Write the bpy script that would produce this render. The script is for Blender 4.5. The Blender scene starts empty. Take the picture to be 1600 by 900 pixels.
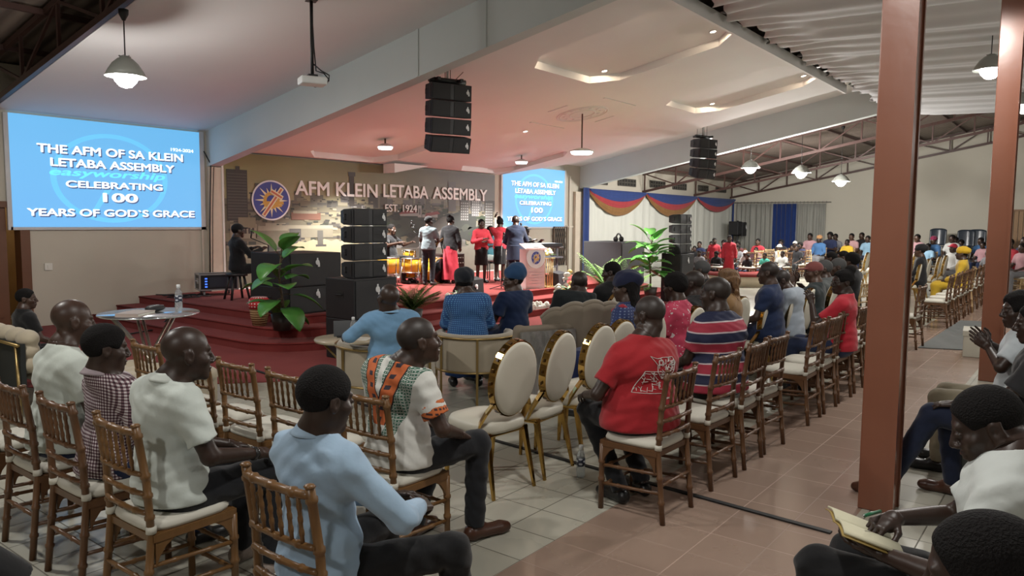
import bpy, math, random
import numpy as np
from mathutils import Vector, Matrix, Euler
from mathutils.bvhtree import BVHTree

SC = bpy.context.scene
COL = SC.collection
PI = math.pi
RND = random.Random(7)

# ---------------------------------------------------------------- camera, world, exposure
cam_d = bpy.data.cameras.new('camera'); cam = bpy.data.objects.new('camera', cam_d); COL.objects.link(cam)
YAW, PITCH, ROLL = math.radians(52.43), math.radians(5.0), math.radians(.47)
_f = Vector((math.sin(YAW)*math.cos(PITCH), math.cos(YAW)*math.cos(PITCH), -math.sin(PITCH)))
_r = Vector((math.cos(YAW), -math.sin(YAW), 0)); _u = _r.cross(_f)
_r2 = _r*math.cos(ROLL)+_u*math.sin(ROLL); _u2 = _u*math.cos(ROLL)-_r*math.sin(ROLL)
cam.matrix_world = Matrix(((_r2.x, _u2.x, -_f.x, 0), (_r2.y, _u2.y, -_f.y, 0), (_r2.z, _u2.z, -_f.z, 1.85), (0, 0, 0, 1)))
cam_d.sensor_width = 36; cam_d.lens = 1180/1600*36; cam_d.clip_start = .05; cam_d.clip_end = 200
SC.camera = cam
SC.view_settings.view_transform = 'Standard'
SC.view_settings.look = 'None'
SC.view_settings.exposure = -0.12
SC.view_settings.gamma = 1
SC.view_settings.use_curve_mapping = False
SC.cycles.use_denoising = True
SC.cycles.max_bounces = 6
SC.cycles.sample_clamp_indirect = 4
w = bpy.data.worlds.new('night'); SC.world = w; w.use_nodes = True
w.node_tree.nodes['Background'].inputs[0].default_value = (.55, .6, .7, 1)
w.node_tree.nodes['Background'].inputs[1].default_value = .02

def lamp(name, loc, power, color=(1, 1, 1), size=.12, kind='POINT', aim=None, spot=120, blend=.6):
    d = bpy.data.lights.new(name, kind); d.energy = power; d.color = color
    if kind == 'AREA': d.size = size
    else: d.shadow_soft_size = size
    if kind == 'SPOT': d.spot_size = math.radians(spot); d.spot_blend = blend
    o = bpy.data.objects.new(name, d); COL.objects.link(o); o.location = loc
    if kind in ('AREA', 'SPOT'):
        t = Vector(aim) if aim else Vector(loc)-Vector((0, 0, 1))
        o.rotation_euler = (t-Vector(loc)).to_track_quat('-Z', 'Y').to_euler()
    return o
WHITE, WARM, COOL = (1, .97, .92), (1, .78, .55), (.8, .9, 1)

# ---------------------------------------------------------------- shader expressions
class E:
    """a scalar node socket with arithmetic"""
    def __init__(s, nt, k): s.nt, s.k = nt, k
    def op(s, o, *a):
        n = s.nt.nodes.new('ShaderNodeMath'); n.operation = o
        for i, v in enumerate((s,)+a):
            if isinstance(v, E): s.nt.links.new(v.k, n.inputs[i])
            else: n.inputs[i].default_value = v
        return E(s.nt, n.outputs[0])
    def _c(s, v):
        if isinstance(v, E): return v
        n = s.nt.nodes.new('ShaderNodeValue'); n.outputs[0].default_value = v; return E(s.nt, n.outputs[0])
    def __add__(s, o): return s.op('ADD', o)
    __radd__ = __add__
    def __sub__(s, o): return s.op('SUBTRACT', o)
    def __rsub__(s, o): return s._c(o).op('SUBTRACT', s)
    def __mul__(s, o): return s.op('MULTIPLY', o)
    __rmul__ = __mul__
    def __truediv__(s, o): return s.op('DIVIDE', o)
    def __gt__(s, o): return s.op('GREATER_THAN', o)
    def __lt__(s, o): return s.op('LESS_THAN', o)
    def abs(s): return s.op('ABSOLUTE')
    def fr(s): return s.op('FRACT')
    def fl(s): return s.op('FLOOR')
    def mod(s, m): return s.op('FLOORED_MODULO', m)
    def mn(s, o): return s.op('MINIMUM', o)
    def mx(s, o): return s.op('MAXIMUM', o)
    def sin(s): return s.op('SINE')
    def sq(s): return s.op('SQRT')
    def at2(s, o): return s.op('ARCTAN2', o)

class M:
    """one procedural material"""
    def __init__(s, name, col=(.8, .8, .8), rough=.6, metal=0, spec=.5, emit=None, es=1.0, sheen=0, coat=0):
        m = s.m = bpy.data.materials.new(name); m.use_nodes = True; s.nt = m.node_tree
        s.b = s.nt.nodes['Principled BSDF']
        i = s.b.inputs
        i['Base Color'].default_value = (*col, 1); i['Roughness'].default_value = rough; i['Metallic'].default_value = metal
        i['Specular IOR Level'].default_value = spec
        if sheen: i['Sheen Weight'].default_value = sheen
        if coat: i['Coat Weight'].default_value = coat
        if emit: i['Emission Color'].default_value = (*emit, 1); i['Emission Strength'].default_value = es
        m.diffuse_color = (*col, 1)
    def n(s, t): return s.nt.nodes.new(t)
    def xyz(s, which='Object'):
        tc = s.n('ShaderNodeTexCoord'); sp = s.n('ShaderNodeSeparateXYZ'); s.nt.links.new(tc.outputs[which], sp.inputs[0])
        return [E(s.nt, sp.outputs[k]) for k in range(3)]
    def pos(s):
        tc = s.n('ShaderNodeNewGeometry'); sp = s.n('ShaderNodeSeparateXYZ'); s.nt.links.new(tc.outputs['Position'], sp.inputs[0])
        return [E(s.nt, sp.outputs[k]) for k in range(3)]
    def noise(s, scale=5, detail=3, which='Object', out=0, stretch=None):
        tc = s.n('ShaderNodeTexCoord'); nz = s.n('ShaderNodeTexNoise'); nz.inputs['Scale'].default_value = scale; nz.inputs['Detail'].default_value = detail
        v = tc.outputs[which]
        if stretch:
            mp = s.n('ShaderNodeMapping'); mp.inputs['Scale'].default_value = stretch; s.nt.links.new(v, mp.inputs[0]); v = mp.outputs[0]
        s.nt.links.new(v, nz.inputs['Vector']); return E(s.nt, nz.outputs[out])
    def mix(s, fac, a, b):
        n = s.n('ShaderNodeMix'); n.data_type = 'RGBA'
        s.nt.links.new(fac.k, n.inputs[0]) if isinstance(fac, E) else None
        for v, k in ((a, 6), (b, 7)):
            if isinstance(v, tuple): n.inputs[k].default_value = (*v, 1)
            else: s.nt.links.new(v, n.inputs[k])
        return n.outputs[2]
    def col(s, sock): s.nt.links.new(sock, s.b.inputs['Base Color']); return s
    def emi(s, sock, st=1):
        s.nt.links.new(sock, s.b.inputs['Emission Color']); s.b.inputs['Emission Strength'].default_value = st; return s
    def rough(s, e): s.nt.links.new(e.k, s.b.inputs['Roughness']); return s
    def bump(s, e, strength=.3, dist=.01):
        n = s.n('ShaderNodeBump'); n.inputs['Strength'].default_value = strength; n.inputs['Distance'].default_value = dist
        s.nt.links.new(e.k, n.inputs['Height']); s.nt.links.new(n.outputs[0], s.b.inputs['Normal']); return s
    def vary(s, a, b, scale=4, detail=3, stretch=None):
        return s.col(s.mix(s.noise(scale, detail, stretch=stretch), a, b))

def dk(c, f): return tuple(v*f for v in c)
_pl = {}
def plain(name, col, rough=.6, metal=0, **k):
    """a plain procedural material with slight mottling, one per name"""
    if name not in _pl:
        m = M(name, col, rough, metal, **k)
        if metal < .5: m.vary(dk(col, .88), dk(col, 1.1), 6)
        _pl[name] = m.m
    return _pl[name]
_cl = {}
def cloth(col, rough=.85):
    k = tuple(round(c, 3) for c in col)
    if k not in _cl:
        m = M('cloth', col, rough, sheen=.15, spec=.25)
        m.vary(dk(col, .85), dk(col, 1.08), 9, 4)
        m.bump(m.noise(14, 3), .35, .012)
        _cl[k] = m.m
    return _cl[k]
def skin(t=0):
    k = ('skin', t)
    if k not in _cl:
        c = [(.030, .0155, .0105), (.045, .023, .015), (.068, .034, .021), (.02, .0105, .008)][t]
        m = M('skin', c, .42, spec=.45); m.vary(dk(c, .8), dk(c, 1.25), 7, 4); m.bump(m.noise(120, 2), .08, .002)
        _cl[k] = m.m
    return _cl[k]
def hairmat():
    if 'hair' not in _cl:
        m = M('hair', (.006, .005, .005), .85, spec=.2); m.bump(m.noise(160, 2), .8, .01); _cl['hair'] = m.m
    return _cl['hair']

# ---------------------------------------------------------------- meshes
class MB:
    def __init__(s): s.v, s.f, s.mi, s.sm = [], [], [], []
    def add(s, vs, fs, mi=0, smooth=False, mat=None):
        o = len(s.v)
        s.v += [tuple(mat @ Vector(p)) for p in vs] if mat is not None else [tuple(p) for p in vs]
        s.f += [tuple(o+i for i in f) for f in fs]; s.mi += [mi]*len(fs); s.sm += [smooth]*len(fs)
        return s
    def box(s, c, d, mi=0, rz=0, mat=None, taper=1):
        x, y, z = d[0]/2, d[1]/2, d[2]/2
        P = [(-x, -y, -z), (x, -y, -z), (x, y, -z), (-x, y, -z)]
        P += [(a*taper, b*taper, -q) for a, b, q in P]
        m = Matrix.Translation(c) @ Matrix.Rotation(rz, 4, 'Z')
        if mat is not None: m = mat @ m
        return s.add(P, [(3, 2, 1, 0), (4, 5, 6, 7), (0, 1, 5, 4), (1, 2, 6, 5), (2, 3, 7, 6), (3, 0, 4, 7)], mi, False, m)
    def b2(s, a, b, mi=0): return s.box([(a[i]+b[i])/2 for i in range(3)], [abs(b[i]-a[i]) for i in range(3)], mi)
    def tube(s, pts, r, n=8, mi=0, cap=True, smooth=True, closed=False, sq=None):
        """a tube along pts; r a number or a list; sq=(a,b) makes a rectangular bar"""
        pts = [Vector(p) for p in pts]; N = len(pts)
        rr = r if isinstance(r, (list, tuple)) else [r]*N
        vs = []; up = None
        for i, p in enumerate(pts):
            if closed: d = pts[(i+1) % N]-pts[i-1]
            else: d = pts[min(i+1, N-1)]-pts[max(i-1, 0)]
            d = d.normalized() if d.length else Vector((0, 0, 1))
            if up is None:
                up = Vector((0, 0, 1)) if abs(d.z) < .9 else Vector((0, 1, 0))
            a = d.cross(up)
            a = a.normalized() if a.length > 1e-6 else d.orthogonal().normalized()
            b = a.cross(d).normalized(); up = b
            for k in range(n):
                t = 2*PI*(k+.5)/n
                if sq: vs.append(p+a*(sq[0] if math.cos(t) > 0 else -sq[0])*rr[i]+b*(sq[1] if math.sin(t) > 0 else -sq[1])*rr[i])
                else: vs.append(p+a*math.cos(t)*rr[i]+b*math.sin(t)*rr[i])
        fs = []
        for i in range(N if closed else N-1):
            j = (i+1) % N
            for k in range(n): fs.append((i*n+k, i*n+(k+1) % n, j*n+(k+1) % n, j*n+k))
        if cap and not closed: fs += [tuple(range(n-1, -1, -1)), tuple(range((N-1)*n, N*n))]
        return s.add(vs, fs, mi, smooth and not sq)
    def lathe(s, prof, n=24, mi=0, c=(0, 0, 0), smooth=True, mat=None):
        vs, fs = [], []
        for r, z in prof:
            for k in range(n): vs.append((c[0]+r*math.cos(2*PI*k/n), c[1]+r*math.sin(2*PI*k/n), c[2]+z))
        for i in range(len(prof)-1):
            for k in range(n): fs.append((i*n+k, i*n+(k+1) % n, (i+1)*n+(k+1) % n, (i+1)*n+k))
        if prof[0][0] > 1e-4: fs.append(tuple(range(n-1, -1, -1)))
        if prof[-1][0] > 1e-4: fs.append(tuple(range((len(prof)-1)*n, len(prof)*n)))
        return s.add(vs, fs, mi, smooth, mat)
    def prism(s, poly, z0, z1, mi=0, mat=None, smooth=False):
        n = len(poly)
        vs = [(p[0], p[1], z0) for p in poly]+[(p[0], p[1], z1) for p in poly]
        fs = [tuple(range(n-1, -1, -1)), tuple(range(n, 2*n))]+[(i, (i+1) % n, n+(i+1) % n, n+i) for i in range(n)]
        return s.add(vs, fs, mi, smooth, mat)
    def grid(s, fn, nu, nv, mi=0, smooth=True):
        vs = [fn(u/nu, v/nv) for v in range(nv+1) for u in range(nu+1)]
        fs = [(j*(nu+1)+i, j*(nu+1)+i+1, (j+1)*(nu+1)+i+1, (j+1)*(nu+1)+i) for j in range(nv) for i in range(nu)]
        return s.add(vs, fs, mi, smooth)
    def ball(s, c, r, n=12, mi=0, mat=None):
        r = r if isinstance(r, (tuple, list)) else (r,)*3
        vs, fs = [], []
        m = n//2
        for j in range(m+1):
            t = PI*j/m
            for k in range(n): vs.append((c[0]+r[0]*math.sin(t)*math.cos(2*PI*k/n), c[1]+r[1]*math.sin(t)*math.sin(2*PI*k/n), c[2]-r[2]*math.cos(t)))
        for j in range(m):
            for k in range(n): fs.append((j*n+k, j*n+(k+1) % n, (j+1)*n+(k+1) % n, (j+1)*n+k))
        return s.add(vs, fs, mi, True, mat)
    def mesh(s, name, mats):
        me = bpy.data.meshes.new(name); me.from_pydata(s.v, [], s.f); me.update()
        for m in (mats if isinstance(mats, (list, tuple)) else [mats]): me.materials.append(m.m if isinstance(m, M) else m)
        me.polygons.foreach_set('material_index', s.mi); me.polygons.foreach_set('use_smooth', s.sm)
        me.validate(); return me
    def obj(s, name, mats, parent=None, loc=None, bevel=0, solid=0, sub=0):
        o = bpy.data.objects.new(name, s.mesh(name, mats)); COL.objects.link(o)
        if parent is not None: o.parent = parent
        if loc is not None: o.location = loc
        if solid: m = o.modifiers.new('solid', 'SOLIDIFY'); m.thickness = solid; m.offset = 0
        if bevel: m = o.modifiers.new('bevel', 'BEVEL'); m.width = bevel; m.segments = 2; m.limit_method = 'ANGLE'
        if sub: m = o.modifiers.new('sub', 'SUBSURF'); m.levels = sub; m.render_levels = sub
        return o

def empty(name, loc=(0, 0, 0), rz=0):
    o = bpy.data.objects.new(name, None); COL.objects.link(o); o.location = loc; o.rotation_euler = (0, 0, rz); o.empty_display_size = .1; return o
def tag(o, label=None, cat=None, group=None, kind=None):
    for k, v in (('label', label), ('category', cat), ('group', group), ('kind', kind)):
        if v: o[k] = v
    return o
def thing(name, label, cat, loc=(0, 0, 0), rz=0, group=None): return tag(empty(name, loc, rz), label, cat, group)
KIDS = {}
def kids(o):
    k = KIDS.get(o.name)
    if k is None: k = KIDS[o.name] = list(o.children)
    return k
def dup(root, loc, rz, label, group=None, scale=None, cat=None):
    """a copy of a thing, its parts and their sub-parts"""
    def cp(o, par):
        c = o.copy(); COL.objects.link(c)
        if par is not None: c.parent = par
        for ch in kids(o): cp(ch, c)
        return c
    r = cp(root, None); r.location = loc; r.rotation_euler = (0, 0, rz)
    if scale: r.scale = (scale,)*3
    r['label'] = label
    if group: r['group'] = group
    if cat: r['category'] = cat
    return r
def text_mesh(name, txt, size, mats, parent, mat4, ext=.004, bold=0, align='LEFT', sx=1, shear=0):
    """lettering as a real mesh"""
    cu = bpy.data.curves.new(name, 'FONT'); cu.body = txt; cu.size = size; cu.extrude = ext; cu.offset = bold; cu.align_x = align; cu.shear = shear
    t = bpy.data.objects.new(name+'_c', cu); COL.objects.link(t)
    me = bpy.data.meshes.new_from_object(t.evaluated_get(bpy.context.evaluated_depsgraph_get()))
    bpy.data.objects.remove(t)
    me.transform(mat4 @ Matrix.Diagonal((sx, 1, 1, 1)))
    me.materials.clear(); me.materials.append(mats)
    o = bpy.data.objects.new(name, me); COL.objects.link(o); o.parent = parent
    return o

# ---------------------------------------------------------------- soft solids: blended shapes meshed by surface nets
def A3(v): return np.array(v, dtype=np.float64)
def cone(a, b, ra, rb, k=.03, op=1): return (op, k, 'c', A3(a), A3(b), ra, rb)
def capped(a, b, ra, rb, k=.03, op=1): return (op, k, 'k', A3(a), A3(b), ra, rb)
def ell(c, r, R=None, k=.03, op=1): return (op, k, 'e', A3(c), A3(r), R, 0)
def field(prims, lo, hi, h):
    lo = A3(lo); n = np.maximum(np.ceil((A3(hi)-lo)/h).astype(int)+1, 3)
    ax = [lo[i]+h*np.arange(n[i]) for i in range(3)]
    D = np.full(n, .5, np.float32)
    for op, k, kind, a, b, ra, rb in prims:
        if kind == 'e':
            e = float(b.max()); bl, bh = a-e, a+e
        else:
            e = max(ra, rb); bl, bh = np.minimum(a, b)-e, np.maximum(a, b)+e
        m = k+2.5*h
        i0 = np.clip(np.floor((bl-m-lo)/h).astype(int), 0, n); i1 = np.clip(np.ceil((bh+m-lo)/h).astype(int)+1, 0, n)
        if (i1 <= i0).any(): continue
        sl = tuple(slice(i0[i], i1[i]) for i in range(3))
        X, Y, Z = ax[0][sl[0]][:, None, None], ax[1][sl[1]][None, :, None], ax[2][sl[2]][None, None, :]
        if kind == 'e':
            x, y, z = X-a[0], Y-a[1], Z-a[2]
            if ra is not None:
                R = ra; x, y, z = (R[0][0]*x+R[1][0]*y+R[2][0]*z, R[0][1]*x+R[1][1]*y+R[2][1]*z, R[0][2]*x+R[1][2]*y+R[2][2]*z)
            q0 = np.sqrt((x/b[0])**2+(y/b[1])**2+(z/b[2])**2)
            q1 = np.sqrt((x/b[0]**2)**2+(y/b[1]**2)**2+(z/b[2]**2)**2)+1e-9
            d = q0*(q0-1)/q1
        else:
            u = b-a; L = float(np.sqrt(u@u))+1e-9
            t = ((X-a[0])*u[0]+(Y-a[1])*u[1]+(Z-a[2])*u[2])/(L*L)
            tc = np.clip(t, 0, 1)
            if kind == 'c':
                d = np.sqrt((X-a[0]-tc*u[0])**2+(Y-a[1]-tc*u[1])**2+(Z-a[2]-tc*u[2])**2)-(ra+(rb-ra)*tc)
            else:
                d = np.sqrt((X-a[0]-t*u[0])**2+(Y-a[1]-t*u[1])**2+(Z-a[2]-t*u[2])**2)-(ra+(rb-ra)*tc)
                d = np.maximum(d, np.maximum(-t, t-1)*L)
        s = D[sl]
        if op == 1:
            if k > 0:
                q = np.clip(.5+.5*(s-d)/k, 0, 1); D[sl] = s*(1-q)+d*q-k*q*(1-q)
            else: D[sl] = np.minimum(s, d)
        else:
            kk = max(k, 1e-4); q = np.clip(.5+.5*(-s-d)/kk, 0, 1); D[sl] = s*(1-q)-d*q+kk*q*(1-q)
    return D, ax
_EDG = [((0,0,0),(1,0,0)),((0,1,0),(1,1,0)),((0,0,1),(1,0,1)),((0,1,1),(1,1,1)),((0,0,0),(0,1,0)),((1,0,0),(1,1,0)),((0,0,1),(0,1,1)),((1,0,1),(1,1,1)),((0,0,0),(0,0,1)),((1,0,0),(1,0,1)),((0,1,0),(0,1,1)),((1,1,0),(1,1,1))]
def nets(D, lo, h):
    S = D < 0
    c = np.zeros(tuple(k-1 for k in D.shape), np.int8)
    for i in (0, 1):
        for j in (0, 1):
            for k in (0, 1): c += S[i:S.shape[0]-1+i, j:S.shape[1]-1+j, k:S.shape[2]-1+k]
    m = (c > 0) & (c < 8); ci = np.argwhere(m)
    if len(ci) == 0: return np.zeros((0, 3)), np.zeros((0, 4), int)
    idx = np.full(m.shape, -1, np.int64); idx[m] = np.arange(len(ci))
    P = np.zeros((len(ci), 3)); W = np.zeros(len(ci))
    for o1, o2 in _EDG:
        o1, o2 = np.array(o1), np.array(o2)
        d1 = D[tuple((ci+o1).T)].astype(float); d2 = D[tuple((ci+o2).T)].astype(float)
        x = (d1 < 0) != (d2 < 0); t = (d1/(d1-d2+1e-12))[:, None]
        P[x] += (o1+t*(o2-o1))[x]; W[x] += 1
    V = A3(lo)+h*(ci+P/W[:, None])
    Q = []
    for a in range(3):
        b, c2 = (a+1) % 3, (a+2) % 3
        s0 = np.moveaxis(S, (a, b, c2), (0, 1, 2)); ix = np.moveaxis(idx, (a, b, c2), (0, 1, 2))
        e = (s0[:-1, 1:-1, 1:-1] != s0[1:, 1:-1, 1:-1]); g = np.argwhere(e)
        i, j, k = g[:, 0], g[:, 1]+1, g[:, 2]+1
        q = np.stack([ix[i, j-1, k-1], ix[i, j, k-1], ix[i, j, k], ix[i, j-1, k]], 1)
        f = ~s0[i, j, k]; q[f] = q[f][:, ::-1]
        Q.append(q)
    Q = np.concatenate(Q); return V, Q[(Q >= 0).all(1)]
def solid(prims, h, cuts=(), box=None, wrinkle=0, wf=(23, 19, 31), seed=0):
    """mesh one blended solid; cuts = [(point, normal)] keep the side the normal points away from"""
    lo = np.full(3, 9e9); hi = -lo
    for op, k, kind, a, b, ra, rb in prims:
        if op != 1: continue
        e = float(b.max()) if kind == 'e' else max(ra, rb)
        lo = np.minimum(lo, (a if kind == 'e' else np.minimum(a, b))-e); hi = np.maximum(hi, (a if kind == 'e' else np.maximum(a, b))+e)
    lo -= 3*h; hi += 3*h
    if box: lo = np.maximum(lo, A3(box[0])); hi = np.minimum(hi, A3(box[1]))
    D, ax = field(prims, lo, hi, h)
    X, Y, Z = ax[0][:, None, None], ax[1][None, :, None], ax[2][None, None, :]
    if wrinkle:
        D = D+wrinkle*(np.sin(wf[0]*Z+5*np.sin(9*X+seed)+17*Y+12*X)*np.sin(wf[1]*X+21*Y+3*np.sin(11*Z+seed))+.6*np.sin(wf[2]*(Z*.7+Y*.5)+13*X+seed)*np.sin(17*Y-9*X+2*seed))
    for p, nn in cuts:
        p, nn = A3(p), A3(nn); nn = nn/np.sqrt(nn@nn)
        D = np.maximum(D, (X-p[0])*nn[0]+(Y-p[1])*nn[1]+(Z-p[2])*nn[2])
    D[0], D[-1] = .5, .5; D[:, 0], D[:, -1] = .5, .5; D[:, :, 0], D[:, :, -1] = .5, .5
    return nets(D, lo, h)
def np_mesh(name, parts, mats):
    V = np.concatenate([p[0] for p in parts]); Q = []; o = 0
    for v, q in parts: Q.append(q+o); o += len(v)
    Q = np.concatenate(Q)
    me = bpy.data.meshes.new(name); n = len(Q)
    me.vertices.add(len(V)); me.vertices.foreach_set('co', V.astype(np.float32).ravel())
    me.loops.add(4*n); me.loops.foreach_set('vertex_index', Q.astype(np.int32).ravel())
    me.polygons.add(n); me.polygons.foreach_set('loop_start', np.arange(0, 4*n, 4, dtype=np.int32))
    me.polygons.foreach_set('use_smooth', np.ones(n, bool))
    me.update(calc_edges=True)
    for m in mats: me.materials.append(m)
    return me
def soft_obj(name, parts, mat, parent=None):
    o = bpy.data.objects.new(name, np_mesh(name, parts, [mat])); COL.objects.link(o)
    if parent is not None: o.parent = parent
    return o

# ---------------------------------------------------------------- people
def fairhair():
    m = M('fair hair', (.17, .085, .035), .5); m.vary((.07, .03, .012), (.28, .15, .06), 14, 4, stretch=(3, 3, .5)); m.bump(m.noise(40, 3, stretch=(3, 3, .25)), .9, .02); return m.m
def rot(yaw=0, pitch=0, roll=0):
    """head frame: yaw to the left, pitch up, roll to the right, degrees"""
    return np.array((Matrix.Rotation(math.radians(yaw), 3, 'Z') @ Matrix.Rotation(math.radians(pitch), 3, 'X') @ Matrix.Rotation(math.radians(roll), 3, 'Y')))
def hand(wr, d, n, side, curl=.35, thick=1.0, spread=.07):
    d, n = A3(d), A3(n); d = d/np.linalg.norm(d); n = n-d*(n@d); n = n/np.linalg.norm(n)
    th = np.cross(d, n)*(1 if side > 0 else -1); wr = A3(wr); P = []
    lat = (.031, .0105, -.0105, -.030); ln = (.070, .079, .073, .056)
    for i in range(4):
        kn = wr+d*(.088-.006*abs(i-1))+th*lat[i]
        P.append(cone(wr+th*lat[i]*.55+d*.008, kn, .018, .0125*thick, .012))
    P.append(ell(wr+d*.045+n*.008+th*.016, (.024, .024, .024), None, .015))
    for i in range(4):
        p = wr+d*(.088-.006*abs(i-1))+th*lat[i]; a = 0; dd = d+th*(1.5-i)*spread; dd = dd/np.linalg.norm(dd); r = .0095*thick*(.9 if i == 3 else 1)
        for j, fr in enumerate((.45, .31, .24)):
            a += curl*(.75, 1.1, .8)[j]*(1+.12*i)
            v = dd*math.cos(a)+n*math.sin(a); q = p+v*ln[i]*fr
            P.append(cone(p, q, r, r*.9, .0035)); p = q; r *= .92
    p = wr+d*.018+th*.024
    for v, L, r in ((th*.75+d*.6+n*.3, .046, .0135), (th*.35+d*.85+n*.35, .034, .011), (d*.95+n*.4, .026, .0095)):
        v = v/np.linalg.norm(v); q = p+v*L; P.append(cone(p, q, r*thick, r*.88*thick, .006)); p = q
    return P
def head_prims(C, R, fat=1.0):
    HS = 1.07; g = lambda x, y, z: C+R@A3((x*HS, y*HS, z*HS)); e = lambda c, r, k=.02, op=1: ell(g(*c), tuple(q*HS for q in r), R, k, op)
    P = [e((0, -.014, .036), (.077*fat, .097, .086), .01), e((0, .022, -.03), (.066*fat, .068, .075), .03), e((0, .034, -.066), (.052*fat, .052, .048), .03),
         cone(g(-.018, .07, -.098), g(.018, .07, -.098), .018, .018, .02), e((.047, .052, -.022), (.026, .028, .026), .02), e((-.047, .052, -.022), (.026, .028, .026), .02),
         cone(g(-.036, .077, .027), g(.036, .077, .027), .012, .012, .016),
         e((.033, .098, .006), (.02, .018, .012), .012, -1), e((-.033, .098, .006), (.02, .018, .012), .012, -1),
         cone(g(0, .088, .012), g(0, .108, -.028), .009, .014, .012), e((.015, .096, -.034), (.012, .013, .010), .008), e((-.015, .096, -.034), (.012, .013, .010), .008),
         e((0, .087, -.062), (.027, .016, .0085), .008), e((0, .085, -.076), (.023, .015, .0085), .008),
         cone(g(-.024, .099, -.069), g(.024, .099, -.069), .003, .003, .004, -1),
         e((.032, .083, .004), (.015, .013, .012), .004), e((-.032, .083, .004), (.015, .013, .012), .004)]
    for s in (1, -1):
        P += [e((s*.079*fat, -.012, -.004), (.010, .021, .034), .008), e((s*.089*fat, -.006, .0), (.007, .011, .018), .005, -1), cone(g(s*.078*fat, -.03, .02), g(s*.084*fat, -.028, -.012), .006, .006, .006)]
    return P
HAIR_N = [0]
def person(label, loc, rz, pose='sit', J=None, lean=0, g=1.0, s=1.0, head=(0, 0, 0), tone=0, hair='shaved', top=('tee', None), bottom=('trousers', None), shoes=None,
           curl=(.4, .4), hd=None, hn=None, res=.013, hres=.0075, fres=.0055, extras=(), group=None, wrinkle=.0028, faced=False, hat=None, z0=0, belly=0, link=True, neckdrop=0):
    """one seated or standing figure; local +y is the way it faces. Returns the body with its clothes and hair as children"""
    sit = pose == 'sit'
    if sit:
        K = dict(pel=(0, 0, .57), wa=(0, -.01, .75), ch=(0, -.01, .94), nb=(0, -.015, 1.09), hd=(0, .02, 1.245))
        for q, sg in (('R', 1), ('L', -1)):
            K.update({'sh'+q: (sg*.172, -.015, 1.012), 'el'+q: (sg*.238, .07, .765), 'wr'+q: (sg*.15, .30, .665), 'hp'+q: (sg*.095, .01, .555), 'kn'+q: (sg*.14, .47, .56), 'an'+q: (sg*.14, .45, .085)})
        upper = ('wa', 'ch', 'nb', 'hd', 'shR', 'shL', 'elR', 'elL', 'wrR', 'wrL'); pv = A3((0, 0, .57))
    else:
        K = dict(pel=(0, 0, .94), wa=(0, 0, 1.11), ch=(0, 0, 1.29), nb=(0, -.01, 1.45), hd=(0, .02, 1.605))
        for q, sg in (('R', 1), ('L', -1)):
            K.update({'sh'+q: (sg*.165, -.01, 1.372), 'el'+q: (sg*.235, -.03, 1.12), 'wr'+q: (sg*.235, .05, .88), 'hp'+q: (sg*.09, 0, .92), 'kn'+q: (sg*.10, .02, .5), 'an'+q: (sg*.10, -.01, .085)})
        upper = ('wa', 'ch', 'nb', 'hd', 'shR', 'shL', 'elR', 'elL', 'wrR', 'wrL'); pv = A3((0, 0, .94))
    K = {k: A3(v) for k, v in K.items()}
    if lean:
        c, sn = math.cos(math.radians(lean)), math.sin(math.radians(lean))
        for k in upper:
            v = K[k]-pv; K[k] = pv+A3((v[0], v[1]*c+v[2]*sn, -v[1]*sn+v[2]*c))
    RL = rot(0, -lean)
    for k, v in (J or {}).items(): K[k] = A3(v)
    K['nb'] = K['nb']-A3((0, 0, neckdrop)); 
    RH = rot(*head); C = K['hd']
    b = lambda p, r, k=.05: ell(p, r, RL, k)
    torso = lambda o: [b(K['pel'], ((.168+o)*g, (.125+o)*g, .125+o)), b(K['wa']+A3((0, .02*belly, 0)), ((.142+o)*g, (.108+o)*g+belly*.05, .15+o)), b(K['ch'], ((.165+o)*g, (.112+o)*g, .16+o)),
                        cone(K['shR']*.9+K['ch']*.1, K['shL']*.9+K['ch']*.1, .062+o, .062+o, .06)]
    nk = C+RH@A3((0, -.022, -.065))
    neck = [cone(K['nb'], nk, .064*(.8+.2*g), .057*(.8+.2*g), .03)]+[cone(K['nb']+A3((0, -.012, .03)), K['sh'+q]*.85+K['nb']*.15+A3((0, 0, .008)), .046, .042, .06) for q in 'RL']
    arm = lambda q, o=0: [cone(K['sh'+q], K['el'+q], (.055+o)*(.7+.3*g), .041+o, .03), cone(K['el'+q], K['wr'+q], .042+o, .027+o, .015)]
    leg = lambda q, o=0, k=.03: [cone(K['hp'+q], K['kn'+q], (.088+o)*(.75+.25*g), .058+o, k), cone(K['kn'+q], K['an'+q], .057+o, .038+o, .02)]
    toe = {q: K['an'+q]+A3((.02*(1 if q == 'R' else -1), .15, -.05)) for q in 'RL'}
    for q in 'RL':
        if J and 'to'+q in J: toe[q] = A3(J['to'+q])
    foot = [cone(K['an'+q]+A3((0, -.02, -.035)), toe[q], .038, .03, .03) for q in 'RL']
    HD = {}; hands = {}
    for i, q in enumerate('RL'):
        fa = K['wr'+q]-K['el'+q]; HD[q] = fa/np.linalg.norm(fa)
        d = A3(hd[i]) if hd and hd[i] is not None else HD[q]
        n_ = A3(hn[i]) if hn and hn[i] is not None else A3((-.35*(1 if q == 'R' else -1), .1, -1))
        hands[q] = hand(K['wr'+q], d, n_, 1 if q == 'R' else -1, curl[i], 1.0 if fres < .007 else 1.15)
        HD[q] = d/np.linalg.norm(d)
    base = torso(-.012)+neck+sum([arm(q)+leg(q) for q in 'RL'], [])+foot
    hp_ = head_prims(C, RH, .95+.05*g)
    up = nk-K['nb']; up = up/np.linalg.norm(up); mid = K['nb']*.55+nk*.45
    cuts = [(mid, up)]
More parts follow.
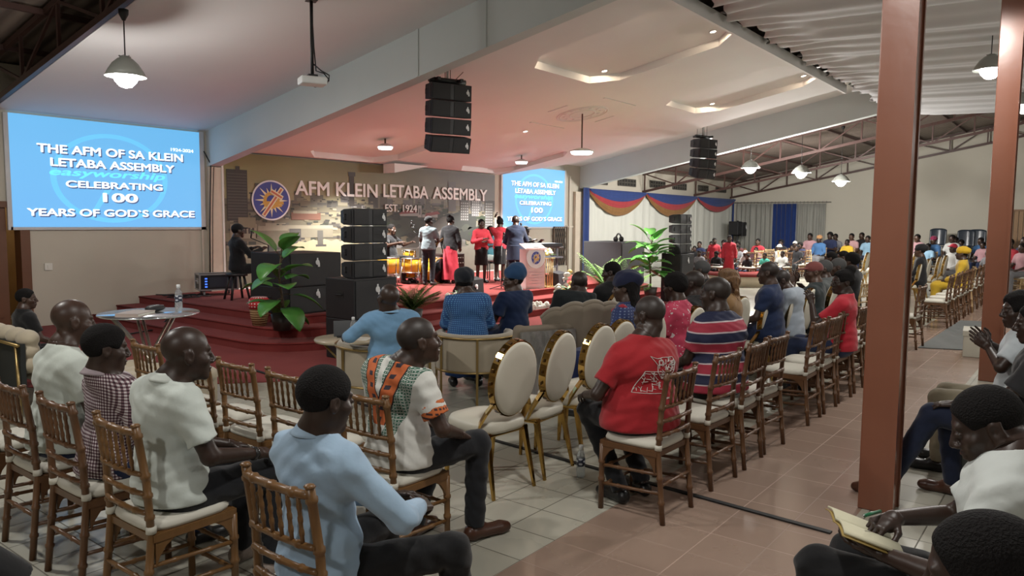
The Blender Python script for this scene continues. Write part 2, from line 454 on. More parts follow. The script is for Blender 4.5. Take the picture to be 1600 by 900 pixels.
    # below the clothes the body stays whole; head and hands are meshed finer and meet it at neck and wrists
    wcut = [(K['wr'+q]+HD[q]*.004, HD[q]) for q in 'RL']
    V = []
    bp = base+hp_[:3]
    lo, hi = None, None
    D_parts = [solid(base+hands['R'][:5]+hands['L'][:5]+hp_[:3], res, cuts)]
    # cutting at the wrist is local: drop body vertices beyond the wrist
    v, qd = D_parts[0]
    bad = np.zeros(len(v), bool)
    for q in 'RL':
        r = v-K['wr'+q]; bad |= ((r@HD[q]) > .014) & (np.linalg.norm(r, axis=1) < .22) & (np.abs(r@HD[q]) < .2) & (np.linalg.norm(r-np.outer(r@HD[q], HD[q]), axis=1) < .075)
    D_parts[0] = (v, qd[~bad[qd].any(1)])
    D_parts.append(solid(hp_+neck, hres, [(mid-up*.012, -up)], (C-.24, C+.24)))
    for q in 'RL':
        D_parts.append(solid(hands[q]+[arm(q)[1]], fres, [(K['wr'+q]-HD[q]*.012, -HD[q])], (K['wr'+q]-.21, K['wr'+q]+.21)))
    root = soft_obj('person', D_parts, skin(tone)); root.location = (loc[0], loc[1], z0); root.rotation_euler = (0, 0, rz); root.scale = (s,)*3
    tag(root, label, 'person', group)
    gH = lambda x, y, z: C+RH@A3((x*1.07, y*1.07, z*1.07)); eH = lambda c, r, k=.012, op=1: ell(gH(*c), tuple(q*1.07 for q in r), RH, k, op)
    # ---- clothes
    tk, tm = top; bk, bm = bottom
    wf = (58, 37, 83); sd = RND.random()*6
    nn_ = up*.3+RL@A3((0, .12, .8)); nc = (K['nb']+A3((0, 0, .034)), nn_)
    if bk in ('trousers', 'jeans'):
        P = [b(K['pel'], (.176*g, .134*g, .125))]+sum([[cone(K['hp'+q], K['kn'+q], .098*(.75+.25*g), .073, .04), capped(K['kn'+q], K['an'+q]+A3((0, 0, .0)), .072, .057, .02), cone(K['kn'+q], K['kn'+q]*.9+K['an'+q]*.1, .07, .066, .02)] for q in 'RL'], [])
        soft_obj('trousers', [solid(P, res, [(K['wa']+A3((0, 0, .03)), RL@A3((0, 0, 1)))], None, wrinkle, wf, sd)], bm, root)
    elif bk in ('skirt', 'long_skirt'):
        if sit:
            f = .45 if bk == 'skirt' else .92
            P = [b(K['pel'], (.185*g, .14*g, .13))]+sum([[cone(K['hp'+q], K['kn'+q], .10*g, .082, .1), capped(K['kn'+q], K['kn'+q]*(1-f)+K['an'+q]*f+A3((0, .02, 0)), .085, .10, .1)] for q in 'RL'], [])
            P += [cone((K['hpR']+K['hpL'])/2, (K['knR']+K['knL'])/2, .09, .075, .08), capped((K['knR']+K['knL'])/2, ((K['knR']+K['knL'])/2)*(1-f)+((K['anR']+K['anL'])/2)*f, .08, .09, .08)]
        else:
            z1 = .48 if bk == 'skirt' else .10
            P = [b(K['pel'], (.18*g, .14*g, .13)), capped((0, 0, .96), (0, .01, z1), .16*g, (.185 if bk == 'skirt' else .25)*g, .06)]
        soft_obj('skirt', [solid(P, res, [(K['wa']+A3((0, 0, .03)), RL@A3((0, 0, 1)))], None, wrinkle*1.5, (9, 38, 12), sd)], bm, root)
    o = {'tee': .014, 'long': .015, 'suit': .024, 'blouse': .018, 'dress': .018}[tk]
    hem = K['pel']-A3((0, 0, .04 if tk != 'suit' else .12))
    P = torso(o)+[cone(K['nb']+A3((0, -.012, .018)), K['sh'+q]*.92+K['nb']*.08, .05+o*.5, .05+o*.7, .06) for q in 'RL']
    P += [b((K['wa']+K['pel'])/2+A3((0, .01*belly, 0)), ((.160+o)*g, (.124+o)*g+belly*.03, .17)), b(K['pel']-A3((0, 0, .03)), ((.170+o)*g, (.134+o)*g, .15))]
    for q in 'RL':
        sh, el, wr = K['sh'+q], K['el'+q], K['wr'+q]
        if tk in ('tee', 'dress'):
            f = .72; P += [cone(sh, sh*.7+el*.3, .06+o*.7, .058+o*.7, .03), capped(sh*.9+el*.1, sh*(1-f)+el*f, (.06+o*.7)*(.7+.3*g), .058+o*(.9 if tk == 'tee' else 1.6), .02)]
        else:
            P += [cone(sh, el, (.058+o*.7)*(.7+.3*g), .048+o*.6, .03), cone(el, el*.6+wr*.4, .048+o*.6, .043+o*.5, .02), capped(el*.7+wr*.3, wr*.98+el*.02, .046+o*.5, .034+o*.5, .015)]
    if tk in ('long', 'suit'):
        P.append(cone(K['nb']+up*.012, K['nb']+up*.03, .068, .066, .012)); nc = (K['nb']+up*.05, nn_)
    shirt = soft_obj({'tee': 'shirt', 'long': 'shirt', 'suit': 'jacket', 'blouse': 'blouse', 'dress': 'blouse'}[tk], [solid(P, res, [nc, (hem, RL@A3((0, 0, -1)))], None, wrinkle, wf, sd+1)], tm, root)
    # ---- shoes
    if shoes is not None:
        for q in 'RL':
            a = K['an'+q]; t = toe[q]; f = t-a; 
            soft_obj('shoe', [solid([cone(a+A3((0, -.03, -.042)), t+A3((0, 0, .004)), .042, .038, .03), cone(a+A3((0, -.02, -.03)), a+A3((0, .04, -.02)), .045, .042, .02), cone(t, t+f*.25+A3((0, 0, .012)), .038, .032, .02)], max(.009, fres), [((0, 0, min(a[2]-.083, t[2]-.038)), (0, 0, -1))])], shoes, root)
    # ---- hair and headwear
    HR = max(hres, .0065)
    if hair and hair != 'bald':
        t = {'shaved': .003, 'short': .006, 'flat': .010, 'afro': .020, 'bun': .010, 'long': .012, 'wave': .011, 'grey': .005, 'braids': .012}[hair]
        P = [eH((0, -.014, .036), (.077+t, .097+t, .086+t), .01)]
        if hair in ('long', 'braids'):
            for x in (-.06, -.02, .02, .06): P.append(cone(gH(x, -.07, .03), C+A3((x*1.3, -.10, -.22 if hair == 'long' else -.16)), .045, .03, .04))
        if hair == 'bun': P.append(eH((0, -.075, .125), (.05, .05, .045), .02))
        P += [eH((0, .115, -.03), (.12, .075, .105), .025, -1), eH((0, .02, -.115), (.14, .10, .10), .03, -1)]
        if hair not in ('long', 'braids'): P += [eH((0, -.05, -.155), (.14, .14, .10), .02, -1)]
        for sg in (1, -1): P.append(eH((sg*.085, .012, -.035), (.035, .05, .05), .02, -1))
        hm = {'grey': plain('grey hair', (.06, .06, .06), .9), 'shaved': plain('shaved scalp', (.020, .0125, .0095), .5), 'long': fairhair()}.get(hair, hairmat())
        soft_obj('hair', [solid(P, HR, wrinkle=.008 if hair == 'long' else .003 if hair in ('braids', 'afro', 'bun') else 0, wf=(60, 55, 70))], hm, root)
    if hat:
        hk, hm = hat
        if hk == 'wrap': P = [eH((0, -.03, .075), (.105, .125, .088), .01), eH((0, -.01, .045), (.094, .112, .055), .02), eH((0, -.12, .06), (.06, .05, .05), .03), eH((0, .12, -.055), (.14, .09, .085), .01, -1), eH((0, -.02, -.09), (.16, .16, .10), .01, -1)]
        elif hk == 'cap': P = [eH((0, -.012, .045), (.086, .106, .086), .01), eH((0, .11, .05), (.062, .075, .012), .02), eH((0, .11, -.04), (.12, .09, .08), .008, -1), eH((0, 0, -.09), (.16, .18, .12), .008, -1)]
        elif hk == 'tall': P = [eH((0, -.03, .08), (.10, .12, .10), .01), eH((0, -.05, .13), (.085, .09, .07), .03), eH((0, .12, -.05), (.14, .09, .085), .01, -1), eH((0, -.02, -.09), (.16, .16, .10), .01, -1)]
        else: P = [eH((0, -.012, .055), (.088, .108, .09), .01), eH((0, .0, .035), (.13, .15, .014), .01), eH((0, 0, -.09), (.16, .18, .11), .008, -1)]
        soft_obj({'wrap': 'headwrap', 'cap': 'cap', 'tall': 'headwrap', 'brim': 'hat'}[hk], [solid(P, HR, wrinkle=.004 if hk in ('wrap', 'tall') else 0, wf=(45, 20, 60))], hm, root)
    if faced:
        for sg in (1, -1):
            m = MB(); m.ball(gH(sg*.032, .0815, .003), .0125, 12, 0); m.ball(gH(sg*.032, .0895, .003), .0072, 10, 1)
            m.obj('eye', [plain('eye white', (.5, .47, .42), .3), plain('iris', (.01, .006, .004), .2)], root)
    for fn in extras: fn(root, K, C, RH, shirt)
    if HAIR_N is not None: HAIR_N[0] += 1
    return root

# ---------------------------------------------------------------- light: seen lamps and added unseen pendants come with fittings; powers kept here
P_PEND, P_LED, P_SPOT = 290, 2300, 10

# ---------------------------------------------------------------- the setting
S_ = .1916          # roof pitch
YB = 14.2           # the stage wall
def slope(z0, y): return z0+S_*(YB-y) if y > 1 else z0+S_*(YB-1)-S_*(1-y)
m_wall = M('painted plaster', (.50, .46, .385), .8, spec=.2); m_wall.vary((.46, .42, .35), (.54, .50, .42), 1.3, 5); m_wall.bump(m_wall.noise(30, 3), .1, .003)
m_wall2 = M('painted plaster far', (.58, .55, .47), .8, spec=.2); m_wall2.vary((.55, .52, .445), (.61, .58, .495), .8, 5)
m_ceil = M('ceiling board', (.8, .79, .78), .75, spec=.2); m_ceil.vary((.76, .75, .745), (.83, .82, .81), 1.0, 4)
m_beam = M('beam with screen light tint', (.6, .64, .64), .7, spec=.2); m_beam.vary((.55, .60, .59), (.64, .68, .68), .9, 5)  # bluish brightness of the screen light is put into the beam colour
m_steel = M('brown oxide steel', (.075, .038, .032), .45); m_steel.vary((.055, .028, .025), (.10, .05, .04), 3)
m_roof = M('roof sheet', (.20, .155, .13), .5, metal=.2)
x, y, z = m_roof.xyz(); m_roof.vary((.13, .10, .09), (.30, .24, .20), .7, 5, stretch=(1, .25, 1)); m_roof.bump((x*24).sin(), .6, .03)
m_carpet = M('red carpet', (.20, .036, .033), .95, spec=.1, sheen=.05); m_carpet.vary((.165, .028, .026), (.235, .044, .04), 2.5, 5); m_carpet.bump(m_carpet.noise(220, 2), .4, .006)
def tiles():
    m = M('floor tiles', (.4, .4, .35), .22, spec=.5)
    x, y, z = m.pos(); T = .335
    gx = ((x-1.53)/T); gy = ((y-2.39)/T)
    lx = (gx.fr()-.5).abs(); ly = (gy.fr()-.5).abs()
    g = (lx.mx(ly) > .4885)
    pink = (y < 2.39)*(y > 1.10)
    gp = ((((y-2.39)/(T*2)).fr()-.5).abs().mx((((x-1.53)/(T*2)).fr()-.5).abs()) > .4955)
    wn = m.n('ShaderNodeTexWhiteNoise'); cb = m.n('ShaderNodeCombineXYZ')
    m.nt.links.new(gx.fl().k, cb.inputs[0]); m.nt.links.new(gy.fl().k, cb.inputs[1]); m.nt.links.new(cb.outputs[0], wn.inputs['Vector'])
    t = E(m.nt, wn.outputs['Value']); nz = m.noise(3.5, 5, 'Generated', stretch=(12, 8, 1))
    white = m.mix(t*.5+nz*.5, (.36, .35, .29), (.47, .455, .385)); pk = m.mix(t*.35+nz*.65, (.25, .172, .132), (.335, .24, .188))
    white = m.mix(g, white, (.12, .11, .085)); pk = m.mix(gp, pk, (.40, .28, .22))
    m.col(m.mix(pink, white, pk)); m.rough(nz*.22+.14+g*.4)
    m.bump(g*-1, .35, .004)
    return m
m_tile = tiles()
def struct(o, label=None, cat=None): return tag(o, label, cat, None, 'structure')

MB().b2((-6, -10, -.1), (37, YB+2.4, 0)).obj('floor', m_tile)['kind'] = 'structure'
b = MB()
b.prism([(3.2, YB), (3.2, 9.2), (3.6, 8.4), (4.45, 7.9), (5.11, 7.34), (5.6, 7.15), (8, 7.1), (16.9, 7.1), (18.6, 7.6), (19, 9), (19, YB)], 0, .008)
struct(b.obj('carpet_floor', m_carpet), 'red carpet laid on the tiles around the stage steps', 'carpet')
def rrect(x0, x1, y0, r, n=8):
    P = [(x0, YB)]
    P += [(x0+r-r*math.cos(PI/2*i/n), y0+r-r*math.sin(PI/2*i/n)) for i in range(n+1)]
    P += [(x1-r+r*math.sin(PI/2*i/n), y0+r-r*math.cos(PI/2*i/n)) for i in range(n+1)]
    return P+[(x1, YB)]
b = MB()
for i, (d, zt) in enumerate(((.84, .133), (.42, .267), (0, .40))):
    b.prism(rrect(6.94-d, 17.6+d, 9.45-d, .45+d*.6), .008 if i == 0 else zt-.134, zt)
    b.tube([(p[0], p[1], zt-.012) for p in rrect(6.94-d, 17.6+d, 9.45-d, .45+d*.6)], .016, 8)
struct(b.obj('stage_platform', m_carpet), 'red carpeted stage with three steps wrapping its front corner', 'stage')

# stage wall with a doorway at its left end
b = MB()
H1 = 4.35
b.b2((-6, YB, 0), (4.30, YB+.2, H1)).b2((5.13, YB, 0), (37, YB+.2, H1)).b2((4.30, YB, 2.1), (5.13, YB+.2, H1))
b.obj('wall_back', m_wall)['kind'] = 'structure'
b = MB()
for x0, x1 in ((8.36, 8.70), (21.86, 22.30)): b.b2((x0, YB-.10, 0), (x1, YB, 2.9))
b.obj('trim_1', plain('pilaster paint', (.60, .52, .42), .7))['kind'] = 'structure'
b = MB()
for x0, x1, za, zb in ((8.22, 8.26, 0, 3.5), (21.4, 21.5, 1.72, 1.76)): b.b2((x0, YB-.03, za), (x1, YB, zb))
b.b2((17.5, YB-.03, 1.68), (21.9, YB, 1.73)); b.b2((21.55, YB-.05, 0), (21.62, YB, 3.4))
b.obj('trim_2', plain('conduit', (.58, .53, .45), .6))['kind'] = 'structure'
d = empty('door_1', (0, 0, 0)); d['kind'] = 'structure'
wood = plain('door wood', (.13, .05, .022), .45)
MB().b2((4.985, YB-.04, 0), (5.13, YB+.22, 2.1)).b2((4.30, YB-.04, 2.02), (5.13, YB+.22, 2.12)).b2((4.24, YB-.04, 0), (4.34, YB+.22, 2.12)).obj('door_frame', wood, d)
b = MB(); b.b2((4.34, YB+.02, .01), (4.80, YB+.07, 2.02)); b.b2((4.44, YB, .2), (4.70, YB+.03, .9)); b.b2((4.44, YB, 1.05), (4.70, YB+.03, 1.85)); b.obj('door_leaf', wood, d)
b = MB(); b.b2((3.6, YB+1.9, 0), (6.6, YB+2.0, 2.6)); b.b2((6.5, YB+.2, 0), (6.6, YB+1.9, 2.6)); b.b2((3.5, YB+.2, 0), (3.6, YB+2, 2.6)); b.b2((3.5, YB+.2, 2.6), (6.6, YB+2, 2.7))
b.obj('wall_lobby', plain('lobby paint', (.50, .36, .18), .7))['kind'] = 'structure'
lamp('lobby_light', (5.0, YB+1.1, 2.3), 9, WARM, .1)
# far wall and the two walls behind the camera
b = MB(); b.add([(36, -10, 0), (36, YB+.2, 0), (36, YB+.2, slope(3.8, YB)+.1), (36, 1, slope(3.8, 1)+.1), (36, -10, slope(3.8, -10)+.1)], [(0, 1, 2, 3, 4)])
b.add([(36.2, -10, 0), (36.2, YB+.2, 0), (36.2, YB+.2, slope(3.8, YB)+.1), (36.2, 1, slope(3.8, 1)+.1), (36.2, -10, slope(3.8, -10)+.1)], [(4, 3, 2, 1, 0)])
b.obj('wall_far', m_wall2)['kind'] = 'structure'
MB().b2((-6, -10.2, 0), (37, -10, 5)).obj('wall_right', m_wall)['kind'] = 'structure'
MB().b2((-6.2, -10, 0), (-6, YB, 7)).obj('wall_left', m_wall)['kind'] = 'structure'
# roof sheets
b = MB()
for x0, x1, z0 in ((-6, 8.4, 4.35), (8.4, 37, 3.82)):
    for dz in (0, .06):
        b.add([(x0, YB+.2, slope(z0, YB)+dz), (x1, YB+.2, slope(z0, YB)+dz), (x1, 1, slope(z0, 1)+dz), (x0, 1, slope(z0, 1)+dz)], [(0, 1, 2, 3)])
        b.add([(x0, 1, slope(z0, 1)+dz), (x1, 1, slope(z0, 1)+dz), (x1, -10, slope(z0, -10)+dz), (x0, -10, slope(z0, -10)+dz)], [(0, 1, 2, 3)])
b.obj('roof', m_roof)['kind'] = 'structure'
b = MB()
for i in range(9):
    yy = 13.4-1.5*i; b.b2((22.5, yy-.03, slope(3.82, yy)-.10), (36, yy+.03, slope(3.82, yy)-.02)); b.b2((-6, yy-.03, slope(4.35, yy)-.10), (8.4, yy+.03, slope(4.35, yy)-.02))
for i in range(4):
    yy = -.5-1.5*i; b.b2((20, yy-.03, slope(3.82, yy)-.10), (36, yy+.03, slope(3.82, yy)-.02))
b.obj('roof_purlin_trim', m_steel)['kind'] = 'structure'
# sloping ceilings between the trusses; the stage ceiling has coffers with cut corners
b = MB()
def cpt(x, y, z0, dz=0): return (x, y, z0+S_*(YB-y)+dz)
b.add([cpt(4.70, YB, 3.6), cpt(8.4, YB, 3.6), cpt(8.4, 4.85, 3.6), cpt(4.70, 4.85, 3.6)], [(0, 1, 2, 3)])
b.add([cpt(4.70, YB, 3.6, .03), cpt(8.4, YB, 3.6, .03), cpt(8.4, 4.85, 3.6, .03), cpt(4.70, 4.85, 3.6, .03)], [(3, 2, 1, 0)])
b.obj('ceiling_left', m_ceil)['kind'] = 'structure'
COFF = [(10.25, 12.85, 4.97, 7.76), (15.25, 17.65, 4.97, 7.76), (10.5, 13.1, 11.5, 14.06), (15.5, 17.8, 11.5, 14.06)]
b = MB(); Z0 = 3.24
xs = sorted({8.6, 19.0, *[c[0] for c in COFF], *[c[1] for c in COFF]}); ys = sorted({4.85, YB, *[c[2] for c in COFF], *[c[3] for c in COFF]})
for i in range(len(xs)-1):
    for j in range(len(ys)-1):
        mx, my = (xs[i]+xs[i+1])/2, (ys[j]+ys[j+1])/2
        if mx > 17.8 and my > 11.5: continue
        if any(c[0] < mx < c[1] and c[2] < my < c[3] for c in COFF): continue
        b.add([cpt(xs[i], ys[j], Z0), cpt(xs[i+1], ys[j], Z0), cpt(xs[i+1], ys[j+1], Z0), cpt(xs[i], ys[j+1], Z0)], [(3, 2, 1, 0)])
b.add([cpt(x, y, Z0) for x, y in ((17.8, 11.5), (19.0, 11.5), (19.0, 12.4), (17.76, YB), (17.7, YB))], [(4, 3, 2, 1, 0)])
for (xa, ya), (xb, yb_) in (((19.0, 4.85), (19.0, 12.4)), ((19.0, 12.4), (17.76, YB))):
    b.add([cpt(xa, ya, Z0), cpt(xb, yb_, Z0), cpt(xb, yb_, Z0, .5), cpt(xa, ya, Z0, .5)], [(0, 1, 2, 3)])
b.add([cpt(19.0, 4.85, 3.78), cpt(22.3, 4.85, 3.78), cpt(22.3, YB, 3.78), cpt(17.0, YB, 3.78), cpt(17.0, 11.5, 3.78), cpt(19.0, 11.5, 3.78)], [(5, 4, 3, 2, 1, 0)])
for x0, x1, y0, y1 in COFF:
    k = .42; P = [(x0+k, y0), (x1-k, y0), (x1, y0+k), (x1, y1-k), (x1-k, y1), (x0+k, y1), (x0, y1-k), (x0, y0+k)]
    for cx, cy, a, c in ((x0, y0, 7, 0), (x1, y0, 1, 2), (x1, y1, 3, 4), (x0, y1, 5, 6)):
        b.add([cpt(cx, cy, Z0), cpt(*P[a], Z0), cpt(*P[c], Z0)], [(0, 1, 2)])
    Q = [cpt(*p, Z0) for p in P]+[cpt(*p, Z0, .13) for p in P]
    b.add(Q, [(i, (i+1) % 8, 8+(i+1) % 8, 8+i) for i in range(8)]+[tuple(range(15, 7, -1))])
b.obj('ceiling_stage', m_ceil)['kind'] = 'structure'
b = MB(); b.b2((8.7, 4.80, 4.9), (19.0, 4.85, 5.10)); b.obj('trim_3', m_ceil)['kind'] = 'structure'
b = MB(); b.add([(13.05, y, z) for y in (14.1, 13.7) for z in (3.26, 3.03)]+[(14.25, y, 3.26) for y in (14.1, 13.7)], [(0, 1, 3, 2), (0, 4, 1), (2, 3, 5), (1, 4, 5, 3), (0, 2, 5, 4)]); b.obj('trim_5', m_ceil)['kind'] = 'structure'
# two boxed beams that carry the stage opening
for nm, x0, x1, zl, zu in (('beam', 8.38, 8.62, 2.90, 4.2), ('beam', 22.26, 22.52, 3.02, 3.90)):
    P = [(YB, slope(zl, YB)), (1.0, slope(zl, 1.0)), (1.0, slope(zu, 1.0)), (YB, slope(zu, YB))]
    b = MB(); b.add([(x0, *p) for p in P]+[(x1, *p) for p in P], [(3, 2, 1, 0), (4, 5, 6, 7)]+[(i, (i+1) % 4, 4+(i+1) % 4, 4+i) for i in range(4)])
    b.obj(nm, m_beam)['kind'] = 'structure'
b = MB()
for yy in (8.28, 6.95): b.b2((8.36, yy-.02, slope(2.9, yy)), (8.385, yy+.02, slope(3.6, yy)))
b.obj('trim_4', m_beam)['kind'] = 'structure'
# open steel trusses
def truss(X, zl, dp, label, y1=1.0):
    t = thing('roof_truss', label, 'roof truss', (X, 0, 0)); t['kind'] = 'structure'
    f = lambda y, dz=0: (0, y, slope(zl, y)+dz)
    b = MB(); b.tube([f(YB-.02), f(y1)], 1, 4, sq=(.035, .045)); b.tube([f(y1), f(-9.9)], 1, 4, sq=(.035, .045)); b.obj('bottom_chord', m_steel, t)
    b = MB(); b.tube([f(YB-.02, dp), f(y1, dp)], 1, 4, sq=(.035, .04)); b.tube([f(y1, dp), f(-9.9, dp)], 1, 4, sq=(.035, .04)); b.obj('top_chord', m_steel, t)
    n = 10; b = MB()
    for i in range(n):
        ya, yb_ = YB-.1-(YB-.1-y1)*i/n, YB-.1-(YB-.1-y1)*(i+1)/n
        b.tube([f(ya), f(ya, dp)], 1, 4, sq=(.022, .025)); b.tube([f(ya, dp) if i % 2 == 0 else f(ya), f(yb_) if i % 2 == 0 else f(yb_, dp)], 1, 4, sq=(.018, .022))
        ya, yb_ = y1-10.9*i/n, y1-10.9*(i+1)/n
        b.tube([f(ya), f(ya, dp)], 1, 4, sq=(.022, .025)); b.tube([f(ya, dp) if i % 2 else f(ya), f(yb_) if i % 2 else f(yb_, dp)], 1, 4, sq=(.018, .022))
    b.obj('web', m_steel, t)
truss(4.63, 3.62, .68, 'dark steel roof truss above the left projection screen')
truss(26.8, 3.06, .68, 'steel roof truss starting between the first and second swag')
truss(31.6, 3.08, .66, 'steel roof truss starting between the second and third swag')
truss(35.8, 3.10, .64, 'steel roof truss standing against the far end wall')
# pillars
def pillar(x, y, w, label):
    b = MB(); h = 6.2
    b.b2((-w/2, -w/2, 0), (w/2, w/2, h)); m = b.obj('pillar', None or m_pillar, None, (x, y, 0), bevel=.008); tag(m, label, 'pillar', None, 'structure')
    b = MB(); b.b2((-w/2-.012, -w/2-.012, 0), (-w/2+.02, -w/2+.02, h)).b2((w/2-.02, -w/2-.012, 0), (w/2+.012, -w/2+.02, h)); b.obj('corner_strip', m_pillar, m)
m_pillar = M('glossy red brown paint', (.21, .075, .042), .28, coat=.3); m_pillar.vary((.18, .062, .034), (.24, .088, .05), 2, 4); m_pillar.bump(m_pillar.noise(9, 3), .12, .01)
pillar(5.30, 1.03, .20, 'thick glossy brown pillar standing nearest in the aisle')
pillar(10.6, .90, .22, 'brown pillar farther down the aisle behind the clapping person')
# ruched fabric lining hung level under the ridge
m_fab = M('ceiling fabric', (.5, .5, .52), .75, spec=.3, sheen=.2); m_fab.vary((.43, .43, .45), (.55, .55, .565), 1.2, 4, stretch=(1, .15, 1))
def fab(u, v):
    X = 1+u*(24-1); Y = 4.60+.05*math.sin(X*9)+.08*math.sin(X*3.3+1)+.04*math.sin(X*23) if v == 0 else 4.6-v*12
    r = .035*math.sin(X*4.1+.6*math.sin(Y*.5))+.014*math.sin(X*11.7+Y*.2)+.03*math.sin(X*1.7+Y*.4)
    e = min(1, v*12/.8); return (X, Y, 5.02+r*e-.28*math.sin(PI*min(1, v*1.15))*.5+.05*(1-e)*math.sin(X*14))
b = MB(); b.grid(fab, 420, 40)
struct(b.obj('ceiling_fabric', m_fab, solid=.01), 'ruched white fabric lining hung under the roof ridge', 'fabric lining')
# ventilation openings
for i, (x0, x1, z0, z1) in enumerate(((23.45, 24.05, 3.22, 3.42), (24.86, 26.18, 3.24, 3.50), (27.4, 28.7, 3.28, 3.54), (29.45, 30.75, 3.28, 3.54), (32.0, 33.1, 3.31, 3.55), (34.0, 35.2, 3.33, 3.55))):
    wd = empty('window_%d' % (i+1), (0, 0, 0)); wd['kind'] = 'structure'
    MB().b2((x0, YB-.03, z0), (x1, YB, z1)).obj('opening', plain('vent dark', (.02, .018, .016), .8), wd)
    b = MB(); n = 6
    for k in range(n+1): b.b2((x0+(x1-x0)*k/n-.02, YB-.05, z0), (x0+(x1-x0)*k/n+.02, YB-.02, z1))
    for k in range(3): b.b2((x0, YB-.05, z0+(z1-z0)*k/2-.015), (x1, YB-.02, z0+(z1-z0)*k/2+.015))
    b.obj('grille', plain('vent block', (.10, .09, .075), .8), wd)
d = empty('door_2', (0, 0, 0)); d['kind'] = 'structure'
b = MB(); n = 9
for k in range(n): b.b2((35.93, 1.3+1.45*k/n+.01, .02), (35.96, 1.3+1.45*(k+1)/n-.01, 2.42))
b.obj('door_leaf', plain('slatted door', (.34, .20, .10), .5), d)
MB().b2((35.9, 2.75, 0), (36, 2.83, 2.5)).b2((35.9, 1.22, 0), (36, 1.3, 2.5)).b2((35.9, 1.22, 2.42), (36, 2.83, 2.5)).obj('door_frame', plain('door trim', (.24, .13, .06), .5), d)
# cable strip across the aisle
b = MB(); b.tube([(5.35, 8.3, .016), (5.0, 5.6, .006), (4.88, 3.96, .006), (4.76, 2.5, .006), (4.66, 1.15, .006)], 1, 4, sq=(.02, .005))
tag(b.obj('cable_cover', plain('black rubber', (.008, .008, .008), .6)), 'flat black cable strip lying across the tiled aisle', 'cable')

# ---------------------------------------------------------------- projection screens
m_scr = M('projected slide', (.1, .2, .3), .6, emit=(.1, .4, .8), es=1)
x, y, z = m_scr.xyz('Generated')
t = m_scr.noise(1.6, 2, 'Generated'); m_scr.emi(m_scr.mix((z*.55+t*.35+x*.15), (.15, .46, .90), (.14, .50, .86)), 1.0)
m_scrw = M('projected lettering', (.8, .8, .8), .6, emit=(.9, .95, 1), es=1.15).m
m_scrs = M('projected lettering shadow', (.1, .1, .2), .6, emit=(.05, .12, .28), es=.6).m
m_scrc = M('projected pale mark', (.1, .5, .6), .6, emit=(.16, .80, .90), es=1.05).m
m_scrl = M('projected faint ring', (.1, .3, .5), .6, emit=(.145, .56, .92), es=1.02).m
m_case = plain('screen border', (.55, .55, .56), .5)
RX = Matrix.Rotation(PI/2, 4, 'X')
def fit_text(name, txt, par, x0, x1, z0, cap, Y, mat, bold=.012, ext=.002, shear=0):
    o = text_mesh(name, txt, 1, mat, par, Matrix.Identity(4), .5, 0, 'LEFT', 1, shear)
    if bold > 0:   # heavier strokes: the same letters repeated a hair to each side
        me = o.data; n = len(me.vertices); V = [v.co.copy() for v in me.vertices]; F = [tuple(p.vertices) for p in me.polygons]; k = bold
        me2 = bpy.data.meshes.new(name); me2.from_pydata([v+Vector((math.cos(j*PI/4)*k, math.sin(j*PI/4)*k*.8, j*.09)) for j in range(8) for v in V], [], [tuple(i+n*j for i in f) for j in range(8) for f in F]); me2.materials.append(mat); o.data = me2
    co = [v.co for v in o.data.vertices]; a, b_ = min(c.x for c in co), max(c.x for c in co); lo, hi = min(c.y for c in co), max(c.y for c in co)
    o.data.transform(Matrix.Translation((x0, Y, z0)) @ RX @ Matrix.Diagonal(((x1-x0)/(b_-a), cap/(hi-lo), ext*2, 1)) @ Matrix.Translation((-a, -lo, 0)))
    return o
ROWS = [('THE AFM OF SA KLEIN', .40, 2.97, 2.955, .15), ('LETABA ASSEMBLY', .60, 2.79, 2.735, .145), ('CELEBRATING', .83, 2.545, 2.385, .12), ('100', 1.44, 2.07, 2.145, .165), ('YEARS OF GOD`S GRACE', .21, 3.18, 1.885, .13)]
def screen(X, W, label, z1=3.56):
    t = thing('projection_screen', label, 'screen', (X, YB, 0), 0, 'projection screens beside the stage')
    z0 = 1.70
    MB().b2((0, -.06, z0), (W, -.05, z1)).obj('screen_surface', m_scr, t)
    MB().b2((-.03, -.055, z0-.05), (W+.10, -.01, z0)).b2((-.07, -.055, z0-.05), (-.0, -.01, z1)).b2((W, -.055, z0-.05), (W+.10, -.01, z1+.02)).obj('border', m_case, t)
    b = MB(); cx, cz = 1.62, 2.57
    b.add([(cx+r*math.cos(2*PI*k/64), -.0605, min(z1-.01, cz+r*.77*math.sin(2*PI*k/64))) for r in (.93, 1.03) for k in range(64)], [(k, (k+1) % 64, 64+(k+1) % 64, 64+k) for k in range(64)])
    b.add([(1.25, -.0605, 1.98), (1.35, -.0605, 1.98), (1.62, -.0605, 2.4), (1.5, -.0605, 2.4)], [(0, 1, 2, 3)])
    b.obj('ring_mark', m_scrl, t)
    fit_text('lettering', 'easyworship', t, .58, 2.60, 2.545, .17, -.062, m_scrc, .02, .0006, .25)
    for s, a, c, zz, cap in ROWS:
        fit_text('letter_shadow', s, t, a+.018, c+.018, zz-.02, cap, -.0632, m_scrs, .035, .0004)
        fit_text('lettering', s, t, a, c, zz, cap, -.065, m_scrw, .03, .0006)
    fit_text('lettering', '1924-2024', t, 2.73, 3.19, 3.15, .062, -.065, m_scrw, .035, .0006)
    return t
screen(4.88, 3.32, 'large projection screen with blue slide on the left wall above the doorway')
screen(17.90, 3.32, 'projection screen with blue slide beyond the mural, partly cut by the stage ceiling')

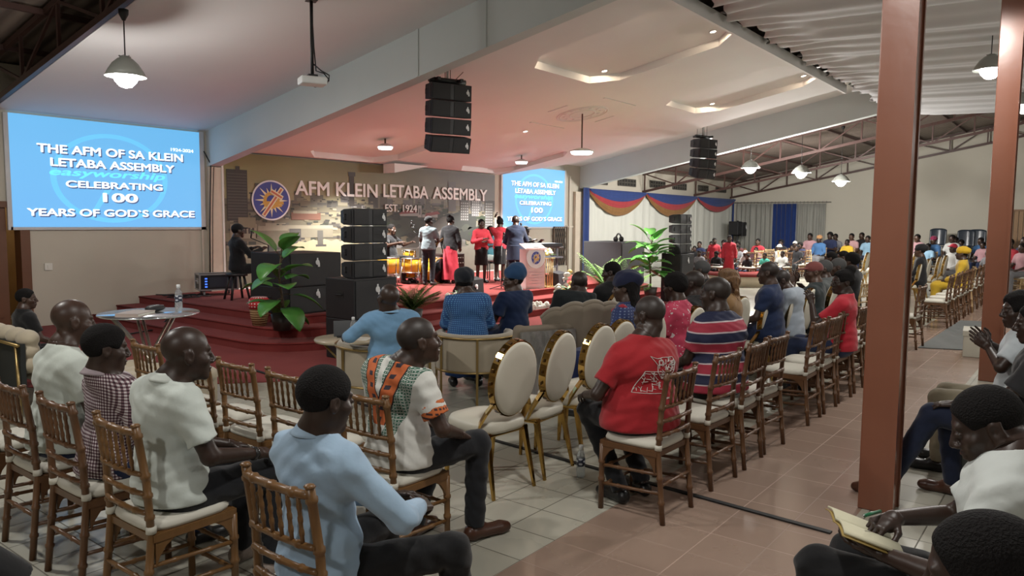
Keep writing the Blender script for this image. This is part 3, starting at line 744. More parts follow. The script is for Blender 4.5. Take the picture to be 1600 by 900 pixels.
# ---------------------------------------------------------------- printed mural of the city with the assembly's name
mur = thing('mural_banner', 'wide printed city skyline mural with white lettering behind the stage', 'banner', (0, YB-.1, 0))
m_sky = M('printed sky', (.3, .3, .2), .55)
x, y, z = m_sky.xyz(); fx = ((x-8.7)/8.75); n_ = m_sky.noise(1.4, 5, stretch=(.5, 1, 2.2))
sk = m_sky.mix((fx+n_*.3), (.25, .23, .075), (.085, .08, .072)); sk2 = m_sky.mix((fx+n_*.2), (.32, .29, .14), (.15, .145, .135))
m_sky.col(m_sky.mix(((z-2.45)*1.3+n_*.5-.2).mx(0).mn(1), sk2, sk))
MB().b2((8.68, -.0, .42), (17.46, .03, 3.22)).obj('printed_sky', m_sky, mur)
MB().b2((8.64, -.012, .42), (8.68, .04, 3.0)).b2((8.64, -.012, .40), (17.5, .04, .43)).obj('edge_batten', plain('white batten', (.7, .7, .66), .5), mur)
PC = [(.20, .19, .16), (.30, .28, .22), (.42, .38, .27), (.50, .44, .28), (.34, .30, .20), (.14, .13, .12), (.09, .10, .075), (.05, .075, .035), (.62, .56, .40), (.36, .16, .10), (.66, .65, .62), (.26, .25, .25), (.10, .085, .075), (.45, .12, .12), (.80, .72, .44), (.055, .06, .05)]
pm = [plain('print %d' % i, dk(c, .40), .55) for i, c in enumerate(PC)]
b = MB(); r_ = random.Random(11)
def Q(x0, z0, x1, z1, c, L):
    x0, x1 = max(x0, 8.69), min(x1, 17.45); b.add([(x0, -L*.0004, z0), (x1, -L*.0004, z0), (x1, -L*.0004, z1), (x0, -L*.0004, z1)], [(0, 1, 2, 3)], c)
def EL(cx, cz, rx, rz, c, L, n=20):
    P = [(max(8.69, min(17.45, cx+rx*(1+.12*math.sin(5*k+cx*9))*math.cos(2*PI*k/n))), -L*.0004, cz+rz*(1+.15*math.sin(3*k+cx*7))*math.sin(2*PI*k/n)) for k in range(n)]
    b.add(P, [tuple(range(n))], c)
Q(8.69, .43, 17.45, 2.28, 4, 1)
for i in range(46):
    x0 = r_.uniform(8.7, 17.2); wd = r_.uniform(.08, .35); Q(x0, 2.15, x0+wd, 2.15+r_.uniform(.12, .5)*(1.15 if r_.random() < .15 else .8), r_.choice([0, 1, 11, 11, 5]), 1.2+i*.035)
for i in range(150):
    zc = 2.30-1.5*(i/150)**.9; x0 = r_.uniform(8.6, 17.3); k = 1+(2.3-zc)*1.1; wd = r_.uniform(.12, .5)*k*.7; h = r_.uniform(.04, .14)*k*.7
    left = x0 < 12.3
    c = r_.choice([3, 8, 2, 4, 1, 9 if r_.random() < .3 else 2]) if left else r_.choice([0, 11, 1, 2, 5, 10, 7])
    L = 3+i*.12; Q(x0, zc, x0+wd, zc+h, c, L); Q(x0, zc-h*.8, x0+wd, zc, r_.choice([5, 12, 0, 4]), L)
    if r_.random() < .5: Q(x0+wd*.1, zc-h*.5, x0+wd*.9, zc-h*.3, 12, L+.05)
    if r_.random() < .45: EL(x0+wd*1.1, zc-h*.4, .14*k*.6, .06*k*.7, 7 if not left else 6, L+.06)
EL(13.9, 1.75, 1.25, .30, 15, 22); EL(13.6, 1.72, .9, .22, 6, 22.5); EL(15.9, 1.85, .8, .25, 15, 22); EL(16.5, 1.5, .7, .2, 15, 22)
for i in range(420):
    zc = r_.uniform(1.25, 2.4); x0 = r_.uniform(8.7, 17.3); k = 1+(2.35-zc)*.9; Q(x0, zc, x0+r_.uniform(.03, .11)*k, zc+r_.uniform(.012, .04)*k, r_.choice([5, 6, 12, 15, 0, 10 if x0 > 12 else 8, 3]), 21+i*.0022)
for i in range(60): EL(r_.uniform(12.8, 17.2), r_.uniform(1.25, 2.05), r_.uniform(.05, .16), r_.uniform(.04, .09), r_.choice([7, 15, 6]), 23+i*.02, 10)
Q(8.74, 1.83, 9.22, 2.88, 12, 25); 
for i in range(16): Q(8.76, 1.88+i*.06, 9.2, 1.90+i*.06, 0, 25.5)
Q(8.95, 2.75, 9.05, 2.95, 12, 25.2); Q(9.4, 2.16, 9.75, 2.62, 0, 24); Q(11.95, 2.2, 12.1, 3.0, 12, 24); Q(11.92, 2.9, 12.14, 3.0, 5, 24.2)
Q(8.80, 1.46, 9.42, 1.76, 8, 26); Q(8.99, 1.68, 9.4, 1.90, 3, 26.2); Q(8.8, 1.40, 9.42, 1.46, 4, 26.2)
for i in range(6): Q(8.86+i*.09, 1.56, 8.91+i*.09, 1.68, 12, 26.4)
Q(9.4, 1.30, 10.22, 1.62, 4, 26); Q(9.45, 1.62, 10.2, 1.72, 8, 26.2); Q(9.9, 1.46, 11.45, 1.72, 2, 25.6); Q(9.9, 1.66, 11.45, 1.74, 8, 25.8)
Q(10.3, 1.86, 11.1, 2.02, 9, 25); Q(10.35, 2.0, 11.0, 2.06, 8, 25.2); Q(8.7, 1.0, 9.6, 1.3, 3, 26); Q(8.7, 1.26, 9.7, 1.32, 8, 26.2); Q(10.24, 1.31, 10.55, 1.66, 5, 27)
for i in range(5): Q(10.27, 1.36+i*.06, 10.52, 1.38+i*.06, 0, 27.2)
EL(11.2, 1.16, 1.15, .20, 4, 27.5, 40); EL(11.2, 1.22, 1.1, .18, 14, 28, 40); Q(10.95, 1.25, 11.25, 1.30, 5, 28.4); Q(11.0, 1.28, 11.16, 1.62, 0, 28.2)
Q(9.1, .43, 13.0, 1.02, 4, 27.8)
Q(13.6, 1.98, 14.25, 2.06, 10, 28); Q(14.4, 1.95, 15.0, 2.03, 10, 28); b.add([(13.55, -.0116, 2.02), (14.2, -.0116, 2.06), (14.1, -.0116, 2.12), (13.7, -.0116, 2.12)], [(0, 1, 2, 3)], 13); b.add([(14.5, -.0116, 1.97), (15.1, -.0116, 2.05), (15.0, -.0116, 2.12), (14.55, -.0116, 2.06)], [(0, 1, 2, 3)], 13)
Q(14.24, 1.95, 14.38, 2.26, 10, 28.6); Q(14.28, 2.02, 14.34, 2.18, 11, 28.8)
for x0, z0, x1, z1 in ((15.42, 2.13, 15.73, 2.93), (15.92, 1.87, 16.28, 2.45), (17.0, 1.5, 17.38, 2.45), (16.4, 2.0, 16.7, 2.6)):
    Q(x0, z0, x1, z1, 11 if x0 < 15.6 or 16.3 < x0 < 16.8 else 5, 24); n = int((z1-z0)/.075)
    if x0 > 15.8:
        for i in range(n):
            for j in range(4): Q(x0+.03+j*.085, z0+.02+i*.075, x0+.075+j*.085, z0+.06+i*.075, 10, 24.4)
b.add([(13.6, -.0118, 1.15), (16.2, -.0118, 1.15), (15.35, -.0118, 1.98), (15.2, -.0118, 1.98)], [(0, 1, 2, 3)], 0)
b.add([(14.2, -.0122, 1.15), (16.0, -.0122, 1.15), (15.5, -.0122, 1.62), (15.2, -.0122, 1.66), (14.8, -.0122, 1.45)], [(0, 1, 2, 3, 4)], 10)
for i in range(7): Q(14.5+i*.2, 1.2+.05*(i % 2), 14.62+i*.2, 1.36, 11, 31)
Q(12.4, .43, 17.4, 1.18, 1, 27); Q(12.3, 1.14, 15.0, 1.24, 10, 29); Q(13.0, .9, 13.9, 1.16, 2, 29.2)
b.obj('printed_city', pm, mur)
m_let = plain('white print', (.78, .76, .74), .5)
for s, a, c, zz, cap in (('AFM', 10.40, 11.345, 2.41, .32), ('KLEIN', 11.54, 12.83, 2.42, .32), ('LETABA', 13.02, 14.62, 2.44, .325), ('ASSEMBLY', 14.79, 17.07, 2.445, .33), ('EST. 1924', 13.08, 14.19, 2.08, .185)):
    fit_text('lettering', s, mur, a, c, zz, cap, -.022, m_let, .022 if s[0] != 'E' else .008, .004)
def emblem(parent, cx, cz, R, Y=-.02, sx=1.12):
    lg = MB(); P = lambda r, a: (cx+r*R*sx*math.cos(a), Y, cz+r*R*math.sin(a))
    lg.add([P(1, 2*PI*k/48) for k in range(48)], [tuple(range(48))], 0); Y -= .003
    lg.add([P(.92, 2*PI*k/48) for k in range(48)], [tuple(range(48))], 1); Y -= .003
    st = [P((.86 if k % 4 == 0 else .66 if k % 2 == 0 else .36), 2*PI*k/32+PI/2) for k in range(32)]; lg.add(st, [tuple(range(32))], 2); Y -= .003
    lg.add([P(.42, 2*PI*k/32) for k in range(32)], [tuple(range(32))], 3); Y -= .003
    lg.add([P(.26, 2*PI*k/32) for k in range(32)], [tuple(range(32))], 1); Y -= .003
    def bar(x0, z0, x1, z1, w, c):
        d = Vector((x1-x0, z1-z0)).normalized(); nx, nz = -d.y*w/2, d.x*w/2
        f = lambda a, c_: (cx+a*R*sx, Y, cz+c_*R); lg.add([f(x0+nx, z0+nz), f(x1+nx, z1+nz), f(x1-nx, z1-nz), f(x0-nx, z0-nz)], [(0, 1, 2, 3)], c)
    bar(-.46, -.12, .62, -.12, .14, 3); bar(-.40, -.26, .52, -.26, .12, 3); Y -= .002
    bar(-.45, -.78, .55, .62, .22, 2); Y -= .002; bar(-.42, -.74, .52, .58, .10, 4); Y -= .002; bar(-.06, .48, .56, .12, .22, 2); Y -= .002; bar(-.03, .46, .52, .14, .10, 4)
    lg.obj('emblem', [plain('emblem white', (.75, .75, .78), .5), plain('emblem blue', (.045, .06, .30), .5), plain('emblem ray', (.8, .74, .5), .5), plain('emblem gold', (.62, .36, .06), .5), plain('emblem orange', (.55, .16, .08), .5)], parent)
emblem(mur, 9.79, 2.27, .43)

# ---------------------------------------------------------------- drapes on the stage wall and the end wall
def drapery(name, label, cat, x0, x1, z0, z1, Y, mat, pl=9, amp=.05, axis='x', group=None, part=None):
    b = MB(); n = int(abs(x1-x0)*pl*6)
    def f(u, v):
        a = x0+(x1-x0)*u; s = math.sin(a*pl*2*PI/1.9+1.3*math.sin(a*2.1))*.6+math.sin(a*pl*4.1+2*math.sin(a*3)+v)*.4
        q = Y-amp-amp*s*(.55+.45*(1-v)); zz = z0+(z1-z0)*v
        return (a, q, zz) if axis == 'x' else (q, a, zz)
    b.grid(f, n, 6); o = b.obj(name, mat, None, solid=.006); tag(o, label, cat, group); return o
def cloth2(nm, a, c, rough=.8, sheen=.2):
    m = M(nm, a, rough, sheen=sheen, spec=.3); m.vary(a, c, 2.5, 4, stretch=(3, 3, .4)); return m.m
m_wc = cloth2('white drape', (.58, .59, .54), (.68, .69, .63)); m_bc = cloth2('blue drape', (.012, .035, .15), (.02, .05, .21)); m_rc = cloth2('red swag', (.30, .025, .035), (.40, .04, .05)); m_gc = cloth2('gold swag', (.19, .09, .025), (.28, .14, .04)); m_gy = cloth2('grey drape', (.26, .26, .235), (.45, .45, .41))
SW = [(22.55, 26.8), (26.8, 31.6), (31.6, 36.0)]
for i, (a, c) in enumerate(SW):
    drapery('white_drape', ['white pleated drape nearest the stage, behind the black booth', 'white pleated drape behind the right speaker stack', 'white pleated drape in the far corner under the swag without gold'][i], 'curtain', a, c, .03, 3.0, YB-.02, m_wc, 2.6, .05)
    t = thing('swag', ['draped swag in blue, red and gold nearest the stage', 'draped swag in blue, red and gold above the right speaker stack', 'smaller draped swag in blue and red only, in the far corner'][i], 'swag', (a, YB-.17, 3.05), 0, 'swags along the drape wall')
    W = c-a
    for nm, d0, d1, m, oy in [('blue_layer', 0, .40, m_bc, 0), ('red_layer', .28, .62, m_rc, .03), ('gold_layer', .5, .90, m_gc, .06)][:3 if i < 2 else 2]:
        b = MB()
        def f(u, v, d0=d0, d1=d1, oy=oy):
            k = math.sin(PI*u)**.75; d = d0+(d1-d0)*v
            return (W*u, -.05+oy-.07*k*math.sin(PI*v)+.012*math.sin(v*26), -.02-d*k-.03*v)
        b.grid(f, 40, 16); b.obj(nm, m, t, solid=.008)
for a, c, l in ((22.2, 22.6, 'long blue drape tail hanging at the stage end of the white drapes'), (35.75, 36.0, 'long blue drape tail hanging in the far corner')):
    drapery('blue_drape', l, 'curtain', a, c, .05, 3.05, YB-.14, m_bc, 5, .04)
t = thing('end_wall_curtain', 'white and grey striped curtain on a ringed rod on the end wall', 'curtain', (0, 0, 0))
for a, c, m, nm in ((12.1, 13.85, m_gy, 'curtain_panel'), (9.72, 11.05, m_gy, 'curtain_panel'), (11.0, 12.1, m_bc, 'blue_panel')):
    b = MB(); n = 60
    b.grid(lambda u, v: (35.9-.06*math.sin((a+(c-a)*u)*26+math.sin((a+(c-a)*u)*7)), a+(c-a)*u, .5+(2.8-.5)*v), n*2, 4); b.obj(nm, m, t, solid=.006)
b = MB(); b.tube([(35.88, 9.5, 2.86), (35.88, 14.0, 2.86)], .02, 8); b.obj('rod', plain('rod', (.2, .19, .17), .4), t)
b = MB()
for k in range(26): b.tube([(35.88+.045*math.cos(q*PI/4), 9.7+k*.165, 2.86+.045*math.sin(q*PI/4)) for q in range(8)], .008, 5, closed=True)
b.obj('rings', plain('rod', (.2, .19, .17), .4), t)
# folding lattice gate
t = thing('lattice_gate', 'folding diamond lattice gate below the far screen', 'gate', (20.62, YB-.08, .42))
b = MB()
for k in range(-6, 7):
    for s in (1, -1):
        x0 = k*.13+.36; p0, p1 = (x0, 0, 0), (x0+s*.42, 0, 1.26)
        q = [(px_, pz) for px_, pz in ((x0+s*.42*j/12, 1.26*j/12) for j in range(13)) if 0 <= px_ <= .72]
        if len(q) > 1: b.tube([(q[0][0], .008*s, q[0][1]), (q[-1][0], .008*s, q[-1][1])], 1, 4, sq=(.009, .005))
b.obj('lattice', plain('gate brown', (.13, .09, .06), .5), t)
MB().b2((-.03, -.02, -.02), (0, .02, 1.28)).b2((.72, -.02, -.02), (.75, .02, 1.28)).b2((-.03, -.02, 1.26), (.75, .02, 1.29)).obj('gate_frame', plain('gate brown', (.13, .09, .06), .5), t)
MB().b2((.0, .05, 0), (.72, .07, 1.26)).obj('dark_recess', plain('vent dark', (.02, .018, .016), .8), t)

# ---------------------------------------------------------------- lamps
m_glow = M('lit lamp glass', (1, 1, 1), .5, emit=(1, .98, .94), es=14).m
m_glow2 = M('lit led disc', (1, 1, 1), .5, emit=(1, .97, .93), es=6).m
m_chr = plain('brushed metal', (.5, .5, .5), .3, 1); m_blk = plain('black metal', (.012, .012, .013), .45); m_shd = M('lamp shade', (.30, .31, .28), .4).m
def pendant(X, Y, Z, zc, label, r=.24, watt=P_PEND, up=False):
    t = thing('pendant_lamp', label, 'lamp', (X, Y, Z), 0, 'bell pendant lamps')
    b = MB(); b.tube([(0, 0, .26), (0, 0, zc-Z-.05)], .008, 6); b.obj('cord', m_blk, t)
    b = MB(); b.lathe([(.0, zc-Z), (.06, zc-Z-.01), (.055, zc-Z-.07), (.02, zc-Z-.14), (.0, zc-Z-.15)], 16); b.obj('ceiling_cup', m_blk, t)
    k = r/.24
    b = MB(); P = [(.05, .25), (.06, .23), (.09*k, .215), (.15*k, .16), (.20*k, .08), (r, .0), (r*.985, .0), (.19*k, .075), (.14*k, .15), (.08*k, .2), (.03, .21)]; b.lathe(P, 28); b.obj('shade', m_shd, t)
    b = MB()
    for q in range(6): b.ball((.065*math.cos(q), .065*math.sin(q), .245), .011, 8)
    b.obj('shade_stud', m_chr, t)
    b = MB(); b.lathe([(.0, -.14*k), (.07*k, -.12*k), (.125*k, -.06*k), (.15*k, 0), (.12*k, .05), (.05, .1), (0, .1)], 20); b.obj('bulb', m_glow, t)
    lamp('pendant_light', (X, Y, Z-.22), watt, WHITE, .14, 'POINT' if up else 'SPOT', None, 179, .15)
pendant(4.63, 9.62, 3.60, 4.42, 'bell pendant lamp hanging from the truss before the left screen', watt=105, up=True)
pendant(23.6, 8.72, 3.60, 4.9, 'bell pendant lamp nearest the hanging right speaker array', .3, 760, True)
pendant(24.9, 7.55, 3.48, 5.1, 'bell pendant lamp in the middle of the three beside the pillar', .3, 760, True)
pendant(27.5, 7.0, 3.32, 5.2, 'lowest bell pendant lamp, just left of the thick pillar', .3, 760, True)
pendant(14.6, 1.50, 4.36, 5.1, 'bell pendant lamp glowing beside the farther pillar', .26)
pendant(17.3, 1.21, 4.10, 5.1, 'bell pendant lamp to the right of the farther pillar', .26)
for X, Y, l in ((8.9, 1.3, 'over the aisle between the pillars'), (2.6, 1.2, 'over the near end of the aisle'), (-2.5, 1.2, 'behind the near end of the aisle'), (1.0, 6.5, 'over the far left seats'), (5, -4.5, 'over the right hand seats, near'), (12, -4.5, 'over the right hand seats, middle'), (20, -4.5, 'over the right hand seats, far')):  # pendants added out of view to brighten the foreground, walls and fabric
    pendant(X, Y, 4.55 if Y > -4 else 4.0, 5.1, 'added unseen bell pendant lamp '+l, .24, 380 if X == 1.0 else P_PEND if Y > -4 else 150, Y < -4)
def led(X, Y, label, drop=.12, r=.2):
    zc = 3.24+S_*(YB-Y)+(.13 if drop < .2 else 0); t = thing('ceiling_lamp', label, 'lamp', (X, Y, zc-drop), 0)
    b = MB(); b.tube([(0, 0, .02), (0, 0, drop+.01)], .02 if drop < .3 else .016, 8); b.obj('stem', plain('bronze', (.08, .05, .03), .4), t)
    b = MB(); b.lathe([(0, .05), (r*.45, .05), (r, .0), (r, -.02), (0, -.02)], 28); b.obj('lamp_housing', plain('lamp white', (.6, .6, .58), .4), t)
    b = MB(); b.lathe([(0, -.085), (r*.8, -.075), (r*.93, -.03), (r*.9, -.018), (0, -.018)], 28); b.obj('diffuser', m_glow2, t)
    lamp('led_light', (X, Y, zc-drop-.12), P_LED, WHITE, .15, 'SPOT', None, 128 if r > .2 else 118, .5); return t
led(11.75, 12.63, 'round ceiling lamp in the coffer in front of the mural lettering', .16, .18)
led(16.76, 12.6, 'round ceiling lamp near the far projection screen', .16, .18)
led(14.27, 9.07, 'wide disc lamp on a rod below the plaster ceiling rose', .80, .27)
t = thing('ceiling_rose', 'moulded plaster ceiling rose around the rod of the disc lamp', 'ceiling rose', (14.27, 9.07, 3.24+S_*(YB-9.07)))
b = MB(); T = Matrix.Rotation(-math.atan(S_), 4, 'X')
for rr in (.28, .5, .56): b.tube([(rr*math.cos(2*PI*k/40), rr*math.sin(2*PI*k/40), 0) for k in range(40)], .018, 6, closed=True)
for k in range(12): b.ball((.4*math.cos(PI*k/6), .4*math.sin(PI*k/6), 0), (.05, .05, .015), 8)
b.v = [tuple(T @ Vector(v)) for v in b.v]; b.obj('moulding', m_ceil, t)
b = MB()
for c_, d_ in (((0, .95, 0), (1.3, .05, .03)), ((0, -.95, 0), (1.3, .05, .03)), ((.95, 0, 0), (.05, .5, .03)), ((-.95, 0, 0), (.05, .5, .03))):
    b = MB(); b.box(c_, d_); b.v = [tuple(T @ Vector(v)) for v in b.v]; b.obj('border_strip', m_ceil, t)
m_spot = M('lit downlight', (1, 1, 1), .5, emit=(1, .86, .68), es=9).m
DL = [(10.49, 7.42, 1, 'near corner of the first coffer, left'), (12.41, 7.42, 1, 'near corner of the first coffer, right'), (12.38, 5.3, 1, 'far right corner of the first coffer'), (10.51, 5.39, 1, 'far left corner of the first coffer'), (14.18, 10.56, 0, 'plain stage ceiling left of the disc lamp'), (15.5, 7.4, 1, 'near corner of the second coffer, left'), (17.28, 7.36, 1, 'near corner of the second coffer, right'), (17.2, 5.25, 1, 'far right corner of the second coffer'), (15.6, 5.25, 1, 'far left corner of the second coffer')]
for X, Y, cf, l in DL:
    zc = 3.24+S_*(YB-Y)+.13*cf; t = thing('downlight', 'small glowing downlight in the '+l, 'downlight', (X, Y, zc), 0, 'ceiling downlights'); t.rotation_euler = (-math.atan(S_), 0, 0)
    b = MB(); b.lathe([(.045, -.01), (.065, -.012), (.065, .004), (.045, .004)], 18); b.obj('trim_ring', plain('lamp white', (.6, .6, .58), .4), t)
    b = MB(); b.lathe([(0, -.012), (.05, -.012), (.05, .0), (0, .0)], 18); b.obj('lens', m_spot, t)
    lamp('downlight_light', (X, Y, zc-.035), P_SPOT, WARM, .03, 'SPOT', None, 178, .1)

# ---------------------------------------------------------------- loudspeakers
m_cab = plain('speaker black', (.010, .010, .012), .55); m_gr = M('speaker grille', (.016, .016, .018), .6); m_gr.bump(m_gr.noise(300, 1), .6, .004)
m_logo = plain('badge white', (.7, .7, .7), .5)
def badge(par, x, z, y, s=.05):
    b = MB(); b.ball((x, y, z), (s*.55, .004, s*.6), 12); b.box((x+s*.35, y, z-s*.55), (s*.5, .006, s*.9)); b.box((x, y, z+s*.75), (s*.35, .006, s*.5)); return b.obj('badge', m_logo, par)
def array_box(loc, rz, label, group, w=.6, d=.32, h=.225, tilt=0):
    t = thing('line_array_speaker', label, 'speaker', loc, rz, group); t.rotation_euler = (math.radians(tilt), 0, rz)
    b = MB(); y0, y1 = -d/2, d/2; k = .80   # narrower at the back
    vs = [(-w/2, y0, 0), (w/2, y0, 0), (w/2, y1*.2, .01), (-w/2, y1*.2, .01), (-w/2*k, y1, .035), (w/2*k, y1, .035)]
    vs += [(x, y, h-z) for x, y, z in vs]
    b.add(vs, [(0, 3, 2, 1), (3, 4, 5, 2), (6, 7, 8, 9), (9, 8, 11, 10), (0, 1, 7, 6), (1, 2, 8, 7), (2, 5, 11, 8), (5, 4, 10, 11), (4, 3, 9, 10), (3, 0, 6, 9)])
    b.obj('cabinet', m_cab, t, bevel=.006)
    for a, c in ((-w/2+.015, -.035), (.035, w/2-.015)): MB().b2((a, y0-.012, .018), (c, y0, h-.018)).obj('grille', m_gr, t)
    MB().b2((-.03, y0-.006, .012), (.03, y0, h-.012)).obj('waveguide', plain('dark grey plastic', (.035, .035, .038), .5), t)
    badge(t, w/2-.075, h*.52, y0-.014)
    b = MB()
    for s in (1, -1):
        b.tube([(s*(w/2+.002), -.02, h*.35), (s*(w/2+.018), .0, h*.35), (s*(w/2+.018), .0, h*.65), (s*(w/2+.002), -.02, h*.65)], .008, 6)
        b.b2((s*w/2-.006, -d*.4, .03), (s*w/2+.006, -d*.3, h-.03))
    b.obj('side_rigging', m_blk, t); return t
def sub_box(loc, rz, label, w, d, h, group='bass cabinets'):
    t = thing('bass_cabinet', label, 'speaker', loc, rz, group)
    MB().box((0, 0, h/2), (w, d, h)).obj('cabinet', m_cab, t, bevel=.012)
    MB().box((0, -d/2-.006, h/2), (w-.05, .012, h-.05)).obj('grille', m_gr, t)
    badge(t, .02, h*.72, -d/2-.014, .07)
    b = MB()
    for s in (1, -1): b.box((s*w/2, 0, h*.6), (.006, .16, .08)); b.tube([(s*(w/2+.004), -.06, h*.6), (s*(w/2+.02), -.05, h*.6), (s*(w/2+.02), .05, h*.6), (s*(w/2+.004), .06, h*.6)], .008, 6)
    b.obj('side_handle', m_blk, t); return t
names = ('topmost', 'second', 'third', 'lowest')
sub_box((6.86, 7.86, 0.008), 0, 'lower black bass cabinet under the left speaker stack, behind the bottle table', .76, .58, .545)
sub_box((6.86, 7.86, .553), 0, 'upper black bass cabinet with white badge carrying the left speaker stack', .76, .58, .535)
for i in range(4): array_box((6.87, 7.84, 1.09+.232*(3-i)), 0, names[i]+' black line array speaker of the floor stack left of the drums', 'left floor stack', .60, .32, .225)
sub_box((16.62, 7.82, .008), 0, 'lower black bass cabinet under the right speaker stack by the drapes', .72, .5, .57)
sub_box((16.62, 7.82, .578), 0, 'upper black bass cabinet carrying the right speaker stack', .72, .5, .56)
for i in range(4): array_box((16.62+.01*i, 7.80, 1.14+.232*(3-i)), 0, names[i]+' black line array speaker of the right floor stack before the white drapes', 'right floor stack', .62, .32, .225)
sub_box((7.5, 10.15, .40), 0, 'broad low black bass cabinet on the stage corner behind the green plant', 1.05, 1.0, .42)
sub_box((7.5, 10.15, .82), 0, 'upper broad black bass cabinet on the stage corner behind the green plant', 1.0, 1.0, .52)
def hang_array(X, Y, zt, rz, zc, label, pre):
    t = thing('rigging_frame', label, 'rigging frame', (X, Y, zt), rz)
    b = MB(); b.box((0, 0, .03), (.62, .06, .06)); b.box((-.2, 0, .03), (.05, .34, .05)); b.box((.2, 0, .03), (.05, .34, .05)); b.tube([(-.3, 0, .03), (.34, -.0, .03)], .045, 8); b.obj('bumper_bar', m_blk, t)
    b = MB(); h = zc-zt
    for a, c in (((-.02, 0, .05), (-.0, .05, h)), ((.07, 0, .05), (.12, .1, h)), ((.15, 0, .05), (.5, .3, h+.05)), ((-.25, 0, .05), (-.5, -.25, h-.08))): b.tube([a, c], .006, 5)
    b.obj('hanging_cable', plain('cable brown', (.07, .04, .03), .6), t)
    b = MB(); b.tube([(.02, 0, .05), (.03, .02, h)], .02, 6); b.obj('chain', plain('chain grey', (.4, .38, .35), .5), t)
    R = Matrix.Rotation(rz, 3, 'Z'); off = Vector((0, 0, 0)); ang = 0; z = zt-.03; yy = 0
    for i in range(4):
        ang = (2, 4, 8, 15)[i]; z -= .262; p = Vector((X, Y, 0))+R @ Vector((0, yy, 0)); yy += math.sin(math.radians(ang))*.23
        array_box((p.x, p.y, z), rz, names[i]+' '+pre, 'hanging speaker array', .70, .42, .25, ang)
hang_array(9.20, 8.45, 4.08, math.radians(-22), 4.34, 'black rigging frame with cables above the hanging left speaker array', 'speaker cabinet of the array hanging over the left of the stage')
hang_array(20.1, 8.8, 4.22, math.radians(-18), 4.80, 'black rigging frame above the hanging right speaker array', 'speaker cabinet of the array hanging by the right beam')
def monitor(loc, rz, label):
    t = thing('stage_monitor', label, 'speaker', loc, rz); w = .5
    b = MB(); P = [(-.2, 0), (.2, 0), (.22, .06), (.02, .34), (-.18, .30)]
    b.add([(-w/2, y, z) for y, z in P]+[(w/2, y, z) for y, z in P], [(4, 3, 2, 1, 0), (5, 6, 7, 8, 9)]+[(i, (i+1) % 5, 5+(i+1) % 5, 5+i) for i in range(5)]); b.obj('cabinet', m_cab, t, bevel=.01)
    g = MB(); g.add([(-w/2+.03, .22, .075), (w/2-.03, .22, .075), (w/2-.03, .035, .335), (-w/2+.03, .035, .335)], [(0, 1, 2, 3), (3, 2, 1, 0)]); g.obj('grille', m_gr, t)
    q = MB(); q.ball((0, -.205, .17), (.05, .006, .035), 10); q.box((.03, -.2, .13), (.04, .006, .06)); q.obj('badge', m_logo, t); return t
monitor((11.5, 9.95, .4), 0, 'black stage monitor wedge behind the blue headwrap in the front row')
monitor((14.25, 9.72, .4), math.radians(12), 'black stage monitor wedge right of the flower stand')
# small wall loudspeakers in the far corner
t = thing('wall_speaker', 'pair of black loudspeakers on a pole in front of the far blue drape', 'speaker', (34.6, 13.3, 0))
b = MB(); b.tube([(0, 0, 0), (0, 0, 2.0)], .04, 8); b.box((0, 0, .01), (.5, .5, .02)); b.obj('pole', m_blk, t)
MB().box((-.28, 0, 1.65), (.5, .45, .62)).obj('cabinet', m_cab, t, bevel=.02); MB().box((.3, .0, 1.6), (.5, .45, .66)).obj('cabinet', m_cab, t, bevel=.02)
b = MB(); b.box((-.28, -.23, 1.65), (.42, .02, .54)); b.box((.3, -.23, 1.6), (.42, .02, .58)); b.obj('grille', m_gr, t); badge(t, .42, 1.7, -.25, .1)
# flight case on castors
t = thing('flight_case', 'black flight case with silver edges and blue lit faders on castors', 'flight case', (8.08, 13.45, .4), math.radians(-20)); t.scale = (.86,)*3
MB().box((0, 0, .30), (.80, .52, .34)).obj('case_body', plain('case black', (.012, .013, .016), .4), t, bevel=.01)
b = MB()
for x in (-.4, .4):
    for y in (-.26, .26): b.box((x, y, .30), (.035, .035, .36))
    for z in (.13, .47): b.box((x, 0, z), (.035, .54, .03))
for y in (-.26, .26):
    for z in (.13, .47): b.box((0, y, z), (.82, .035, .03))
b.obj('edge_trim', plain('aluminium', (.5, .51, .52), .35, .8), t)
for x in (-.3, .3):
    for y in (-.18, .18): b = MB(); b.tube([(x-.02, y, .05), (x+.02, y, .05)], .05, 12); b.box((x, y, .1), (.06, .06, .03)); b.obj('castor', plain('castor grey', (.25, .25, .26), .4), t)
b = MB(); b.box((-.402, 0, .32), (.01, .2, .12)); b.tube([(-.41, -.08, .32), (-.43, -.06, .32), (-.43, .06, .32), (-.41, .08, .32)], .012, 6); b.obj('recessed_handle', plain('aluminium', (.5, .51, .52), .35, .8), t)
b = MB()
for k in range(4): b.box((-.27, -.265, .20+.06*k), (.05, .01, .03))
b.obj('fader_light', M('blue led', (.1, .2, .8), .5, emit=(.05, .18, .9), es=1.5).m, t)
MB().box((.05, -.262, .30), (.5, .006, .22)).obj('rack_panel', plain('rack panel', (.03, .035, .05), .4), t)
b = MB(); r_ = random.Random(5)
for k in range(7):
    P = [(7.9-.12*k+r_.uniform(-.1, .1), 13.3+r_.uniform(-.2, .3), .42)]
    for j in range(9): P.append((P[-1][0]-r_.uniform(.02, .16), P[-1][1]+r_.uniform(-.14, .12), .415+.012*r_.random()+.006*k))
    P = [p for p in P if p[0] > 6.98]; b.tube(P, .011, 6)
b.tube([(7.05, 13.0, .415), (6.95, 12.9, .40), (6.88, 12.8, .30), (6.7, 12.6, .27), (6.45, 12.3, .15), (6.2, 12.1, .05), (5.6, 12.0, .03), (5.0, 12.2, .025)], .014, 6)
tag(b.obj('cable_bundle', plain('black rubber', (.008, .008, .008), .6)), 'tangle of black cables trailing from the flight case over the steps', 'cable')
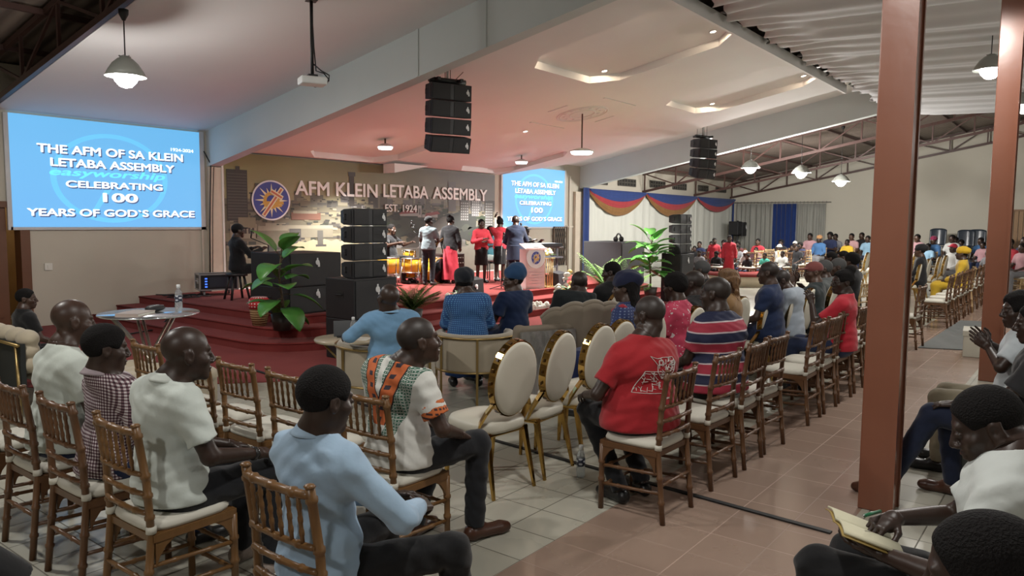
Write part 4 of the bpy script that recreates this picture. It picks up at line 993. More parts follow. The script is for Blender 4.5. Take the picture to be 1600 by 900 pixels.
b = MB(); b.tube([(8.28, 14.12, 3.2), (8.4, 14.08, 2.95), (8.36, 14.06, 2.4), (8.33, 14.06, 1.6), (8.30, 14.06, .42)], .012, 5); b.tube([(8.45, 14.06, 2.9), (8.40, 14.06, 2.0), (8.36, 14.06, .5)], .008, 5)
tag(b.obj('wall_cable', plain('black rubber', (.008, .008, .008), .6)), 'thin dark cables running down the pilaster between screen and mural', 'cable')
b = MB(); b.box((5.40, YB-.012, 1.02), (.12, .02, .12)); b.box((5.40, YB-.026, 1.02), (.04, .01, .06))
tag(b.obj('light_switch', plain('switch white', (.66, .64, .58), .5)), 'white light switch on the wall below the large screen', 'light switch')
# ceiling projector on its pole
t = thing('projector', 'white ceiling projector on a long black pole before the left screen', 'projector', (6.45, 8.32, 3.62), math.radians(-25))
b = MB(); b.box((0, 0, .06), (.34, .27, .10)); b.obj('case_body', plain('projector white', (.66, .67, .66), .45), t, bevel=.02)
b = MB(); b.tube([(.08, .12, .06), (.08, .19, .06)], .045, 14); b.obj('lens', plain('lens', (.02, .02, .03), .15), t)
b = MB(); b.tube([(0, 0, .13), (0, 0, 1.10)], .022, 8); b.box((0, 0, .13), (.12, .12, .03)); b.box((0, 0, 1.10), (.14, .14, .02)); b.obj('pole', m_blk, t)
b = MB(); b.tube([(.01, .02, 1.0), (.03, .02, .5), (.05, .0, .2), (.14, -.05, .17), (.21, -.03, .1), (.19, .0, .05)], .009, 6); b.tube([(.0, .0, .3), (.1, -.06, .2), (.2, -.1, .14), (.19, -.1, .06)], .009, 6); b.obj('cable', m_blk, t)

# ---------------------------------------------------------------- band gear
m_gold = M('drum lacquer', (.55, .30, .02), .25, coat=.4); m_gold.vary((.45, .22, .015), (.68, .40, .03), 5)
m_skinw = plain('drum head', (.7, .68, .62), .5); m_cym = plain('cymbal bronze', (.42, .28, .10), .3, .9)
def drum(label, loc, r, h, tilt=0, stand=True, cat='drum', head=None):
    t = thing('drum', label, cat, loc, 0, 'yellow drum kit')
    R = Matrix.Rotation(tilt, 4, 'X')
    b = MB(); b.lathe([(r, 0), (r, h)], 28, mat=R); b.obj('shell', m_gold, t)
    for P in ([(0, h+.002), (r*.97, h+.004)], [(r*.97, -.004), (0, -.002)]): b = MB(); b.lathe(P, 28, mat=R); b.obj('drum_head', head or m_skinw, t)
    b = MB()
    for z in (0.01, h-.01): b.tube([R @ Vector(((r+.008)*math.cos(2*PI*k/28), (r+.008)*math.sin(2*PI*k/28), z)) for k in range(28)], .011, 6, closed=True)
    for k in range(8): b.tube([R @ Vector(((r+.012)*math.cos(PI*k/4), (r+.012)*math.sin(PI*k/4), z)) for z in (.02, h-.02)], .007, 5)
    b.obj('hoop', m_chr, t)
    if stand:
        b = MB()
        for k in range(3): a = 2*PI*k/3+.5; b.tube([(r*math.cos(a), r*math.sin(a), h*.4), ((r+.06)*math.cos(a), (r+.06)*math.sin(a), -(loc[2]-.41))], .011, 6)
        b.obj('leg', m_chr, t)
drum('yellow floor tom at the left of the drum kit', (11.75, 12.55, .66), .24, .38)
drum('yellow tom in the middle of the drum kit', (12.42, 12.5, .66), .22, .34)
drum('small yellow rack tom beside the guitarist', (12.75, 12.9, .95), .15, .22)
drum('yellow floor tom behind the guitarist', (12.6, 12.75, .52), .19, .36)
drum('bass drum with dark front head right of the guitarist', (12.95, 12.45, .70), .30, .4, PI/2, False, 'drum', plain('dark drum head', (.03, .03, .035), .25))
def cymbal(X, Y, z, label):
    t = thing('cymbal', label, 'cymbal', (X, Y, .4), 0, 'cymbals on stands')
    b = MB(); b.lathe([(0, z+.03), (.03, z+.025), (.05, z+.012), (.2, z-.012), (.2, z-.016), (.05, z+.006), (0, z+.02)], 28); b.obj('plate', m_cym, t)
    b = MB(); b.tube([(0, 0, 0), (0, 0, z+.04)], .01, 6)
    for k in range(3): b.tube([(0, 0, .3), (.25*math.cos(2*PI*k/3), .25*math.sin(2*PI*k/3), .01)], .009, 6)
    b.obj('stand', m_chr, t)
cymbal(11.55, 12.9, .92, 'bronze cymbal at the left end of the drum kit'); cymbal(12.5, 13.3, .98, 'bronze cymbal behind the drummer'); cymbal(13.35, 12.75, .96, 'bronze cymbal above the bass drum')
def mic_stand(X, Y, z0, h, label, boom=(0, 0)):
    t = thing('microphone_stand', label, 'microphone stand', (X, Y, z0))
    b = MB(); b.tube([(0, 0, .01), (0, 0, h)], .010, 6); b.tube([(0, 0, h), (boom[0], boom[1], h+.12)], .008, 6); b.obj('tube', m_blk, t)
    b = MB()
    for k in range(3): b.tube([(0, 0, .08), (.26*math.cos(2*PI*k/3+.4), .26*math.sin(2*PI*k/3+.4), .012)], .009, 6)
    b.obj('tripod_foot', m_blk, t)
    b = MB(); e = Vector((boom[0], boom[1], h+.12)); b.tube([e, e+Vector((0, -.03, .11))], [.012, .017], 8); b.ball(e+Vector((0, -.034, .13)), .027, 10); b.obj('microphone', m_blk, t)
mic_stand(12.95, 12.75, .4, 1.1, 'slim black microphone stand between guitarist and singer', (-.12, .1)); mic_stand(13.35, 13.1, .4, 1.2, 'tall black microphone stand behind the bass drum', (-.25, .1)); mic_stand(12.75, 10.1, .4, .95, 'black microphone stand beside the lectern', (.1, .05))
t = thing('amplifier', 'dark amplifier with rows of knobs behind the singers', 'amplifier', (14.2, 12.95, .4))
MB().box((0, 0, .32), (.75, .4, .64)).obj('cabinet', plain('amp brown', (.035, .018, .015), .6), t, bevel=.015)
b = MB()
for i in range(8):
    for j in range(4): b.ball((-.31+i*.088, -.205, .14+j*.13), (.016, .012, .016), 8)
b.obj('knob', plain('amp knob', (.3, .27, .22), .4), t)
# lectern
t = thing('lectern', 'clear and white lectern with a round emblem at the stage front', 'lectern', (13.3, 9.6, .4), math.radians(-28)); t.scale = (.88,)*3
m_acr = M('frosted acrylic', (.80, .62, .60), .2, spec=.5); m_acr.b.inputs['Transmission Weight'].default_value = .35; m_acr.b.inputs['Alpha'].default_value = .8
MB().b2((-.26, -.02, .04), (.26, .02, .98)).obj('front_panel', m_acr, t, bevel=.006)
b = MB(); T = Matrix.Translation((0, .12, 1.04)) @ Matrix.Rotation(math.radians(18), 4, 'X'); b.box((0, 0, 0), (.58, .42, .016), mat=T); b.box((0, -.2, .02), (.58, .016, .03), mat=T); b.obj('sloped_top', m_acr, t)
MB().b2((-.26, -.02, .0), (.26, .42, .04)).b2((-.25, .02, .04), (-.23, .38, .98)).b2((.23, .02, .04), (.25, .38, .98)).obj('side_panel', m_acr, t)
b = MB(); b.add([(.25*math.cos(2*PI*k/40), -.024, .78+.27*math.sin(2*PI*k/40)) for k in range(40)]+[(.25*math.cos(2*PI*k/40), -.04, .78+.27*math.sin(2*PI*k/40)) for k in range(40)], [tuple(range(40, 80))]+[(k, (k+1) % 40, 40+(k+1) % 40, 40+k) for k in range(40)]); b.obj('white_disc', m_logo, t)
emblem(t, 0, .77, .17, -.043, .8)
b = MB()
for i, wd in enumerate((.3, .22, .3, .18, .26)): b.box((0, -.023, .42-.07*i), (wd, .004, .022))
b.obj('faint_lettering', plain('faint print', (.45, .33, .34), .5), t)
# flower stand and arrangements
m_rose = plain('rose white', (.72, .70, .60), .7); m_rosey = plain('rose yellow', (.72, .55, .16), .7); m_leafd = M('leaf dark', (.03, .09, .025), .45); m_leafd.vary((.02, .06, .018), (.06, .15, .035), 8)
def rose(b, c, r, mi):
    for k in range(3): b.ball((c[0], c[1], c[2]+r*.12*k), (r*(1-.22*k), r*(1-.22*k), r*.62), 10, mi)
    for k in range(5): a = 2*PI*k/5; b.ball((c[0]+r*.55*math.cos(a), c[1]+r*.55*math.sin(a), c[2]-r*.1), (r*.55, r*.55, r*.38), 8, mi)
def leaf(b, p, d, L, W, droop=.4, mi=0, n=7, cup=.15):
    p, d = Vector(p), Vector(d).normalized(); side = d.cross(Vector((0, 0, 1)))
    side = side.normalized() if side.length > .05 else Vector((1, 0, 0)); vs = []; q = p.copy(); dd = d.copy()
    for i in range(n+1):
        u = i/n; wd = W*.5*(math.sin(PI*min(1, u**.75))**.8 if 0 < u < 1 else 0.02); up = side.cross(dd).normalized()
        vs += [q-side*wd+up*cup*wd, q.copy(), q+side*wd+up*cup*wd]
        dd = (dd+Vector((0, 0, -droop/n))).normalized(); q = q+dd*L/n
    b.add(vs, [(3*i+j, 3*i+j+1, 3*i+j+4, 3*i+j+3) for i in range(n) for j in (0, 1)], mi, True)
t = thing('flower_stand', 'gold flower stand topped with yellow and white roses beside the lectern', 'flower stand', (13.0, 9.35, .27))
t.location = (13.75, 9.62, .4)
b = MB(); b.box((0, 0, .015), (.26, .26, .03)); b.box((0, 0, .66), (.28, .28, .025))
for x in (-.1, -.033, .033, .1):
    for y in (-.1, .1): b.tube([(x, y, .02), (x, y, .66)], .013, 6)
b.obj('frame', plain('pale gold', (.62, .45, .22), .35, .6), t)
b = MB(); r_ = random.Random(3)
for k in range(12): a = r_.uniform(0, 2*PI); q = r_.uniform(0, .14); rose(b, (q*math.cos(a), q*math.sin(a), .74+.1*r_.random()), .06, k % 2)
b.obj('roses', [m_rose, m_rosey], t)
b = MB()
for k in range(12): a = r_.uniform(0, 2*PI); leaf(b, (0, 0, .7), (math.cos(a), math.sin(a), .4), .24, .08)
b.obj('leaves', m_leafd, t, solid=.002)
def arrangement(X, Y, z, label, n, R, H):
    t = thing('flower_arrangement', label, 'flowers', (X, Y, z)); r_ = random.Random(n+int(X*10))
    b = MB(); b.lathe([(.0, 0), (.12, 0), (.15, H*.35), (.13, H*.4), (0, H*.4)], 16); b.obj('vase', plain('vase white', (.6, .58, .52), .4), t)
    b = MB()
    for k in range(n): a = r_.uniform(0, 2*PI); q = R*math.sqrt(r_.random()); rose(b, (q*math.cos(a), q*math.sin(a), H*.5+H*.55*(1-q/R)+r_.uniform(-.05, .05)), .055, 0 if r_.random() < .75 else 1)
    b.obj('roses', [m_rose, m_rosey], t)
    b = MB()
    for k in range(n*2): a = r_.uniform(0, 2*PI); leaf(b, (0, 0, H*.45), (math.cos(a), math.sin(a), r_.uniform(.1, 1)), R*1.2, .08, .6)
    b.obj('leaves', m_leafd, t, solid=.002)
arrangement(12.8, 8.35, .008, 'white and yellow rose arrangement beside the man in the black suit', 26, .34, .85)
arrangement(10.55, 9.3, .267, 'low arrangement of pale roses and leaves on the step behind the blue dress', 16, .3, .3)
# ruffled white garlands along the stage steps
m_ruf = plain('white ruffle', (.66, .65, .58), .85)
def ruffle(x0, x1, y, z, label):
    t = thing('ruffled_cloth', label, 'cloth', ((x0+x1)/2, y, z)); b = MB(); r_ = random.Random(int(x0*7)); L = x1-x0
    for k in range(int(L*26)): b.ball((-L/2+r_.random()*L, r_.uniform(-.08, .08), .05+r_.uniform(-.02, .06)), (r_.uniform(.03, .06), .05, r_.uniform(.04, .075)), 8)
    b.box((0, 0, .03), (L, .2, .06)); o = b.obj('ruffles', m_ruf, t)
ruffle(10.2, 11.35, 8.72, .133, 'ruffled white cloth on the step between the two women in blue')
ruffle(11.9, 12.5, 8.72, .133, 'ruffled white cloth on the step left of the black suit')
# keyboard and stand
t = thing('keyboard', 'black keyboard on a tiered stand in front of the seated player', 'keyboard', (15.9, 11.25, .4), math.radians(-8))
b = MB(); b.box((0, 0, .86), (1.15, .34, .09)); b.obj('case_body', plain('keyboard black', (.015, .015, .017), .35), t, bevel=.01)
b = MB(); b.box((0, .10, .908), (1.08, .13, .006)); b.obj('keys', plain('keys white', (.7, .7, .68), .4), t)
b = MB()
for s in (-.45, .45): b.box((s, -.1, .42), (.04, .04, .84)); b.box((s, .1, .42), (.04, .04, .84)); b.box((s, 0, .03), (.05, .5, .04))
b.box((0, -.1, .3), (.9, .04, .05)); b.box((0, -.12, .55), (1.0, .3, .04)); b.obj('stand', plain('stand grey', (.10, .10, .11), .4), t)
b = MB(); b.tube([(-.6, -.12, .8), (.66, -.12, .8)], .022, 8); b.obj('front_rail', m_chr, t)
t = thing('folded_stand_cover', 'dark curved bag lying behind the lectern by the keyboard', 'bag', (15.15, 11.4, .4))
o = soft_obj('bag_body', [solid([cone((-.3, 0, .78), (.35, 0, .82), .10, .07, .05), cone((-.32, 0, .78), (-.36, .05, .1), .10, .1, .05), cone((.3, 0, .8), (.35, .05, .1), .06, .08, .05)], .02)], plain('bag black', (.02, .02, .022), .6), t)
# black booth right of the stage
t = thing('mixing_booth', 'large plain black booth standing right of the stage before the drapes', 'booth', (18.95, 10.9, .008), math.radians(-6))
MB().box((0, 0, .66), (1.15, 1.3, 1.30)).obj('body', plain('booth grey black', (.03, .032, .036), .6), t, bevel=.01)
b = MB(); b.box((0, -.655, .66), (1.05, .01, 1.2)); b.obj('front_board', plain('booth front', (.05, .052, .058), .6), t)
t = thing('headphones', 'black headphones resting on the black booth', 'headphones', (18.85, 10.7, 1.32))
b = MB(); b.tube([(-.16*math.cos(PI*k/12), 0, .02+.2*math.sin(PI*k/12)) for k in range(13)], .025, 8); b.obj('band', m_blk, t)
for s in (1, -1): b = MB(); b.ball((s*.16, 0, .07), (.05, .08, .08), 12); b.obj('ear_cup', m_blk, t)
# ---------------------------------------------------------------- plants
m_leaf = M('leaf green', (.06, .22, .04), .35, spec=.5); m_leaf.vary((.03, .13, .02), (.11, .33, .06), 5, 3)
m_palm = M('palm green', (.12, .26, .04), .5); m_palm.vary((.07, .17, .025), (.18, .36, .06), 3)
m_stem = plain('stem brown', (.07, .045, .02), .7)
t = thing('woven_basket', 'tan woven basket with a red and white spotted rim on the stage step', 'basket', (6.52, 9.62, .267))
t.location = (6.62, 9.88, .267)
m_bk = M('woven tan', (.30, .18, .08), .8); x, y, z = m_bk.xyz(); m_bk.bump(((z*180).sin()+(x*90).sin()), .6, .01)
b = MB(); b.lathe([(.0, 0), (.10, 0), (.13, .15), (.14, .32), (.125, .32), (.11, .05), (0, .05)], 24); b.obj('basket_body', m_bk, t)
m_dt = M('red spotted cloth', (.5, .03, .03), .8); x, y, z = m_dt.xyz(); a_ = y.at2(x)*2.9; d_ = ((a_.fr()-.5)*(a_.fr()-.5)+((z*22).fr()-.5)*((z*22).fr()-.5)).sq(); m_dt.col(m_dt.mix(d_ < .24, (.45, .02, .025), (.75, .68, .65)))
b = MB(); b.lathe([(.145, .26), (.155, .33), (.145, .40), (.11, .43), (0, .44)], 24); b.obj('spotted_cloth', m_dt, t)
def fig_tree(X, Y, z0, H, n, label, L, W, seed, hang=0, pot=True, spread=.35):
    t = thing('fiddle_leaf_plant', label, 'plant', (X, Y, z0)); r_ = random.Random(seed)
    stem = [(0, 0, .1), (.03, .02, H*.35), (-.02, .03, H*.65), (.02, 0, H)]
    if pot: b = MB(); b.lathe([(0, 0), (.12, 0), (.16, .24), (.14, .24), (0, .22)], 20); b.obj('pot', plain('pot dark', (.03, .025, .02), .5), t)
    b = MB(); b.tube(stem, [.022, .02, .016, .01], 8)
    for k in range(n):
        u = .18+.82*k/n if hang else .35+.65*k/n; zz = H*u; a = k*2.4+r_.uniform(-.3, .3); e = r_.uniform(-.1, .9) if k < n-4 else r_.uniform(.8, 1.6)
        d = Vector((math.cos(a), math.sin(a), e)).normalized(); p = Vector((0, 0, zz)); q = p+d*r_.uniform(.08, spread)
        b.tube([p, (p+q)/2+Vector((0, 0, .02)), q], .006, 5)
        m = MB(); leaf(m, q, d, L*r_.uniform(.75, 1.15), W*r_.uniform(.8, 1.15), (1.1 if hang else .7)*r_.uniform(.6, 1.5), 0, 9, .2); m.obj('leaf', m_leaf, t, solid=.003)
    b.obj('stem', m_stem, t)
fig_tree(6.55, 9.22, .267, 1.2, 17, 'tall broad leaved green plant on the steps before the black cabinets', .46, .30, 4, 1, True, .16)
fig_tree(15.7, 8.05, .133, 1.32, 38, 'large leaved green plant left of the right speaker stack', .46, .30, 9, 0, True, .22)
def palm(X, Y, z0, n, L, label, seed, mat=m_palm):
    t = thing('potted_palm', label, 'plant', (X, Y, z0)); r_ = random.Random(seed)
    b = MB(); b.lathe([(0, 0), (.13, 0), (.17, .28), (.15, .28), (0, .25)], 20); b.obj('pot', plain('pot dark', (.03, .025, .02), .5), t)
    for k in range(n):
        a = 2.4*k+r_.uniform(-.3, .3); e = r_.uniform(1.1, 3.2); d = Vector((math.cos(a), math.sin(a), e)).normalized(); P = [Vector((0, 0, .25))]; l = L*r_.uniform(.7, 1.1)
        for i in range(10): d = (d+Vector((math.cos(a)*.04, math.sin(a)*.04, -.055))).normalized(); P.append(P[-1]+d*l/10)
        m = MB(); m.tube(P, [.009*(1-i/13) for i in range(11)], 5)
        for i in range(2, 21):
            u = i/20*10; j = min(int(u), 9); p = P[j].lerp(P[j+1], u-j); dr = (P[j+1]-P[j]).normalized(); sd = dr.cross(Vector((0, 0, 1))); sd = sd.normalized() if sd.length > .01 else Vector((1, 0, 0))
            ll = L*.33*math.sin(PI*min(.97, .15+u/10*.85))**.7
            for s in (1, -1): leaf(m, p, sd*s+dr*.8+Vector((0, 0, .2)), ll, .036, .8, 0, 4, .1)
        m.obj('frond', mat, t)
palm(14.05, 8.25, .133, 15, .95, 'tall potted palm with yellow green fronds left of the black booth', 2)
palm(14.6, 7.95, .008, 13, .72, 'lower potted palm in front of the large leaved plant', 5)
palm(8.75, 8.78, .133, 20, .62, 'bushy potted palm on the stage step behind the man in light blue', 8, (lambda m: (m.vary((.05, .11, .02), (.18, .26, .06), 4), m.m)[1])(M('palm dark', (.1, .18, .04), .5)))
t = thing('low_dais', 'low round dais with red top and cream side in front of the choir', 'dais', (22.6, 8.5, 0))
b = MB(); b.lathe([(1.1, .0), (1.1, .30)], 48); b.obj('cream_side', plain('cream side', (.50, .43, .30), .7), t)
b = MB(); b.lathe([(1.12, .30), (1.12, .36), (0, .36)], 48); b.obj('carpet_top', m_carpet, t)

# ---------------------------------------------------------------- seats
def goldwood(nm, a, c):
    m = M(nm, a, .38, spec=.5); m.vary(a, c, 7, 3, stretch=(4, 4, .6)); m.bump(m.noise(60, 2), .05, .002); return m.m
m_gw = goldwood('gold stained wood', (.115, .055, .018), (.19, .095, .032)); m_gw2 = goldwood('brown stained wood', (.085, .038, .016), (.14, .065, .027)); m_gw3 = goldwood('pale gold wood', (.36, .24, .11), (.48, .33, .16))
m_cush = M('cream cushion', (.56, .54, .46), .7, sheen=.1); m_cush.vary((.52, .50, .43), (.60, .58, .50), 4); m_cush = m_cush.m
def bamboo(b, pts, r, rings, n=8):
    """a turned stick with raised rings at the given fractions"""
    pts = [Vector(p) for p in pts]; L = [0]
    for i in range(len(pts)-1): L.append(L[-1]+(pts[i+1]-pts[i]).length)
    def at(u):
        d = u*L[-1]
        for i in range(len(pts)-1):
            if d <= L[i+1] or i == len(pts)-2: return pts[i].lerp(pts[i+1], (d-L[i])/(L[i+1]-L[i]))
    us, rr = [0], [r]; e = .007/L[-1]
    for q in rings: us += [q-2*e, q-e, q+e, q+2*e]; rr += [r, r*1.28, r*1.28, r]
    for p_ in range(1, len(pts)-1): us.append(L[p_]/L[-1]); rr.append(r)
    us.append(1); rr.append(r)
    o = sorted(range(len(us)), key=lambda i: us[i]); b.tube([at(max(0, min(1, us[i]))) for i in o], [rr[i] for i in o], n)
def chiavari(label, mat, cush, n=8):
    t = thing('chiavari_chair', label, 'chair')
    fr = MB(); fr.box((0, -.19, .435), (.38, .03, .035)); fr.box((0, .2, .435), (.40, .03, .035)); fr.box((.195, 0, .435), (.03, .40, .035)); fr.box((-.195, 0, .435), (.03, .40, .035)); fr.box((0, 0, .45), (.4, .4, .012))
    for s in (1, -1):   # small arched aprons
        for e in (1, -1): fr.prism([(0, 0), (0, .12), (.02, .07), (.05, .03), (.10, 0)], -.009, .009, 0, Matrix.Translation((s*.197, e*.19, .42)) @ Matrix.Rotation(-PI/2 if e > 0 else PI/2, 4, 'Z') @ Matrix.Rotation(PI/2, 4, 'X') @ Matrix.Diagonal((1, -1, 1, 1)))
    fr.obj('seat_frame', mat, t)
    for s in (1, -1):
        b = MB(); bamboo(b, [(s*.2, .2, 0), (s*.196, .2, .43)], .0175, (.45, .72), n); b.obj('leg', mat, t)
        b = MB(); bamboo(b, [(s*.195, -.245, 0), (s*.19, -.2, .45), (s*.188, -.213, .70), (s*.186, -.25, .95)], .0175, (.14, .30, .56, .665, .76, .955), n); b.ball((s*.186, -.251, .957), (.022, .022, .010), 8); b.obj('leg', mat, t)
        b = MB()
        for z in (.17, .29): bamboo(b, [(s*.198, .2, z), (s*.194, -.225, z+.02)], .011, (.3, .7), 6)
        b.obj('stretcher', mat, t)
        b = MB(); b.tube([(s*.19, -.2, .46), (s*.19, -.2, .492)], .023, 10); b.obj('cushion_tie', cush, t)
    b = MB()
    for z in (.15, .27): bamboo(b, [(-.199, .2, z), (.199, .2, z)], .011, (.3, .7), 6)
    b.obj('stretcher', mat, t)
    b = MB(); bamboo(b, [(-.194, -.225, .24), (.194, -.225, .24)], .011, (.3, .7), 6); b.obj('stretcher', mat, t)
    def bk(z): return -.2-.05*((z-.45)/.5)
    b = MB()
    for z, r in ((.925, .0165), (.735, .0125), (.645, .0125), (.555, .0125)):
        P = [(.186*math.sin(PI*(i/8-.5)), bk(z)-.022*math.cos(PI*(i/8-.5)), z) for i in range(9)]; bamboo(b, P, r, (.2, .5, .8), 7)
    for k in range(6):
        x = -.135+.054*k; y = -.022*math.cos(math.asin(x/.186)); bamboo(b, [(x, bk(.735)+y, .735), (x, bk(.925)+y, .925)], .0082, (.25, .5, .75), 6)
    b.obj('backrest', mat, t)
    b = MB()
    def cu(u, v):
        a = 2*PI*u; k = (abs(math.cos(a))**5+abs(math.sin(a))**5)**(-.2); prof = ((0, .458), (.97, .458), (1, .475), (.95, .497), (.6, .509), (0, .511))[round(v*5)]
        return (.208*k*math.cos(a)*prof[0], .212*k*math.sin(a)*prof[0], prof[1])
    b.grid(cu, 32, 5); b.obj('seat_cushion', cush, t); return t
def chair_at(proto, x, y, rz, label, group, used=set(), s=None):
    if proto.name not in used:
        used.add(proto.name); kids(proto)
        for c in proto.children: kids(c)
        proto.location = (x, y, 0); proto.rotation_euler = (0, 0, rz); proto['label'] = label; proto['group'] = group; return proto
    return dup(proto, (x, y, 0), rz, label, group)
EAST = -PI/2
A = chiavari('x', m_gw, m_cush); B = chiavari('x', m_gw2, m_cush); Cc = chiavari('x', m_gw3, m_cush, 6)
GL, GM, GA = 'gold chairs in the nearest left row', 'gold chairs in the second left row', 'brown gold chairs along the aisle'
for y, l, p in ((4.66, 'dark gold bamboo chair under the man in the plain white tee', B), (4.07, 'dark gold bamboo chair under the man in the checked shirt', B), (3.43, 'gold bamboo chair under the bald man in the white button shirt', A), (2.23, 'gold bamboo chair under the man in the light blue shirt, nearest of all', A), (5.28, 'dark gold bamboo chair cut by the left picture edge', B)):
    chair_at(p, 1.80, y, EAST, l, GL)
for y, l in ((3.0, 'gold bamboo chair under the man in the orange patterned shirt'), (3.74, 'empty gold bamboo chair left of the orange patterned shirt'), (4.28, 'empty gold bamboo chair in the middle before the red carpet'), (4.80, 'empty gold bamboo chair right beside the bald man in white'), (5.42, 'gold bamboo chair half hidden behind the bald man in white')):
    chair_at(A, 2.93 if y > 3.5 else 2.86, y, EAST, l, GM)
AX = [(4.34, 'brown bamboo chair under the man in the red tee'), (5.10, 'brown bamboo chair under the man in the striped shirt'), (5.67, 'brown bamboo chair just right of the striped shirt'), (6.17, 'second empty brown bamboo chair right of the striped shirt'), (7.28, 'empty brown bamboo chair with a clear view of its white seat'), (7.83, 'brown bamboo chair before the navy shirt, sixth along the aisle'), (8.40, 'brown bamboo chair under the woman in red by the pillar'), (8.98, 'brown bamboo chair just hidden by the thick pillar'), (9.6, 'brown bamboo chair behind the thick pillar'), (10.2, 'brown bamboo chair appearing right of the thick pillar'), (11.2, 'brown bamboo chair third right of the thick pillar'), (12.7, 'single brown bamboo chair by the grey floor mat'), (15.6, 'brown bamboo chair first in the far aisle row'), (16.4, 'brown bamboo chair second in the far aisle row'), (17.2, 'brown bamboo chair third in the far aisle row'), (18.0, 'brown bamboo chair fourth in the far aisle row'), (18.8, 'brown bamboo chair under the woman in yellow'), (19.7, 'brown bamboo chair behind the woman in yellow'), (20.6, 'brown bamboo chair seventh in the far aisle row'), (21.6, 'brown bamboo chair near the farther pillar'), (23, 'farthest brown bamboo chair of the aisle row')]
for x, l in AX: chair_at(B if x > 4.5 else B, x, 2.24, RND.uniform(-.08, .08), l, GA)
for i, (x, y, l) in enumerate(((25.2, 8.75, 'first'), (26.2, 8.3, 'second'), (27.3, 7.8, 'third'), (27.0, 9.0, 'fourth'), (28.4, 8.6, 'fifth'))):
    chair_at(Cc, x, y, math.radians(150), 'pale gold empty chair facing the room before the choir, %s from the left' % l, 'pale gold chairs before the choir')
# cream oval-back chairs with polished gold rims
m_pol = M('polished gold', (.48, .30, .09), .16, 1).m; m_oval = M('cream leather', (.60, .575, .48), .45, spec=.4); m_oval.vary((.57, .545, .455), (.63, .60, .51), 2.5); m_oval = m_oval.m
def oval_chair():
    t = thing('oval_back_chair', 'x', 'chair'); T = Matrix.Translation((0, -.235, .80)) @ Matrix.Rotation(math.radians(9), 4, 'X')
    def ov(rx, rz, y): return [T @ Vector((rx*math.cos(2*PI*k/40), y, rz*math.sin(2*PI*k/40))) for k in range(40)]
    def pad(b, prof):
        for i in range(len(prof)): b.v += [tuple(p) for p in ov(*prof[i])]
        n = len(prof)
        for i in range(n-1):
            for k in range(40): b.f.append((i*40+k, i*40+(k+1) % 40, (i+1)*40+(k+1) % 40, (i+1)*40+k))
        b.f += [tuple(range(39, -1, -1)), tuple(range((n-1)*40, n*40))]; b.mi = [0]*len(b.f); b.sm = [True]*len(b.f)
    b = MB(); pad(b, [(.12, .16, -.047), (.18, .238, -.043), (.196, .257, -.036), (.199, .261, -.02), (.199, .261, .02), (.196, .257, .036), (.17, .225, .048), (.11, .14, .054)]); b.obj('backrest_pad', m_oval, t)
    b = MB(); v = []
    for y, k in ((-.028, .197), (-.028, .207), (.028, .207), (.028, .197)): v += ov(k, k+.062, y)
    b.add(v, [(j*40+k, j*40+(k+1) % 40, ((j+1) % 4)*40+(k+1) % 40, ((j+1) % 4)*40+k) for j in range(4) for k in range(40)]); b.obj('gold_rim', m_pol, t)
    b = MB()
    for k in range(0, 40, 2):
        a = 2*PI*k/40; p = T @ Vector((.2085*math.cos(a), 0, .2705*math.sin(a))); q = T @ Vector((.2085*math.cos(a+.09), 0, .2705*math.sin(a+.09))); b.tube([p, q], 1, 4, sq=(.016, .002))
    b.obj('key_pattern', plain('rim recess', (.06, .03, .01), .4), t)
    b = MB()
    def cu(u, v):
        a = 2*PI*u; k = (abs(math.cos(a))**3.2+abs(math.sin(a))**3.2)**(-1/3.2); pr = ((0, .425), (.98, .425), (1, .445), (1, .475), (.94, .50), (.6, .512), (0, .515))[round(v*6)]
        return (.235*k*math.cos(a)*pr[0], .02+.235*k*math.sin(a)*pr[0], pr[1])
    b.grid(cu, 36, 6); b.obj('seat_pad', m_oval, t)
    b = MB(); b.box((0, .02, .415), (.42, .42, .03)); b.obj('seat_frame', m_pol, t, bevel=.01)
    for s in (1, -1):
        b = MB(); b.tube([(s*.19, .2, .41), (s*.2, .22, 0)], [.026, .013], 4, smooth=False); b.obj('leg', m_pol, t)
        b = MB(); b.tube([(s*.18, -.17, .43), (s*.2, -.26, 0)], [.026, .013], 4, smooth=False); b.obj('leg', m_pol, t)
        b = MB(); b.tube([T @ Vector((s*.165, 0, -.17)), (s*.205, -.19, .58), (s*.215, -.14, .50), (s*.20, -.10, .43)], 1, 4, sq=(.022, .008)); b.obj('back_support', m_pol, t)
    return t
O = oval_chair(); GO = 'cream oval back chairs in the white row'
OV = [(4.03, 3.30, 'nearest cream oval back chair with its seat fully in view'), (4.53, 3.30, 'second cream oval back chair with the tall gold rim'), (5.08, 3.28, 'cream oval back chair beyond the red tee, holding a white box'), (5.42, 3.28, 'cream oval back chair partly hidden by the man in red'), (6.02, 3.3, 'cream oval back chair under the woman in the blue braided hat'), (6.78, 3.25, 'cream oval back chair under the red and white print dress'), (7.62, 3.25, 'cream oval back chair left of a close pair beside the navy shirt'), (8.05, 3.28, 'cream oval back chair right of a close pair beside the navy shirt'), (8.66, 3.18, 'cream oval back chair under the man in the navy shirt'), (9.12, 3.05, 'cream oval back chair seen edge on right of the navy shirt'), (9.68, 3.02, 'cream oval back chair behind the raised hands'), (10.45, 2.95, 'cream oval back chair next to the woman in red'), (11.2, 3.0, 'cream oval back chair under a grey haired person')]
for x, y, l in OV: chair_at(O, x, y, RND.uniform(-.12, .08), l, GO)
k = 0
